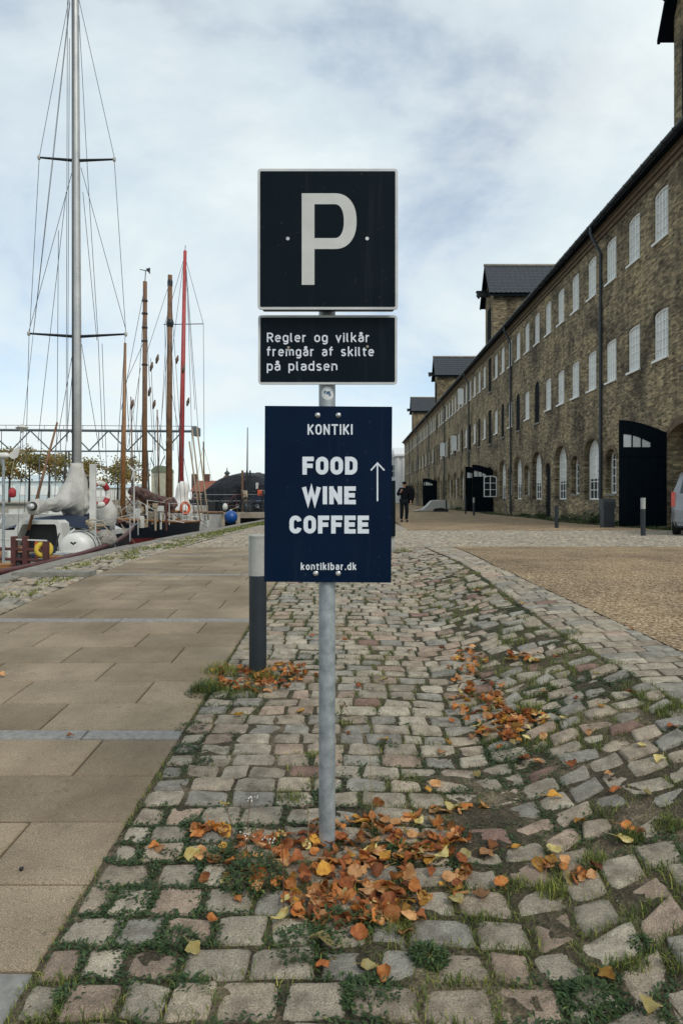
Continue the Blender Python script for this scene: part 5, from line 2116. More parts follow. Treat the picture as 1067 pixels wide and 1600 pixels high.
def hull(root, cx, y0, y1, beam, sheer, zk, hull_mat, top_mat, rail_mat, split=0.5, bow_near=False, both=False):
    """boat hull along Y; split = share of the topsides in top_mat"""
    N = 16
    low, top, rail, deck = MB(), MB(), MB(), MB()
    secs, tops, sh = [], [], []
    for i in range(N + 1):
        t = i / N
        s = 1 - t if bow_near else t      # s = 1 at the bow
        w_ = beam / 2 * (sin(pi * (0.24 + 0.76 * s)) ** 0.62 if s < 1 else 0.0) if not both else beam / 2 * max(0.0, sin(pi * t)) ** 0.55
        w_ = max(w_, 0.03)
        y = y0 + (y1 - y0) * t
        zs = sheer(s)
        rake = 0.35 * (1 if not bow_near else -1) * max(0, (s - 0.8) / 0.2) if not both else 0
        zm = zs - (zs - WZ) * split
        secs.append([(cx - w_ * 0.96, y + rake * 0.5, zm), (cx - w_ * 0.85, y + rake * 0.2, WZ), (cx, y, zk), (cx + w_ * 0.85, y + rake * 0.2, WZ), (cx + w_ * 0.96, y + rake * 0.5, zm)])
        tops.append([(cx - w_, y + rake, zs), (cx - w_ * 0.96, y + rake * 0.5, zm)])
        sh.append((w_, y + rake, zs))
    low.loft(secs, cap=False, closed=False)
    t1 = [[(cx - w_, y, z), (cx - w_ * 0.96, y - 0.0, z - (z - WZ) * split)] for w_, y, z in sh]
    top.loft([[a[0], a[1]] for a in tops], cap=False, closed=False)
    top.loft([[(2 * cx - a[1][0], a[1][1], a[1][2]), (2 * cx - a[0][0], a[0][1], a[0][2])] for a in tops], cap=False, closed=False)
    # transom
    e = -1 if bow_near else 0
    q = secs[e]
    low.add(q, [(0, 1, 2, 3, 4)])
    top.add([tops[e][0], tops[e][1], q[4], (2 * cx - tops[e][0][0], tops[e][0][1], tops[e][0][2])], [(0, 1, 2, 3)])
    h_ = low.build('hull', hull_mat, root, True, angle=50)
    top.build('topsides', top_mat, root, True, angle=50)
    for s_ in (-1, 1):
        rail.tube([(cx + s_ * w_, y, z + 0.02) for w_, y, z in sh], 0.045, 8)
    rail.build('cap_rail', rail_mat, root, True)
    deck.loft([[(cx - w_ * 0.97, y, z - 0.12), (cx + w_ * 0.97, y, z - 0.12)] for w_, y, z in sh], cap=False, closed=False)
    deck.build('deck', MAT['deck'], root)
    return sh


def wire(root, a, b, r=0.0055, name='stay', mat=None):
    MB().tube([a, b], r, 5).build(name, mat or MAT['wire'], root)


def ring_buoy(loc, R, r, axis, mat, label, cat, bands=None, name='lifebuoy', gap=0.0):
    """ring lying in a plane with the given rotation; optional coloured bands"""
    root = empty(name, loc, label, cat)
    root.rotation_euler = axis
    n = 28
    pts = [(R * cos(gap + (2 * pi - 2 * gap) * i / n), 0, R * sin(gap + (2 * pi - 2 * gap) * i / n)) for i in range(n + 1)]
    mb = MB()
    if gap:
        mb.tube(pts, r, 10)
    else:
        mb.tube(pts[:-1], r, 10, closed=True)
    me = mb.mesh('ring', mat, True)
    part('ring', me, root)
    if bands:
        for k in range(4):
            a = pi / 4 + k * pi / 2
            mb = MB()
            mb.tube([(R * cos(a + d), 0, R * sin(a + d)) for d in (-0.34, -0.17, 0, 0.17, 0.34)], r * 1.04, 10)
            part('band', mb.mesh('band', bands, True), root)
    mb = MB()
    mb.tube([(R * 1.28 * cos(2 * pi * i / 16), 0.0, R * 1.28 * sin(2 * pi * i / 16)) for i in range(16)], 0.006, 5, closed=True)
    part('grab_line', mb.mesh('grab_line', MAT['rope'], True), root)
    return root


def stanchions(root, pts, h, rmat, n_wires=2):
    for p in pts:
        MB().tube([p, (p[0], p[1], p[2] + h)], 0.013, 6).build('stanchion', rmat, root)
    for k in range(n_wires):
        f = (k + 1) / n_wires
        MB().tube([(p[0], p[1], p[2] + h * f) for p in pts], 0.007, 5).build('lifeline', rmat, root)


# --- yacht with the tall aluminium mast
MY = 14.2
mast_x = P(121, 0, MY).x
ya = empty('sailing_yacht', (-5.75, 12, WZ), 'navy hulled yacht with tall aluminium mast and white sail cover', 'sailboat')
sh1 = hull(ya, -5.78, 7.4, 16.9, 2.75, lambda s: 0.30 + 0.35 * s ** 2, -1.6, MAT['hull_navy'], MAT['hull_navy'], MAT['wood_maroon'], 0.3)
r0 = 0.088
MB().tube([(mast_x, MY, 0.2), (P(121, 0, MY).x, MY, 4.0), (P(118, 0, MY).x, MY, 11.9), (P(117.5, 0, MY).x, MY, 12.8)], [r0, r0, r0 * 0.82, r0 * 0.8], 16).build('mast', MAT['alu'], ya, True)
MB().tube([(mast_x - 0.06, MY - 0.07, 1.3), (P(113.5, 0, MY - 0.1).x, MY - 0.08, 12.5)], 0.022, 6).build('mast_track', MAT['wire'], ya, True)


def W1(px, py, y=MY):
    return P(px, py, y)


for (xa, za, xb, zb2, xm, zm) in ((61.5, 246, 179, 249, 119, 251), (45.5, 521, 197, 522, 122, 526)):
    for e_ in ((xa, za), (xb, zb2)):
        MB().tube([W1(xm, zm), W1(*e_)], [0.034, 0.02], 8).build('spreader', MAT['black_metal'], ya)
        q = W1(*e_)
        MB().sphere(q, (0.035, 0.035, 0.055), 8, 6).build('spreader_tip', MAT['canvas_white'], ya, True)
LINES = [(108, 0, 62, 246), (124, 0, 179, 246), (62, 246, 47, 520), (179, 250, 197, 520), (115, 262, 46, 517), (127, 262, 197, 515), (110, 4, 82, 264), (82, 264, 53, 520), (124, 24, 138, 280), (138, 280, 154, 532), (154, 532, 161, 700), (106, 0, 104, 690), (109, 60, 106, 690), (46, 525, 39, 800), (116, 540, 72, 790), (128, 538, 170, 790), (160, 537, 168, 760), (196, 525, 186, 800), (92, 360, 90, 640), (90, 640, 86, 790), (130, 300, 152, 532), (104, 300, 60, 690), (117, 545, 98, 760)]
for i, (a, b, c, d) in enumerate(LINES):
    k = 1.06 if i % 3 == 0 else 1.0
    if (c, d) in ((47, 520), (197, 520)) or b == 0 and d == 246 or b in (246, 250, 262):
        k = 1.0
    wire(ya, W1(a, b), W1(c, d, MY if d < 560 else MY - 0.3 * (i % 3)), 0.0062)
for p_, q_ in (((64, 0, 0), 0),):
    pass
wire(ya, W1(116, -60), P(38, 655, 12.6), 0.0045, 'backstay')
wire(ya, P(38, 655, 12.6), P(28, 840, 11.2), 0.0045, 'backstay')
# radar reflector on the backstay
mb = MB()
c = P(35, 668, 12.5)
mb.add([c + Vector(v) for v in ((0.13, 0, 0), (-0.13, 0, 0), (0, 0.13, 0), (0, -0.13, 0), (0, 0, 0.07), (0, 0, -0.10))], [(0, 2, 4), (2, 1, 4), (1, 3, 4), (3, 0, 4), (2, 0, 5), (1, 2, 5), (3, 1, 5), (0, 3, 5)])
mb.build('radar_reflector', MAT['boat_white'], ya)
# boom with its lumpy white sail cover
BE = P(52, 791, 12.0)
BM = Vector((mast_x, MY, 1.2))
MB().tube([BM, BE + (BE - BM).normalized() * 0.12], 0.055, 10).build('boom', MAT['alu'], ya, True)
MB().lathe([(0.075, -0.06), (0.08, 0.0), (0.07, 0.05)], BE, 12, 'Y').build('boom_end', MAT['black_rubber'], ya, True)
rings = []
n = 30
NS = 48
for i in range(NS + 1):
    t = i / NS
    c = BE.lerp(BM, t)
    top = 0.10 + 0.30 * sstep((t - 0.45) / 0.45) + 0.05 * sin(t * 19) * (0.3 + t)
    low = 0.13 + 0.22 * sstep((t - 0.6) / 0.3) + 0.03 * sin(t * 13 + 1)
    wd = 0.11 + 0.13 * sstep((t - 0.4) / 0.5) + 0.015 * sin(t * 23)
    if t > 0.9:
        top += 0.55 * (t - 0.9) / 0.1
    ring = []
    for k in range(n):
        a = 2 * pi * k / n
        f = 1 + 0.12 * noise.noise((cos(a) * 1.5, sin(a) * 1.5, t * 7)) + 0.13 * (0.5 - abs(noise.noise((cos(a) * 2.2 + t * 6, sin(a) * 2.2 - t * 9, t * 4))) * 1.6)
        ring.append((c.x + wd * cos(a) * f, c.y, c.z + (top if sin(a) > 0 else low) * sin(a) * f + 0.0))
    rings.append(ring)
# collar that wraps up the mast
for dz, w_, s_ in ((0.55, 0.2, 0.02),):
    pass
sc_ = MB().loft(rings).build('sail_cover', MAT['canvas_white'], ya, True)
rings = []
for i in range(11):
    t = i / 10
    rr = 0.26 * (1 - t) ** 1.2 + 0.115
    cz = 1.05 + 0.95 * t
    rings.append([(mast_x - 0.05 * (1 - t) + rr * cos(2 * pi * k / n) * (1 + 0.16 * (0.4 - abs(noise.noise((cos(2 * pi * k / n) * 2.5, sin(2 * pi * k / n) * 2.5, t * 2)) * 1.7))), MY - 0.1 * (1 - t) + rr * sin(2 * pi * k / n), cz) for k in range(n)])
MB().loft(rings).build('mast_collar', MAT['canvas_white'], sc_, True)
# cabin, sprayhood, white hatch frame, cockpit
MB().loft([[(-6.75, 12.7, z0_), (-4.95, 12.7, z0_), (-4.95 - i_, 14.8, z0_), (-6.75 + i_, 14.8, z0_)] for z0_, i_ in ((0.25, 0), (0.62, 0.08), (0.68, 0.2))]).build('cabin_trunk', MAT['boat_white'], ya)
rings = []
for i in range(7):
    t = i / 6
    y = 12.75 + 1.2 * t
    hh = 0.30 * sin(pi * (0.28 + 0.6 * (1 - t)))
    rings.append([(-5.72 + 0.85 * cos(pi * k / 10), y, 0.64 + hh * sin(pi * k / 10) ** 0.7) for k in range(11)])
MB().loft(rings, cap=False, closed=False).build('sprayhood', MAT['canvas_blue'], ya, True)
Yh = 12.3
a, b = P(18, 0, Yh).x, P(98, 0, Yh).x
zt, zb_ = P(0, 813, Yh).z, P(0, 862, Yh).z
mb = MB()
prof = [(a - 0.12, zb_), (a + 0.12, zt - 0.04), (a + 0.2, zt), (b - 0.1, zt), (b - 0.03, zt - 0.05), (b + 0.05, zb_)]
inn = [(a - 0.02, zb_), (a + 0.2, zt - 0.08), (a + 0.24, zt - 0.07), (b - 0.14, zt - 0.07), (b - 0.11, zt - 0.1), (b - 0.05, zb_)]
for s0, s1 in zip(range(5), range(1, 6)):
    mb.prism([prof[s0], prof[s1], inn[s1], inn[s0]], Yh, Yh + 0.35, 'Y')
mb.build('hatch_frame', MAT['boat_white'], ya)
MB().prism([(p_[0], p_[1]) for p_ in inn], Yh + 0.3, Yh + 0.34, 'Y').build('companionway', MAT['black_metal'], ya)
for xx in (22, 40, 72):
    MB().box(P(xx, 0, 9.9).x - 0.035, P(xx, 0, 9.9).x + 0.035, 9.88, 9.95, 0.2, P(0, 838 if xx < 50 else 846, 9.9).z).build('rail_post', MAT['wood_maroon'], ya)
for zz_ in (843, 858, 874):
    MB().tube([P(-30, zz_ - 2, 9.9), P(74, zz_ + 2, 9.9)], 0.022 if zz_ != 843 else 0.012, 6).build('rail_bar', MAT['wood_maroon'] if zz_ != 843 else MAT['boat_white'], ya)
MB().box(P(28, 0, 9.95).x, P(38, 0, 9.95).x, 9.96, 10.1, 0.25, P(0, 868, 9.95).z).build('deck_locker', MAT['boat_white'], ya)
MB().cbox(P(62, 882, 10.1), (0.16, 0.2, 0.16)).build('deck_box', MAT['boat_white'], ya)
MB().tube([P(58, 874, 10.0), P(56, 850, 10.0), P(58, 846, 10.0)], 0.018, 6).build('buoy_bracket', MAT['orange_foam'], ya)
# horseshoe of yellow foam
ring_buoy(tuple(P(69, 858.5, 9.95)), 0.088, 0.042, (0, radians(20), radians(28)), MAT['yellow_foam'], 'yellow foam ring buoy on the maroon stern rail', 'lifebuoy')
# life raft canister
c = P(122, 857, 11.7)
lr = empty('life_raft_canister', (c.x, c.y, c.z - 0.27), 'white round life raft canister with a raised seam band', 'life raft')
lr.rotation_euler = (0, 0, radians(6))
lr.scale = (0.9, 0.9, 0.9)
mb = MB()
prof = [(0.02, -0.28), (0.16, -0.275), (0.262, -0.245), (0.30, -0.19), (0.31, -0.1), (0.31, 0.5), (0.29, 0.58), (0.22, 0.62), (0.02, 0.63)]
mb.lathe(prof, (0, 0, 0.3), 32, 'Y')
part('shell', mb.mesh('shell', MAT['boat_white'], True), lr)
mb = MB()
mb.loft([[((0.335 - 0.03 * (abs(k - 4) == 4)) * s_, -0.32 + 1.0 * k / 8, z_) for (s_, z_) in ((-1, 0.235), (1, 0.235), (1, 0.265), (-1, 0.265))] for k in range(9)])
part('seam_band', mb.mesh('seam_band', MAT['boat_white']), lr)
mb = MB()
for k in (0.05, 0.32):
    mb.tube([(0.318 * cos(2 * pi * i / 24), k, 0.3 + 0.318 * sin(2 * pi * i / 24)) for i in range(24)], 0.012, 5, closed=True)
part('strap', mb.mesh('strap', MAT['wire']), lr)
mb = MB()
ribbon(mb, [(-0.05, 0.42), (-0.03, 0.43), (0.0, 0.40), (0.03, 0.43), (0.05, 0.42)], 0.014, -0.2795, 0)
part('emblem', mb.mesh('emblem', MAT['black_metal']), lr)
mb = MB()
mb.box(-0.28, 0.28, -0.1, 0.45, -0.12, 0.03)
part('cradle', mb.mesh('cradle', MAT['wood_maroon']), lr)
# coil of rope on the canister
c2 = c + Vector((0.16, 0.35, 0.34))
mb = MB()
for k in range(5):
    R = 0.11 + 0.012 * k
    mb.tube([(c2.x + R * cos(2 * pi * i / 18) + 0.02 * sin(k * 2), c2.y + R * 0.8 * sin(2 * pi * i / 18), c2.z + 0.022 * k + 0.05 * cos(2 * pi * i / 18 + k)) for i in range(18)], 0.013, 6, closed=True)
mb.tube([c2 + Vector((0.12, 0, 0.05)), c2 + Vector((0.22, -0.05, 0.0)), c2 + Vector((0.3, -0.08, -0.12))], 0.012, 6)
tag(mb.build('rope_coil', MAT['rope'], None, True, off=tuple(c2)), 'coil of pale rope lying on the life raft canister', 'rope')
# upright white board, ring buoy, bagged sail, heap of netting
wb = MB().box(P(141, 0, 12.3).x, P(150.3, 0, 12.3).x, 12.28, 12.33, 0.3, P(0, 725, 12.3).z).build('upright_board', MAT['boat_white'], ya)
ring_buoy(tuple(P(156, 772, 12.5)), 0.20, 0.052, (0, 0, radians(62)), MAT['boat_white'], 'white ring buoy with red bands beside the upright white board', 'lifebuoy', MAT['red_band'])
rings = []
cb_ = P(167, 805, 13.2)
for i in range(13):
    t = i / 12
    rr = 0.20 * sin(pi * (0.06 + 0.9 * t)) ** 0.6
    rings.append([(cb_.x + rr * cos(2 * pi * k / 16) * (1 + 0.1 * noise.noise((k, t * 4, 3))), cb_.y + rr * sin(2 * pi * k / 16), cb_.z - 0.32 + 0.64 * t) for k in range(16)])
tag(MB().loft(rings).build('sail_bag', MAT['canvas_white'], None, True, off=(cb_.x, cb_.y, cb_.z - 0.32)), 'round white sail bag standing behind the ring buoy', 'sail bag')
cb_ = P(165, 842, 12.6)
mb = MB()
mb.sphere(cb_, (0.2, 0.3, 0.17), 16, 10, 0.1)
tag(mb.build('tarpaulin_bundle', simple('grey_net', (0.38, 0.36, 0.31), (0.2, 0.19, 0.17), 14, 0.9, 0, 0.9, 22, 0.05), None, True, off=tuple(cb_)), 'grey bundled tarpaulin beside the life raft canister', 'bundle')
cb_ = P(160, 829, 12.9)
mb = MB().cbox(cb_ + Vector((0, 0, 0.05)), (0.22, 0.2, 0.08))
o = mb.build('cool_box', MAT['canvas_blue'], None, off=tuple(cb_))
tag(o, 'blue lidded box with orange body on the yacht deck', 'box')
MB().cbox(cb_ - Vector((0, 0, 0.05)), (0.2, 0.19, 0.12)).build('body', MAT['orange_foam'], o)
# deck edge fittings
pts = [(-4.6 + 0.06, y, 0.3) for y in (12.0, 13.0, 14.0, 15.0)]
stanchions(ya, [(-4.5, 11.9, 0.32), (-4.55, 13.0, 0.34), (-4.62, 14.1, 0.38), (-4.8, 15.2, 0.45)], 0.55, MAT['alu'])
# diagonal spar and small things at the stern
o = MB().tube([P(45, 828, 12.2), P(90, 660, 12.6)], [0.03, 0.018], 8).build('wooden_spar', MAT['wood_dark'], None, True)
tag(o, 'slanting brown wooden spar leaning beside the white boom', 'spar')
pw = P(6, 712, 9.6)
wg_ = empty('wind_generator', (pw.x, pw.y, 0.3), 'small white wind generator on a thin pole at the yacht stern', 'wind generator')
MB().tube([(pw.x, pw.y, 0.2), (pw.x, pw.y, pw.z)], 0.02, 8).build('pole', MAT['steel'], wg_)
MB().sphere(pw, (0.10, 0.05, 0.045), 10, 7).build('nacelle', MAT['boat_white'], wg_, True)
mb = MB()
mb.prism([(pw.x + 0.06, pw.z), (pw.x + 0.16, pw.z + 0.09), (pw.x + 0.24, pw.z + 0.14), (pw.x + 0.2, pw.z - 0.02), (pw.x + 0.14, pw.z - 0.05)], pw.y - 0.008, pw.y + 0.008, 'Y')
mb.build('tail_fin', MAT['boat_white'], wg_)
for k in range(3):
    a = radians(80 + 120 * k)
    MB().loft([[(pw.x - 0.08, pw.y + (r * cos(a)) - w_ * sin(a), pw.z + r * sin(a) + w_ * cos(a)) if False else (pw.x - 0.09 + dd, pw.y + r * cos(a) - w_ * sin(a), pw.z + r * sin(a) + w_ * cos(a)) for w_, dd in ((-wd, 0), (wd, 0.012), (wd, 0.018), (-wd, 0.006))] for r, wd in ((0.03, 0.02), (0.12, 0.03), (0.3, 0.012))]).build('blade', MAT['boat_white'], wg_)
c = P(20, 770, 11.5)
fd = empty('fender', (c.x, c.y, c.z - 0.08), 'small red fender hanging on a line at the yacht stern', 'fender')
MB().lathe([(0.02, -0.08), (0.055, -0.06), (0.06, 0.04), (0.03, 0.075), (0.012, 0.09)], c, 12).build('float', MAT['red_band'], fd, True)
MB().tube([c + Vector((0, 0, 0.08)), P(19, 735, 11.5), P(35, 672, 12.5)], 0.004, 4).build('line', MAT['rope'], fd)

rr_ = random.Random(21)
for i in range(46):
    y = rr_.uniform(8.9, 13.6)
    x = rr_.uniform(-6.3, -4.75) if y < 11.4 else rr_.uniform(-5.1, -4.7)
    s = rr_.uniform(0.05, 0.15)
    z = 0.32
    kind = rr_.random()
    mb = MB()
    if kind < 0.3:
        mb.lathe([(s * 0.6, -0.14), (s * 0.6, s * 0.9), (s * 0.4, s * 1.3), (s * 0.5, s * 1.4)], (x, y, z), 10)
        nm = 'deck_winch'
    elif kind < 0.55:
        mb.cbox((x, y, z + s / 2 - 0.06), (s * 1.3, s * 1.2, s * 1.6 + 0.12))
        nm = 'deck_locker'
    elif kind < 0.8:
        for k in range(3):
            mb.tube([(x + s * cos(2 * pi * j / 12), y + s * sin(2 * pi * j / 12), z - 0.04 + 0.035 * k) for j in range(12)], 0.016, 5, closed=True)
        nm = 'coiled_line'
    else:
        mb.tube([(x, y, z - 0.1), (x + rr_.uniform(-0.1, 0.1), y + 0.1, z + 0.3), (x + rr_.uniform(-0.2, 0.2), y + 0.3, z + rr_.uniform(0.3, 0.7))], 0.014, 6)
        nm = 'deck_line'
    mb.build(nm, rr_.choice([MAT['boat_white'], MAT['rope'], MAT['black_rubber'], MAT['black_rubber'], MAT['canvas_blue'], MAT['wood'], MAT['wood_maroon'], MAT['steel']]), ya, True, angle=40)
for yy in (13.1, 13.8, 14.4):
    MB().cbox((-4.965, yy, 0.46), (0.05, 0.42, 0.13)).build('cabin_window', MAT['black_metal'], ya)
for a_, b_ in (((-4.6, 9.2, 0.9), (-4.55, 10.2, 0.85)), ((-4.55, 10.2, 0.85), (-4.5, 11.9, 0.87))):
    pass
# --- wooden ketch: red hull, navy bulwark, three brown spars
ke = empty('wooden_ketch', (-6.0, 20.5, WZ), 'wooden ketch with red hull, navy bulwark and brown wooden masts', 'sailboat')
hull(ke, -6.35, 17.3, 24.2, 2.3, lambda s: 0.46 + 0.28 * s ** 2, -1.9, MAT['hull_red'], MAT['hull_navy'], MAT['wood'], 0.30, bow_near=True)


def spar(px0, py0, px1, py1, y, r0_, r1_, mat, root, name='mast'):
    a, b = P(px0, py0, y), P(px1, py1, y)
    return MB().tube([a, a.lerp(b, 0.5), b], [r0_, (r0_ + r1_) / 2, r1_], 12).build(name, mat, root, True)


spar(192, 812, 196, 536, 18.2, 0.075, 0.035, MAT['wood'], ke)
m2 = spar(226, 815, 227, 440, 20.0, 0.085, 0.06, MAT['wood_dark'], ke)
m3 = spar(264, 826, 266, 430, 22.6, 0.115, 0.075, MAT['wood_dark'], ke)
for py in (470, 490, 512, 533, 570):
    MB().lathe([(0.09, -0.02), (0.09, 0.02)], P(226.5, py, 20.0), 10).build('mast_band', MAT['black_metal'], ke)
MB().lathe([(0.10, -0.12), (0.13, 0.0), (0.10, 0.12)], P(266, 505, 22.6), 10).build('mast_band', MAT['black_metal'], ke)
MB().lathe([(0.085, -0.15), (0.09, 0.0), (0.06, 0.12)], P(266, 440, 22.6), 10).build('mast_band', MAT['black_metal'], ke)
mb = MB().tube([P(227, 440, 20), P(228, 422, 20)], 0.012, 5)
mb.tube([P(219, 421, 20), P(233, 424, 20)], 0.012, 5)
mb.add([P(228, 420, 20), P(235, 418, 20), P(235, 429, 20)], [(0, 1, 2)])
mb.build('wind_vane', MAT['black_metal'], ke)
# furled brown sails along the boom
MB().tube([P(205, 776, 18.9), P(272, 797, 22.4)], 0.05, 8).build('boom', MAT['wood'], ke, True)
pts, rs_ = [], []
for i in range(26):
    t = i / 25
    p = P(208, 770, 18.9).lerp(P(270, 790, 22.4), t)
    pts.append(p + Vector((0.04 * sin(i * 1.7), 0, 0.08 + 0.04 * sin(i * 2.3))))
    rs_.append((0.17 + 0.035 * sin(i * 1.9) + 0.03 * sin(i * 0.7)) * (1 if 0.04 < t < 0.96 else 0.6))
rings = []
A_, B_ = P(206, 770, 18.9), P(272, 791, 22.4)
for i in range(61):
    t = i / 60
    c_ = A_.lerp(B_, t) + Vector((0, 0, 0.07 - 0.05 * sin(pi * t)))
    end = min(1, 0.45 + 9 * t, 0.45 + 9 * (1 - t))
    rr2 = (0.17 + 0.05 * noise.noise((t * 5, 2, 0))) * end
    rings.append([(c_.x + rr2 * cos(2 * pi * k / 20) * (1 + 0.5 * noise.noise((t * 16, cos(2 * pi * k / 20) * 1.6, sin(2 * pi * k / 20) * 1.6))), c_.y, c_.z + rr2 * sin(2 * pi * k / 20) * (1 + 0.5 * noise.noise((t * 16 + 4, cos(2 * pi * k / 20) * 1.6, sin(2 * pi * k / 20) * 1.6)))) for k in range(20)])
MB().loft(rings).build('furled_sail', MAT['sail_brown'], ke, True)
MB().loft([[(-6.9, 19.0, z_), (-5.75, 19.0, z_), (-5.75 - i_, 21.8, z_), (-6.9 + i_, 21.8, z_)] for z_, i_ in ((0.35, 0), (0.78, 0.04), (0.83, 0.12))]).build('deckhouse', MAT['deck'], ke)
stanchions(ke, [(-5.62, 18.6, 0.6), (-5.35, 19.8, 0.5), (-5.25, 21.0, 0.48), (-5.28, 22.2, 0.46), (-5.35, 23.4, 0.46)], 0.62, MAT['boat_white'])
rr_ = random.Random(5)
for i in range(44):
    x, y = rr_.uniform(-6.9, -5.6), rr_.uniform(18.2, 22.6)
    s = rr_.uniform(0.06, 0.2)
    z = 0.6 if y < 19 else (0.83 if x < -5.8 else 0.48)
    mb = MB()
    kind = rr_.random()
    if kind < 0.35:
        mb.lathe([(s * 0.5, -0.12), (s * 0.5, s), (s * 0.35, s + 0.03)], (x, y, z), 10)
    elif kind < 0.7:
        mb.cbox((x, y, z + s / 2 - 0.06), (s, s * 1.2, s + 0.12))
    else:
        for k in range(3):
            mb.tube([(x + s * 0.7 * cos(2 * pi * j / 12), y + s * 0.7 * sin(2 * pi * j / 12), z - 0.04 + 0.03 * k) for j in range(12)], 0.02, 5, closed=True)
    o = mb.build(['deck_winch', 'deck_locker', 'coiled_line'][0 if kind < 0.35 else (1 if kind < 0.7 else 2)], rr_.choice([MAT['boat_white'], MAT['rope'], MAT['canvas_white'], MAT['black_rubber'], MAT['deck'], MAT['wood']]), ke, True, angle=40)
KL = [(227, 445, 20, 205, 800, 18.5), (227, 470, 20, 245, 800, 19.5), (227, 445, 20, 190, 640, 18.2), (265, 435, 22.6, 244, 810, 21.5), (266, 440, 22.6, 292, 815, 22), (266, 505, 22.6, 240, 800, 21.8), (266, 505, 22.6, 284, 800, 22), (195, 540, 18.2, 178, 800, 17.6), (195, 560, 18.2, 210, 800, 18), (227, 575, 20, 214, 790, 19), (266, 440, 22.6, 227, 560, 20), (227, 530, 20, 196, 600, 18.2), (266, 600, 22.6, 305, 810, 22.3), (220, 575, 20, 200, 700, 19), (236, 560, 20, 246, 780, 20)]
for a, b, y0, c, d, y1 in KL:
    wire(ke, P(a, b, y0), P(c, d, y1), 0.0078, 'shroud')
for px, py, y in ((237, 573, 20.5), (246, 561, 20.5), (234, 612, 20.5), (241, 632, 20.5), (207, 632, 19), (277, 562, 22), (287, 577, 22), (294, 628, 22), (262, 690, 21.5)):
    c = P(px, py, y)
    MB().tube([c - Vector((0.03, 0, 0.14)), c, c + Vector((0.03, 0, 0.14))], [0.02, 0.055, 0.02], 8).build('rigging_block', MAT['block_brown'], ke, True)
# white spars leaning at the right of the red mast
for a, b, c, d in ((300, 668, 316, 800), (308, 668, 326, 812), (296, 690, 313, 812)):
    MB().tube([P(a, b, 24), P(c, d, 23)], 0.026, 8).build('pale_spar', MAT['rope'], ke, True)
# little wind generator in front of the ketch
pw = P(210, 736, 17.8)
mb = MB().tube([(pw.x, pw.y, 0.6), pw], 0.016, 6)
mb.build('generator_pole', MAT['boat_white'], ke)
for k in range(3):
    a = radians(15 + 120 * k)
    MB().tube([pw, pw + Vector((0.24 * cos(a), -0.02, 0.24 * sin(a)))], [0.03, 0.014], 6).build('generator_blade', MAT['boat_white'], ke)

rr_ = random.Random(77)
for i in range(60):
    px, py = rr_.uniform(186, 268), rr_.uniform(786, 812)
    y = rr_.uniform(18.3, 21.5)
    c = P(px, py, y)
    s = rr_.uniform(0.04, 0.13)
    mb = MB()
    kind = rr_.random()
    if kind < 0.35:
        mb.cbox(c, (s * 1.4, s, s * 1.3))
        nm = 'deck_locker'
    elif kind < 0.6:
        mb.lathe([(s * 0.4, -s), (s * 0.6, 0), (s * 0.4, s)], c, 8)
        nm = 'deck_winch'
    else:
        mb.tube([c, c + Vector((rr_.uniform(-0.3, 0.3), 0.2, rr_.uniform(-0.1, 0.35))), c + Vector((rr_.uniform(-0.5, 0.5), 0.4, rr_.uniform(-0.3, 0.1)))], 0.014, 5)
        nm = 'deck_line'
    # stand each piece on the deck
    if kind < 0.6:
        mb.tube([c, (c.x, c.y, 0.4)], 0.03, 6)
    mb.build(nm, rr_.choice([MAT['boat_white'], MAT['rope'], MAT['black_rubber'], MAT['canvas_white'], MAT['black_metal'], MAT['wood'], MAT['wood_maroon'], MAT['boat_white']]), ke, True, angle=40)
for i in range(9):
    px, py = rr_.uniform(168, 205), rr_.uniform(800, 842)
    y = rr_.uniform(13.6, 15.6)
    a_ = P(px, py, y)
    MB().tube([a_, a_ + Vector((rr_.uniform(-0.25, 0.25), 0.2, rr_.uniform(0.0, 0.4))), a_ + Vector((rr_.uniform(-0.4, 0.3), 0.35, rr_.uniform(-0.4, -0.1)))], 0.008, 5).build('deck_line', rr_.choice([MAT['rope'], MAT['deck'], MAT['black_rubber']]), ya)
# --- white boat with the red mast
wh = empty('white_sailboat', (-6.4, 27.5, WZ), 'white double ended sailboat with a tall red mast', 'sailboat')
hull(wh, -6.85, 25.0, 31.2, 2.1, lambda s: 0.62 + 0.16 * s ** 2, -1.7, MAT['hull_red'], MAT['boat_white'], MAT['wood'], 0.75, bow_near=True)
spar(282, 800, 289.5, 392, 26.6, 0.115, 0.065, MAT['wood_red'], wh)
MB().tube([P(256, 507, 26.6), P(318, 506, 26.6)], 0.018, 6).build('crosstree', MAT['wire'], wh)
for a, b, c, d in ((289, 400, 318, 506), (289, 400, 258, 506), (318, 506, 320, 815), (258, 506, 262, 800), (289, 395, 305, 640), (293, 450, 304, 812), (289, 560, 276, 800), (289, 395, 268, 560), (290, 400, 312, 700)):
    wire(wh, P(a, b, 26.6), P(c, d, 26.3), 0.0095, 'shroud')
mb = MB().tube([P(289.5, 392, 26.6), P(290, 383, 26.6)], 0.012, 5)
mb.build('masthead', MAT['black_metal'], wh)
rings = []
cb_ = P(286, 806, 26.0)
ht = P(0, 752, 26.0).z - cb_.z
for i in range(17):
    t = i / 16
    rr = 0.13 + 0.36 * (1 - t) ** 0.7 * (0.75 + 0.25 * sin(t * 9))
    rr *= 1 if t < 0.95 else 0.6
    rings.append([(cb_.x + (rr * cos(2 * pi * k / 18)) * (1 + 0.22 * noise.noise((k * 0.9, t * 3, 5))) - 0.08 * (1 - t), cb_.y + rr * 0.8 * sin(2 * pi * k / 18), cb_.z + ht * t) for k in range(18)])
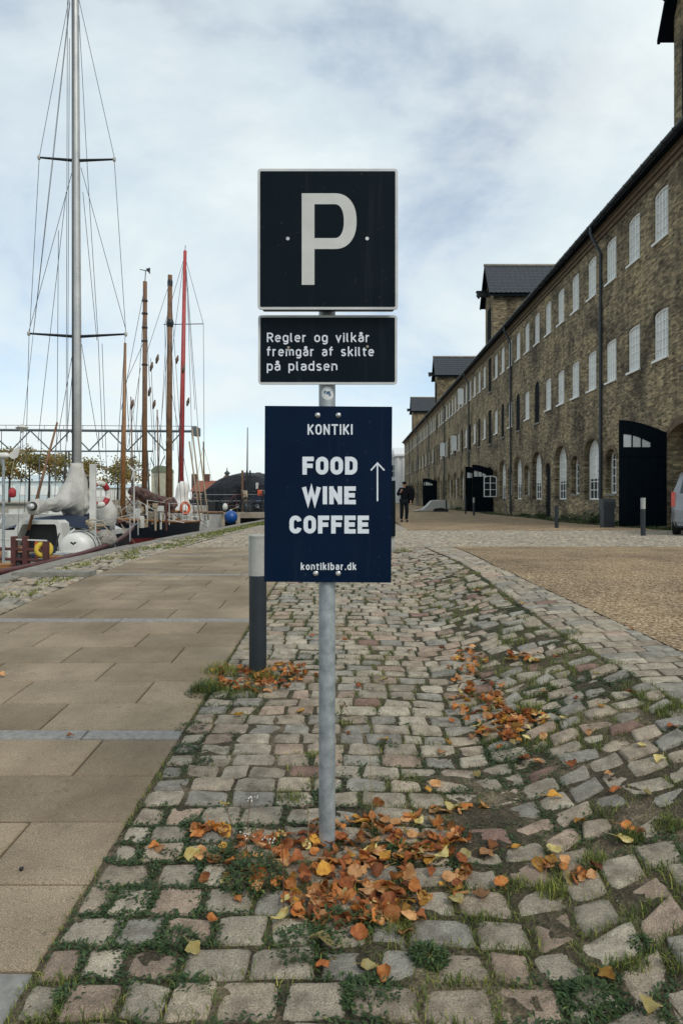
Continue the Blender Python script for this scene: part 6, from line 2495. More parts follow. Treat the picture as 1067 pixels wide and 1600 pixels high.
MB().loft(rings).build('gathered_sail', simple('sail_white', (0.72, 0.71, 0.67), (0.56, 0.55, 0.52), 6, 0.85, 0, 0.5, 12, 0.04), wh, True)
MB().loft([[(-7.35, 26.2, z_), (-6.3, 26.2, z_), (-6.3, 29.5, z_), (-7.35, 29.5, z_)] for z_ in (0.35, 0.95)]).build('cabin', MAT['boat_white'], wh)
ring_buoy(tuple(P(289.5, 794, 25.3)), 0.20, 0.05, (0, 0, radians(55)), MAT['orange_foam'], 'orange ring buoy hanging before the gathered white sail', 'lifebuoy')
rail = [P(268, 810, 25.5), P(290, 806, 25.2), P(310, 808, 25.2), P(324, 818, 25.4), P(327, 812, 26.5), P(318, 800, 28)]
for k, dz in enumerate((0.0, -0.14)):
    MB().tube([p + Vector((0, 0, dz)) for p in rail], 0.018, 6).build('pulpit_rail', MAT['boat_white'], wh, True)
for p in rail[1:5]:
    MB().tube([p, p - Vector((0, 0, 0.5))], 0.014, 6).build('stanchion', MAT['boat_white'], wh)
rr_ = random.Random(9)
for i in range(9):
    c = P(rr_.uniform(272, 318), rr_.uniform(805, 818), rr_.uniform(25.6, 27.5))
    s = rr_.uniform(0.12, 0.28)
    MB().cbox(c, (s, s, s)).build('deck_locker', rr_.choice([MAT['boat_white'], MAT['canvas_blue'], MAT['canvas_white'], simple('teal_box', (0.02, 0.10, 0.12), None, 6, 0.5)]), wh)

# --- dark barge under a black tarpaulin, with a jetty and a blue buoy
ba = empty('covered_barge', (-6.4, 37, WZ), 'dark barge roofed with a sagging black tarpaulin', 'barge')
MB().loft([[(-8.6, y, z_) for y, z_ in ((33, -1.4), (33, 0.35))] + [(-8.6, 44, 0.35), (-8.6, 44, -1.4)], [(-4.75, 33, -1.4), (-4.75, 33, 0.35), (-4.75, 44, 0.35), (-4.75, 44, -1.4)]]).build('hull', MAT['hull_navy'], ba)
xa, xb = P(318, 0, 34).x, P(420, 0, 34).x
rings = []
for i in range(13):
    t = i / 12
    x = xa + (xb - xa) * t
    ridge = interp([(0, P(0, 762, 34).z), (0.2, P(0, 746, 34).z), (0.42, P(0, 741, 34).z), (0.75, P(0, 743, 34).z), (1, P(0, 750, 34).z)], t)
    hang = P(0, interp([(0, 772), (0.4, 776), (0.7, 775), (1, 762)], t), 34).z + 0.06 * sin(i * 2.1)
    rings.append([(x, 33.6, hang - 0.25), (x, 33.8, (ridge + hang) / 2 - 0.1 + 0.1 * sin(i * 1.3)), (x, 35.0, ridge), (x, 38, ridge + 0.25), (x, 42, hang + 0.4)])
MB().loft(rings, cap=False, closed=False).build('tarpaulin', MAT['tarp_black'], ba, True)
MB().box(xa + 0.3, xb - 0.1, 35.5, 41.5, 0.3, 1.7).build('deckhouse', MAT['black_metal'], ba)
for px in (336, 352, 379, 386, 391, 411):
    MB().tube([P(px, 800, 33.4), P(px, 735 if px in (379, 386, 391) else 765, 33.4)], 0.055 if px == 379 else 0.04, 8).build('post', MAT['wood_dark'] if px == 379 else MAT['black_metal'], ba)
MB().tube([P(386, 790, 34), P(387, 668, 34)], [0.05, 0.02], 8).build('flag_mast', MAT['black_metal'], ba)
for py in (773, 783):
    MB().tube([P(320, py, 33.2), P(425, py - 0.5, 33.2)], 0.014, 5).build('guard_rail', MAT['steel'], ba)
MB().lathe([(0.1, -0.25), (0.12, 0), (0.1, 0.3)], P(383.5, 776, 33.1), 10).build('rolled_mat', MAT['rope'], ba, True)
MB().cbox(P(401, 780, 33.5), (0.55, 0.4, 0.35)).build('cargo_box', MAT['canvas_blue'], ba)
MB().cbox(P(407, 770, 33.7), (0.25, 0.3, 0.3)).build('cargo_box', MAT['orange_foam'], ba)
MB().cbox(P(402, 762, 33.8), (0.12, 0.12, 0.5)).build('cargo_box', MAT['boat_white'], ba)
jt = empty('timber_jetty', (-5.4, 31.8, WZ), 'weathered timber jetty with piles in front of the dark barge', 'jetty')
xa, xb = P(321, 0, 31.5).x, P(415, 0, 31.5).x
for i in range(7):
    MB().box(xa, xb, 31.3 + 0.24 * i, 31.52 + 0.24 * i, 0.52, 0.60).build('plank', MAT['deck'], jt)
MB().box(xa, xb, 31.25, 31.33, 0.36, 0.52).build('beam', MAT['deck'], jt)
for px in (324, 348, 372):
    MB().tube([P(px, 0, 31.4) * Vector((1, 1, 0)) if False else Vector((P(px, 0, 31.28).x, 31.28, -1.6)), Vector((P(px, 0, 31.28).x, 31.28, 0.62))], 0.11, 10).build('pile', MAT['deck'], jt, True)
c = P(361, 808, 29.5)
bu = empty('mooring_buoy', (c.x, c.y, c.z - 0.29), 'round blue mooring buoy hanging by the jetty', 'buoy')
MB().sphere(c, 0.285, 22, 14).build('ball', MAT['blue_buoy'], bu, True)
MB().lathe([(0.05, 0.26), (0.05, 0.31), (0.03, 0.34)], c, 10).build('eye', MAT['boat_white'], bu, True)
MB().tube([c + Vector((0, 0, 0.3)), c + Vector((0.05, 1.0, 0.4)), Vector((c.x, 31.3, 0.62))], 0.014, 5).build('line', MAT['rope'], bu)
c = P(352, 792, 30.9)
o = MB().sphere(c, (0.12, 0.12, 0.17), 12, 9).build('fender', MAT['boat_white'], None, True, off=(c.x, c.y, c.z - 0.17))
tag(o, 'white oval fender hanging at the jetty above the blue buoy', 'fender')

for i, (px, py, hc, mtop, lb) in enumerate(((246, 0, 'hull_navy', 640, 'dark sailboat moored beyond the ketch'), (318, 0, 'hull_navy', 690, 'dark workboat moored behind the white sailboat'), (205, 0, 'boat_white', 620, 'white sailboat moored beyond the first brown mast'))):
    y = 46 + 1.2 * i
    x = (px - CX) * y / F
    o = empty('moored_boat', (x, y, WZ), lb, 'boat')
    MB().loft([[(x - w_, y + d * 3.2, 0.25 + 0.2 * abs(d)), (x - w_ * 0.8, y + d * 3, WZ - 0.1), (x + w_ * 0.8, y + d * 3, WZ - 0.1), (x + w_, y + d * 3.2, 0.25 + 0.2 * abs(d))] for d, w_ in ((-1, 0.7), (-0.5, 1.0), (0, 1.1), (0.5, 0.9), (1, 0.06))]).build('hull', MAT[hc], o, True, angle=40)
    MB().box(x - 0.7, x + 0.7, y - 1.8, y + 1.2, 0.2, 1.15).build('wheelhouse', MAT['black_metal'] if i == 1 else MAT['deck'], o)
    MB().tube([(x, y + 0.5, 0.2), P(px, mtop, y + 0.5)], [0.07, 0.04], 8).build('mast', MAT['wood_dark'], o, True)
    for s_ in (-1, 1):
        wire(o, P(px, mtop + 5, y + 0.5), (x + s_ * 1.0, y + 0.5, 0.3), 0.012, 'shroud')
# ------------------------------------------------------------------ far shore
MAT['bridge_steel'] = simple('bridge_blue_grey', (0.10, 0.125, 0.14), (0.07, 0.09, 0.10), 2, 0.6)
YBR = 84.0
br = empty('steel_gantry_bridge', (-33, YBR, 0.9), 'long grey steel truss gantry on trestle legs across the harbour', 'bridge')


def B(px, py, dy=0.0):
    return P(px, py, YBR + dy)


for dy in (0.0, 1.8):
    MB().tube([B(-60, 671.5, dy), B(308, 674, dy)], 0.16, 4).build('top_chord', MAT['bridge_steel'], br)
    MB().tube([B(-60, 705, dy), B(240, 705, dy)], 0.10, 4).build('bottom_chord', MAT['bridge_steel'], br)
    MB().tube([B(-60, 664, dy), B(308, 666, dy)], 0.035, 4).build('handrail', MAT['bridge_steel'], br)
    xs = [-48, -18, 18, 48, 80, 110, 140, 170, 200, 230, 258, 286]
    for i, (a, b) in enumerate(zip(xs, xs[1:])):
        up = i % 2 == 0
        MB().tube([B(a, 704 if up else 673, dy), B(b, 673 if up else 704, dy)], 0.085, 4).build('diagonal', MAT['bridge_steel'], br)
        MB().tube([B(b - 15, 673, dy), B(b - 15, 704, dy)], 0.05, 4).build('vertical', MAT['bridge_steel'], br)
    for i in range(12):
        x = -50 + 30 * i
        MB().tube([B(x, 672, dy), B(x, 664.5, dy)], 0.03, 4).build('rail_post', MAT['bridge_steel'], br)
for px, sp in ((106, 5), (228, 6)):
    for s in (-1, 1):
        MB().tube([B(px + s * 2, 704, 0.9 + s * 0.9), B(px + s * sp, 786, 0.9 + s * 0.9)], 0.13, 6).build('trestle_leg', MAT['bridge_steel'], br)
    for py in (725, 745, 765):
        MB().tube([B(px - sp, py, 0), B(px + sp, py, 1.8)], 0.05, 4).build('brace', MAT['bridge_steel'], br)
for s in ((236, 715, 245, 740), (245, 740, 258, 712), (236, 735, 250, 735)):
    MB().tube([B(s[0], s[1]), B(s[2], s[3])], 0.06, 4).build('brace', MAT['bridge_steel'], br)
MB().box(B(300, 0).x, B(308, 0).x, YBR - 0.3, YBR + 2.0, B(0, 680).z, B(0, 667).z).build('end_block', MAT['bridge_steel'], br)
# crane cabin
c = P(250, 0, 78)
xa, xb = P(241, 0, 78).x, P(268, 0, 78).x
zc0, zc1 = P(0, 762, 78).z, P(0, 738, 78).z
cc = empty('crane_cabin', ((xa + xb) / 2, 78, 0.9), 'pale cabin with curved green roof below the gantry end', 'cabin')
MB().box(xa, xb, 77, 79, 0.8, zc1).build('wall', simple('cabin_pale', (0.42, 0.41, 0.32), None, 2, 0.8), cc)
MB().loft([[(xa + (xb - xa) * (0.5 - 0.52 * cos(pi * i / 8)), y, zc1 + 0.75 * sin(pi * i / 8)) for i in range(9)] for y in (76.9, 79.1)]).build('roof', simple('cabin_green', (0.16, 0.2, 0.13), None, 2, 0.7), cc)

# pale low shed and houses
MAT['shed'] = simple('pale_shed_wall', (0.50, 0.58, 0.60), (0.42, 0.5, 0.52), 0.6, 0.6)
MAT['red_roof'] = simple('red_roof_tile', (0.26, 0.085, 0.045), (0.17, 0.06, 0.035), 1.5, 0.85)
MAT['chimney'] = simple('chimney_brick', (0.12, 0.06, 0.045), None, 2, 0.9)
MAT['bronze'] = simple('copper_green', (0.05, 0.08, 0.07), None, 2, 0.7)


def house_box(name, label, x0, x1, y0, y1, z0, ze_, zr, wm, rm, nwin=0, chim=()):
    h = empty(name, ((x0 + x1) / 2, (y0 + y1) / 2, z0), label, 'building')
    MB().box(x0, x1, y0, y1, z0, ze_).build('wall', wm, h)
    ym = (y0 + y1) / 2
    ro_ = MB().prism([(y0 - 0.3, ze_), (ym, zr), (y1 + 0.3, ze_)], x0 - 0.3, x1 + 0.3, 'X').build('roof', rm, h)
    for cx_ in chim:
        MB().box(cx_ - 0.5, cx_ + 0.5, ym - 0.5, ym + 0.5, ze_, zr + 1.4).build('chimney', MAT['chimney'], ro_)
    for i in range(nwin):
        x = x0 + (x1 - x0) * (i + 0.5) / nwin
        wd = (x1 - x0) / nwin * 0.3
        f = MB().box(x - wd, x + wd, y0 - 0.06, y0 - 0.005, z0 + (ze_ - z0) * 0.3, z0 + (ze_ - z0) * 0.75).build('window', MAT['white_paint'], h)
        MB().box(x - wd * 0.8, x + wd * 0.8, y0 - 0.075, y0 - 0.062, z0 + (ze_ - z0) * 0.34, z0 + (ze_ - z0) * 0.71).build('pane', MAT['pane_pale'] if name == 'boat_shed' else MAT['pane_dark'], f)
    return h


X = lambda px, y: (px - CX) * y / F
house_box('boat_shed', 'long pale blue shed behind the trees across the harbour', X(-40, 120), X(112, 120), 120, 132, 0.8, P(0, 752, 120).z, P(0, 742, 126).z, MAT['shed'], MAT['shed'], 9)
house_box('boat_shed', 'low white shed right of the aluminium mast across the harbour', X(130, 115), X(205, 115), 115, 124, 0.8, P(0, 762, 115).z, P(0, 756, 120).z, MAT['boat_white'], MAT['shed'], 8)
house_box('town_house', 'far house with red roof and dark chimney behind the white spars', X(300, 140), X(345, 140), 140, 152, 0.8, P(0, 768, 140).z, P(0, 751, 146).z, MAT['chimney'], MAT['red_roof'], 4, (X(324, 146), X(304, 146)))
hh_ = house_box('town_house', 'far red roofed house with a copper topped turret above the black tarpaulin', X(346, 150), X(380, 150), 150, 160, 0.8, P(0, 757, 150).z, P(0, 743, 155).z, MAT['chimney'], MAT['red_roof'], 4)
mb = MB().lathe([(0.42, -0.6), (0.42, 0.5), (0.62, 0.7), (0.64, 0.95), (0.3, 1.2), (0.12, 1.4), (0.1, 1.8), (0.02, 2.2)], (X(355, 155), 155, P(0, 745, 155).z), 12)
mb.build('turret', MAT['bronze'], hh_)
house_box('town_house', 'far red roofed house behind the end of the barge', X(382, 146), X(430, 146), 146, 158, 0.8, P(0, 757, 146).z, P(0, 748, 152).z, MAT['chimney'], MAT['red_roof'], 4, (X(404, 152),))
house_box('town_house', 'far red roofed house beyond the cafe sign', X(440, 150), X(520, 150), 160, 172, 0.2, 7.5, 11.5, MAT['far_concrete'], MAT['red_roof'], 6, (X(470, 166), X(505, 166)))
# row of moored hulls and clutter on the far quay
for i, (px, col, lb) in enumerate(((30, 'boat_white', 'small white boat moored at the far quay left'), (92, 'boat_white', 'small pale boat moored at the far quay near the mast'), (150, 'canvas_blue', 'small blue boat moored at the far quay'))):
    o = empty('moored_boat', (X(px, 54), 54, WZ), lb, 'boat')
    x = X(px, 54)
    MB().loft([[(x + d * 1.9, 54 - w_, 0.0 + 0.1 * abs(d)), (x + d * 1.7, 54 - w_ * 0.7, WZ - 0.1), (x + d * 1.7, 54 + w_ * 0.7, WZ - 0.1), (x + d * 1.9, 54 + w_, 0.0 + 0.1 * abs(d))] for d, w_ in ((-1, 0.5), (-0.5, 0.75), (0, 0.8), (0.5, 0.65), (1, 0.05))]).build('hull', MAT[col], o, True, angle=40)
    MB().box(x - 0.6, x + 0.5, 53.6, 54.4, -0.1, 0.4).build('cabin', MAT['boat_white'], o)

# trees on the far bank
MAT['bark'] = simple('bark', (0.05, 0.043, 0.036), (0.03, 0.026, 0.022), 8, 0.9)


def foliage(name, c1, c2, c3):
    t = NT(name)
    a = t.n('Attribute', attribute_name='tint').outputs['Color']
    sc = t.n('SeparateColor')
    t.l(a, sc.inputs[0])
    c = t.ramp(sc.outputs[0], [(0.0, c3), (0.5, c1), (1.0, c2)])
    m = t.done(c, 0.7, 0, 0.2)
    tr = t.n('BsdfTranslucent')
    t.l(c, tr.inputs['Color'])
    mx = t.n('MixShader')
    mx.inputs[0].default_value = 0.3
    t.l(t.b.outputs[0], mx.inputs[1])
    t.l(tr.outputs[0], mx.inputs[2])
    t.l(mx.outputs[0], t.t.nodes['Material Output'].inputs['Surface'])
    return m


MAT['tree_leaf'] = foliage('autumn_foliage', (0.22, 0.18, 0.055), (0.42, 0.22, 0.06), (0.11, 0.115, 0.04))


def tree(px, y, ztop, cr, label, seed):
    r = random.Random(seed)
    x = X(px, y)
    z0 = 0.78
    root = empty('tree', (x, y, z0), label, 'tree', 'autumn trees on the far bank')
    mb = MB()
    hc = z0 + (ztop - z0) * 0.42
    mb.tube([(x, y, z0 - 0.1), (x + 0.05, y, hc), (x, y, z0 + (ztop - z0) * 0.75), (x, y, ztop - 0.2)], [0.13, 0.10, 0.06, 0.02], 8)
    tips = []
    for i in range(11):
        a = r.uniform(0, 2 * pi)
        zb2 = r.uniform(hc * 0.95, z0 + (ztop - z0) * 0.8)
        L = cr * r.uniform(0.6, 1.05)
        e = Vector((x + L * cos(a), y + L * sin(a), zb2 + r.uniform(0.3, 1.1)))
        mid = Vector((x, y, zb2)).lerp(e, 0.5) + Vector((0, 0, 0.2))
        mb.tube([(x, y, zb2), mid, e], [0.05, 0.03, 0.012], 5)
        tips += [mid, e, e.lerp(mid, 0.4)]
    mb.build('trunk', MAT['bark'], root)
    for k in range(5):
        tips.append(Vector((x + r.gauss(0, 0.3), y, ztop - r.uniform(0.2, 1.2))))
    cm_ = MB()
    for tp in tips:
        n = r.randint(14, 44)
        tn = r.random() * 0.7
        for i in range(n):
            c = tp + Vector((r.gauss(0, 0.34), r.gauss(0, 0.34), r.gauss(0, 0.28)))
            s = r.uniform(0.07, 0.16)
            cm_.tint = (min(1, max(0, tn + r.uniform(-0.25, 0.35))),) * 3
            d1 = Vector((r.uniform(-1, 1), r.uniform(-1, 1), r.uniform(-1, 1))).normalized() * s
            d2 = d1.orthogonal().normalized() * s * 0.7
            cm_.add([c - d1, c + d2, c + d1, c - d2], [(0, 1, 2, 3)])
    cm_.build('crown', MAT['tree_leaf'], root)


for i, (px, y, top, cr, lb) in enumerate(((-8, 72, 700, 2.0, 'olive tree at the left of the row beside the wind generator'), (15, 68, 702, 1.9, 'slim olive tree behind the wind generator'), (46, 72, 698, 2.2, 'autumn tree with tall bare top behind the brown spar'), (77, 70, 703, 2.0, 'golden brown tree behind the white boom'), (101, 74, 712, 1.8, 'russet tree just left of the aluminium mast'), (138, 72, 718, 1.9, 'yellow olive tree just right of the aluminium mast'), (184, 74, 722, 2.0, 'olive tree left of the ketch masts'), (207, 78, 716, 2.0, 'olive tree behind the first brown mast'), (-34, 70, 700, 2.0, 'olive tree out beyond the wind generator'))):
    tree(px, y, P(0, top, y).z, cr, lb, 40 + i)
# street furniture on far quay: slim lamp posts
for i, px in enumerate((62, 118, 206)):
    x = X(px, 66)
    o = empty('lamp_post', (x, 66, 0.78), ['slim lamp post by the golden tree across the harbour', 'slim lamp post under the gantry across the harbour', 'slim lamp post near the ketch masts across the harbour'][i], 'lamp post', 'far quay lamp posts')
    MB().tube([(x, 66, 0.7), (x, 66, 5.2)], 0.05, 6).build('pole', MAT['bridge_steel'], o)
    MB().tube([(x, 66, 5.15), (x + 0.5, 66, 5.25)], 0.06, 6).build('lamp_head', MAT['bridge_steel'], o)

# white classical building closing the lane
MAT['far_white'] = simple('white_render', (0.66, 0.67, 0.66), (0.55, 0.57, 0.57), 0.4, 0.7)
yb = 146
fw = empty('white_building', (11, yb + 6, 0.2), 'white classical building with a gabled front closing the lane', 'building')
xa, xb = X(619, yb), X(660, yb)
ze_ = P(0, 713, yb).z
MB().box(xa, xb, yb, yb + 14, 0.1, ze_).build('wall', MAT['far_white'], fw)
MB().prism([(yb - 0.5, ze_ + 0.001), (yb - 0.5, ze_ + 0.4), (yb + 7, P(0, 696, yb).z), (yb + 14.5, ze_ + 0.4), (yb + 14.5, ze_ + 0.001)], xa - 0.4, xb, 'X').build('roof', MAT['far_white'], fw)
for k in range(3):
    x = xa + 0.4 + 1.1 * k
    MB().box(x - 0.2, x + 0.2, yb - 0.25, yb - 0.003, 0.2, ze_ - 0.3).build('pilaster', MAT['far_white'], fw)
    if k < 2:
        MB().box(x + 0.33, x + 0.77, yb - 0.06, yb - 0.004, 1.0, 3.6).build('doorway', MAT['shed'], fw)
xa2 = X(560, yb + 6)
zw = P(0, 715, yb + 6).z
MB().box(xa2, xa - 0.01, yb + 6, yb + 14, 0.1, zw).build('wing_wall', MAT['far_white'], fw)
MB().box(xa2 - 0.2, xa - 0.02, yb + 5.7, yb + 14.2, zw + 0.002, zw + 0.5).build('cornice', MAT['far_white'], fw)
for px in (566, 578, 590, 602, 611.5):
    for py0, py1 in ((727, 745), (755, 770)):
        a, b = P(px, py1, yb + 6), P(px + 6.5, py0, yb + 6)
        f = MB().box(a.x, b.x, yb + 5.93, yb + 5.997, a.z, b.z).build('window', MAT['pane_dark'], fw)
        m_ = (a.x + b.x) / 2
        MB().box(m_ - 0.06, m_ + 0.06, yb + 5.9, yb + 5.925, a.z, b.z).build('glazing_bar', MAT['white_paint'], f)
        MB().box(a.x, b.x, yb + 5.88, yb + 5.898, (a.z + b.z) / 2 - 0.06, (a.z + b.z) / 2 + 0.06).build('glazing_bar', MAT['white_paint'], f)

# ------------------------------------------------------------------ white tarpaulin over a skip by the wall
c = G(690, 800)
yk_ = 52.0
kx = yk_ / F
zg = gz(6, yk_)
wt = empty('tarpaulin_heap', (X(685, yk_), yk_, zg), 'white tarpaulin draped over a dark skip beside the warehouse', 'tarpaulin')
MB().box(X(680, yk_), X(700, yk_), yk_, yk_ + 1.6, zg, zg + 0.45).build('skip', MAT['dark_paint'], wt)
prof = [(647, 795), (660, 793), (668, 786), (674, 779), (686, 778), (697, 779), (701, 783), (702, 791), (697, 792), (688, 790), (680, 791), (672, 794), (664, 796)]
rings = []
for dy, s in ((-0.25, 0.96), (0, 1.0), (0.8, 1.0), (1.7, 0.9)):
    rings.append([((px - CX) * kx, yk_ + dy, zg + (P(0, py, yk_).z - P(0, 796, yk_).z) * s + 0.02) for px, py in prof])
MB().loft(rings).build('cover', MAT['canvas_white'], wt, True, angle=60)


# ------------------------------------------------------------------ bicycles
def bicycle(loc, rotz, lean, label, col):
    b = empty('bicycle', loc, label, 'bicycle')
    b.rotation_euler = (lean, 0, rotz)
    for x in (-0.52, 0.52):
        mb = MB()
        mb.tube([(x + 0.325 * cos(2 * pi * i / 28), 0, 0.34 + 0.325 * sin(2 * pi * i / 28)) for i in range(28)], 0.017, 6, closed=True)
        wh_ = part('wheel', mb.mesh('tyre', MAT['black_rubber'], True), b)
        mb = MB()
        for i in range(12):
            a = 2 * pi * i / 12
            mb.tube([(x, 0, 0.34), (x + 0.31 * cos(a), 0, 0.34 + 0.31 * sin(a))], 0.003, 4)
        mb.lathe([(0.025, -0.04), (0.025, 0.04)], (x, 0, 0.34), 8, 'Y')
        part('spokes', mb.mesh('spokes', MAT['steel']), wh_)
    mb = MB()
    bb, st_, hd, ra, fa = (0, 0, 0.3), (-0.14, 0, 0.82), (0.36, 0, 0.86), (-0.52, 0, 0.34), (0.52, 0, 0.34)
    for p, q in ((bb, st_), (bb, (0.38, 0, 0.74)), (st_, hd), (bb, ra), (st_, ra), (hd, fa)):
        mb.tube([p, q], 0.018, 6)
    part('frame', mb.mesh('frame', col), b)
    mb = MB().tube([hd, (0.34, 0, 1.0)], 0.014, 6)
    mb.tube([(0.2, -0.28, 1.02), (0.3, -0.2, 1.04), (0.36, 0, 1.02), (0.3, 0.2, 1.04), (0.2, 0.28, 1.02)], 0.013, 6)
    part('handlebar', mb.mesh('handlebar', MAT['steel']), b)
    mb = MB().tube([st_, (-0.16, 0, 0.94)], 0.013, 6)
    mb.sphere((-0.17, 0, 0.97), (0.13, 0.07, 0.04), 10, 6)
    part('saddle', mb.mesh('saddle', MAT['black_rubber'], True), b)
    mb = MB()
    for x in (-0.52, 0.52):
        mb.tube([(x + 0.36 * cos(a), 0, 0.34 + 0.36 * sin(a)) for a in [radians(20 + 16 * i) for i in range(10)]], 0.014, 5)
    part('mudguard', mb.mesh('mudguard', MAT['dark_paint']), b)
    mb = MB().lathe([(0.09, -0.008), (0.09, 0.008)], (0, 0.03, 0.3), 14, 'Y')
    mb.tube([(0, 0.05, 0.3), (0.1, 0.05, 0.18), (0.1, 0.12, 0.18)], 0.01, 5)
    part('crank', mb.mesh('crank', MAT['steel']), b)
    return b


yb_ = 43.0
bicycle((XB - 0.45, yb_, gz(9.6, yb_)), radians(78), radians(-12), 'dark bicycle leaning on the warehouse wall by the downpipe', MAT['dark_paint'])
c = P(371, 792, 32.2)
bicycle((c.x, 32.2, 0.60), radians(15), 0, 'bicycle with pale wheel parked on the jetty beside the barge', MAT['wood_maroon'])
c = P(402, 792, 32.0)
bicycle((c.x, 32.0, 0.60), radians(-10), 0, 'bicycle parked before the blue cargo box on the jetty', MAT['dark_paint'])


# ------------------------------------------------------------------ parked car at the right, seen from behind
def car(loc, rz):
    x, y, z = 0.9, 0.0, 0.0
    root = empty('parked_car', loc, 'silver grey hatchback parked beside the warehouse gateway, rear to the quay', 'car')
    root.location = (0, 0, 0)
    paint = simple('car_silver', (0.22, 0.235, 0.25), (0.18, 0.19, 0.205), 2, 0.28, 0.5)
    glass = simple('car_glass', (0.03, 0.045, 0.05), None, 3, 0.04)
    hw = 0.9
    # side profile stations: y, belt height, roof height, half width
    st_ = [(0.0, 0.62, 0.66, 0.80), (0.05, 0.88, 0.93, 0.87), (0.14, 0.95, 1.05, 0.89), (0.35, 0.97, 1.46, 0.9), (0.6, 0.98, 1.56, 0.9), (1.5, 0.98, 1.62, 0.9), (2.3, 0.97, 1.56, 0.9), (3.1, 0.95, 1.02, 0.89), (3.6, 0.86, 0.90, 0.86), (3.9, 0.68, 0.72, 0.76)]
    body = MB()
    rings = []
    for yy, zb2, zr, w_ in st_:
        k = 0.74 if zr > 1.2 else 0.93
        rings.append([(x + s * v[0], y + yy, z + v[1]) for s, v in [(-1, (w_ * 0.92, 0.24)), (-1, (w_, 0.45)), (-1, (w_ * 0.99, zb2 - 0.08)), (-1, (w_ * 0.95, zb2)), (-1, (w_ * (k + 0.06), zr - 0.06)), (-1, (w_ * k * 0.85, zr)), (1, (w_ * k * 0.85, zr)), (1, (w_ * (k + 0.06), zr - 0.06)), (1, (w_ * 0.95, zb2)), (1, (w_ * 0.99, zb2 - 0.08)), (1, (w_, 0.45)), (1, (w_ * 0.92, 0.24))]])
    body.loft(rings)
    body.build('body', paint, root, True, angle=32)
    # rear glass
    MB().loft([[(x - 0.70, y + 0.115, z + 1.03), (x + 0.70, y + 0.115, z + 1.03), (x + 0.62, y + 0.32, z + 1.43), (x - 0.62, y + 0.32, z + 1.43)], [(x - 0.70, y + 0.14, z + 1.02), (x + 0.70, y + 0.14, z + 1.02), (x + 0.62, y + 0.34, z + 1.42), (x - 0.62, y + 0.34, z + 1.42)]]).build('rear_window', glass, root)
    for s in (-1, 1):
        MB().loft([[(x + s * 0.862, y + 0.5, z + 1.02), (x + s * 0.875, y + 1.45, z + 1.02), (x + s * 0.74, y + 1.45, z + 1.5), (x + s * 0.745, y + 0.62, z + 1.46)], [(x + s * 0.84, y + 0.5, z + 1.02), (x + s * 0.85, y + 1.45, z + 1.02), (x + s * 0.72, y + 1.45, z + 1.5), (x + s * 0.72, y + 0.62, z + 1.46)]]).build('side_window', glass, root)
        MB().loft([[(x + s * 0.875, y + 1.55, z + 1.02), (x + s * 0.86, y + 2.75, z + 1.02), (x + s * 0.74, y + 2.25, z + 1.48), (x + s * 0.74, y + 1.55, z + 1.5)], [(x + s * 0.85, y + 1.55, z + 1.02), (x + s * 0.84, y + 2.75, z + 1.02), (x + s * 0.72, y + 2.25, z + 1.48), (x + s * 0.72, y + 1.55, z + 1.5)]]).build('side_window', glass, root)
        a = MB()
        a.loft([[(x + s * 0.885, y + 0.03, z + zz_), (x + s * 0.80, y + 0.01, z + zz_), (x + s * 0.80, y + 0.12, z + zz_), (x + s * 0.90, y + 0.16, z + zz_)] for zz_ in (0.70, 1.06)])
        a.build('tail_light', simple('tail_light_red', (0.42, 0.035, 0.03), (0.5, 0.12, 0.09), 8, 0.2), root)
        for yy in (0.78, 3.15):
            wv = MB().lathe([(0.22, -0.1), (0.315, -0.095), (0.325, -0.05), (0.325, 0.05), (0.315, 0.095), (0.22, 0.1)], (x + s * 0.79, y + yy, z + 0.325), 26, 'X').build('wheel', MAT['black_rubber'], root, True, angle=40)
            mb = MB().lathe([(0.21, -0.05), (0.21, 0.05)], (x + s * 0.86, y + yy, z + 0.325), 20, 'X')
            mb.build('rim', MAT['steel'], wv)
    MB().loft([[(x - 0.86, y + 0.08, z + zz_), (x - 0.80, y - 0.05, z + zz_), (x + 0.80, y - 0.05, z + zz_), (x + 0.86, y + 0.08, z + zz_)] for zz_ in (0.34, 0.36, 0.58, 0.62)]).build('bumper', paint, root, True, angle=30)
    MB().box(x - 0.8, x + 0.8, y + 0.02, y + 3.8, z + 0.2, z + 0.34).build('underbody', MAT['black_rubber'], root)
    MB().box(x - 0.26, x + 0.26, y - 0.03, y + 0.02, z + 0.72, z + 0.83).build('number_plate', MAT['sign_white'], root)
    MB().box(x - 0.55, x + 0.55, y - 0.04, y + 0.0, z + 0.24, z + 0.33).build('bumper_insert', MAT['black_rubber'], root)
    root.location = loc
    root.rotation_euler = (0, 0, rz)


g = G(1047, 837)
car((g.x, g.y, g.z), radians(-27))


# ------------------------------------------------------------------ people
def skinned(name, joints, edges, parent, mat, root_v=0, sub=2):
    me = bpy.data.meshes.new(name)
    bm = bmesh.new()
    lay_ = bm.verts.layers.skin.verify()
    vs = []
    for (p, r) in joints:
        v = bm.verts.new(p)
        v[lay_].radius = (r if isinstance(r, tuple) else (r, r))
        vs.append(v)
    vs[root_v][lay_].use_root = True
    for a, b in edges:
        bm.edges.new((vs[a], vs[b]))
    bm.to_mesh(me)
    bm.free()
    me.materials.append(mat)
    o = bpy.data.objects.new(name, me)
    COL.objects.link(o)
    o.parent = parent
    m = o.modifiers.new('skin', 'SKIN')
    m.use_smooth_shade = True
    m2_ = o.modifiers.new('sub', 'SUBSURF')
    m2_.levels = m2_.render_levels = sub
    return o


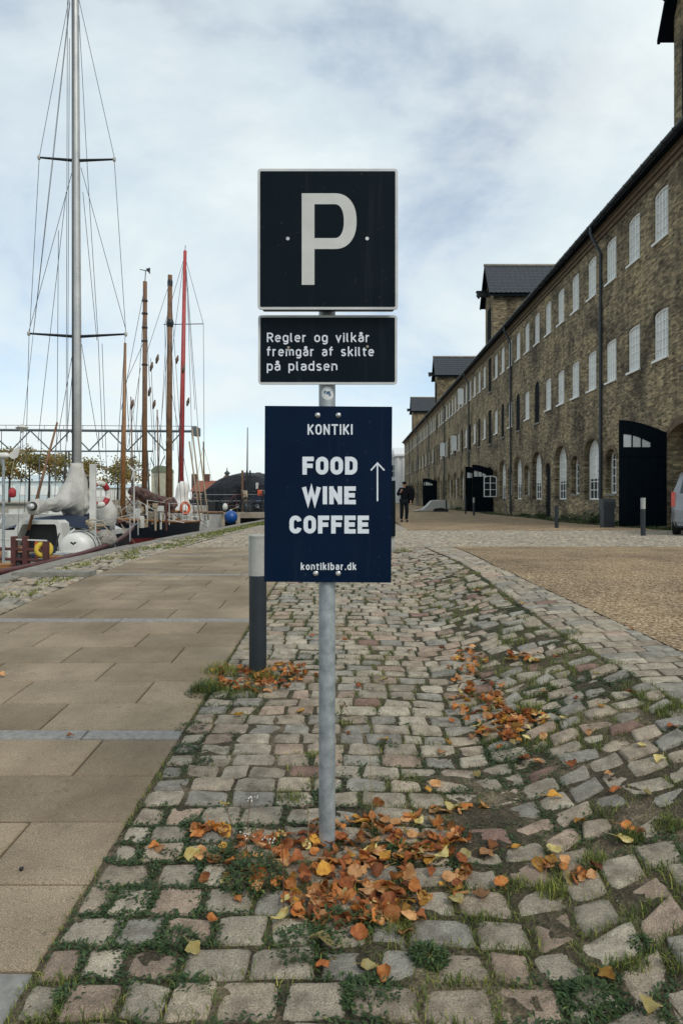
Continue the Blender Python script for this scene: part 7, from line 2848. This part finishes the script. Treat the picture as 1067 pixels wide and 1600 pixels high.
MAT['skin'] = simple('skin', (0.42, 0.24, 0.16), (0.36, 0.2, 0.13), 10, 0.6)
MAT['cloth_black'] = simple('cloth_black', (0.008, 0.010, 0.013), (0.005, 0.006, 0.009), 20, 0.85, spec=0.08)
MAT['cloth_dark'] = simple('trousers_dark', (0.014, 0.017, 0.021), (0.008, 0.010, 0.013), 20, 0.85, spec=0.08)
MAT['cloth_orange'] = simple('jacket_orange', (0.42, 0.09, 0.03), None, 20, 0.85)


def person(loc, rotz, label, jacket, bag=True, sc=1.0):
    """walking figure 1.68 m tall, facing local -Y"""
    r = empty('person', loc, label, 'person')
    r.rotation_euler = (0, 0, rotz)
    r.scale = (sc, sc, sc)
    J = dict(pel=(0, 0, 0.88), sp=(0, 0.0, 1.08), ch=(0, -0.01, 1.27), nk=(0, -0.02, 1.43), nk2=(0, -0.04, 1.49), hd=(0, -0.06, 1.56), hdt=(0, -0.055, 1.64),
             ls=(0.17, -0.01, 1.36), le=(0.25, 0.04, 1.10), lw=(0.27, -0.06, 0.88), lh=(0.27, -0.08, 0.80),
             rs=(-0.17, -0.01, 1.36), re=(-0.27, -0.02, 1.12), rw=(-0.19, -0.20, 1.24), rh=(-0.16, -0.24, 1.30),
             lhp=(0.09, 0, 0.86), lk=(0.11, -0.06, 0.48), la=(0.11, 0.04, 0.09), lt=(0.12, -0.10, 0.04),
             rhp=(-0.09, 0, 0.86), rk=(-0.10, -0.03, 0.48), ra=(-0.10, 0.06, 0.10), rt=(-0.11, -0.08, 0.04))
    order = list(J)
    R = dict(pel=(0.13, 0.10), sp=(0.125, 0.09), ch=(0.15, 0.10), nk=0.055, nk2=0.05, hd=(0.075, 0.09), hdt=(0.06, 0.07), ls=0.06, le=0.042, lw=0.03, lh=0.034, rs=0.06, re=0.042, rw=0.03, rh=0.034, lhp=0.085, lk=0.056, la=0.038, lt=0.03, rhp=0.085, rk=0.056, ra=0.038, rt=0.03)
    ED = [('pel', 'sp'), ('sp', 'ch'), ('ch', 'nk'), ('nk', 'nk2'), ('nk2', 'hd'), ('hd', 'hdt'), ('ch', 'ls'), ('ls', 'le'), ('le', 'lw'), ('lw', 'lh'), ('ch', 'rs'), ('rs', 're'), ('re', 'rw'), ('rw', 'rh'), ('pel', 'lhp'), ('lhp', 'lk'), ('lk', 'la'), ('la', 'lt'), ('pel', 'rhp'), ('rhp', 'rk'), ('rk', 'ra'), ('ra', 'rt')]
    ix = {k: i for i, k in enumerate(order)}
    skinned('body', [(J[k], R[k]) for k in order], [(ix[a], ix[b]) for a, b in ED], r, MAT['skin'])

    def sub_(name, keys, grow, mat, root_k):
        ks = [k for k in order if k in keys]
        j = {k: i for i, k in enumerate(ks)}
        rad = lambda k: tuple(v + grow for v in R[k]) if isinstance(R[k], tuple) else R[k] + grow
        skinned(name, [(J[k], rad(k)) for k in ks], [(j[a], j[b]) for a, b in ED if a in j and b in j], r, mat, j[root_k])
    sub_('jacket', ('pel', 'sp', 'ch', 'nk', 'ls', 'le', 'lw', 'rs', 're', 'rw'), 0.032, jacket, 'ch')
    sub_('trousers', ('pel', 'lhp', 'lk', 'la', 'rhp', 'rk', 'ra'), 0.028, MAT['cloth_dark'], 'pel')
    for k in (0.12, -0.11):
        yy = -0.03 if k > 0 else -0.01
        MB().sphere((k, yy - 0.02, 0.045), (0.052, 0.14, 0.05), 10, 7)
        o = part('shoe', MB().sphere((k, yy - 0.02, 0.045), (0.052, 0.14, 0.05), 10, 7).mesh('shoe', MAT['black_rubber'], True), r)
    mb = MB()
    mb.sphere((0, -0.05, 1.635), (0.092, 0.108, 0.065), 14, 8)
    mb.add([(-0.07, -0.13, 1.63), (0.07, -0.13, 1.63), (0.05, -0.21, 1.61), (-0.05, -0.21, 1.61)], [(0, 1, 2, 3)])
    part('cap', mb.mesh('cap', MAT['cloth_black'], True), r)
    mb = MB()
    for s in (-1, 1):
        mb.sphere((0.03 * s, -0.145, 1.575), 0.008, 6, 4)
    part('eyes', mb.mesh('eyes', MAT['black_rubber']), r)
    part('nose', MB().sphere((0, -0.155, 1.55), (0.013, 0.02, 0.02), 8, 6).mesh('nose', MAT['skin'], True), r)
    mb = MB()
    for s in (-1, 1):
        mb.sphere((0.085 * s, -0.05, 1.56), (0.012, 0.025, 0.032), 8, 6)
    part('ears', mb.mesh('ears', MAT['skin'], True), r)
    mb = MB()
    for s, hx, hy, hz_ in ((1, 0.27, -0.08, 0.80), (-1, -0.16, -0.24, 1.30)):
        for i in range(4):
            a = (i - 1.5) * 0.018
            d = -1 if s == 1 else 0.8
            mb.tube([(hx + a, hy, hz_), (hx + a, hy - 0.02, hz_ + d * 0.05), (hx + a, hy - 0.045 + 0.02, hz_ + d * 0.09)], [0.010, 0.009, 0.007], 6)
        mb.tube([(hx - s * 0.03, hy, hz_), (hx - s * 0.055, hy - 0.03, hz_ - 0.02 * s)], [0.011, 0.008], 6)
    part('fingers', mb.mesh('fingers', MAT['skin'], True), r)
    return r


g = G(631, 815.5)
person((g.x, g.y, g.z), radians(8), 'person in black jacket and cap walking along the gravel lane with a hand raised', MAT['cloth_black'], True, 1.0)
# large dark bag over the walker's shoulder
bg_ = empty('carried_bag', (g.x + 0.22, g.y + 0.16, g.z + 0.75), 'bulky dark shoulder bag carried by the walker in black', 'bag')
mb = MB()
mb.loft([[(g.x + cx_ + rx * cos(2 * pi * k / 14), g.y + 0.2 + ry * sin(2 * pi * k / 14), g.z + zz_) for k in range(14)] for zz_, cx_, rx, ry in ((0.78, 0.20, 0.05, 0.04), (0.82, 0.22, 0.17, 0.10), (1.1, 0.26, 0.21, 0.13), (1.35, 0.26, 0.20, 0.12), (1.48, 0.22, 0.15, 0.09), (1.53, 0.18, 0.06, 0.05))])
mb.build('sack', MAT['cloth_black'], bg_, True)
mb = MB().tube([(g.x + 0.16, g.y + 0.16, g.z + 1.5), (g.x + 0.08, g.y - 0.02, g.z + 1.47), (g.x + 0.05, g.y - 0.12, g.z + 1.25)], 0.02, 6)
mb.build('strap', MAT['cloth_dark'], bg_)
g2 = G(607, 812)
person((g2.x, g2.y, g2.z), radians(-10), 'person in an orange jacket walking beside the walker in black', MAT['cloth_orange'], False, 0.98)
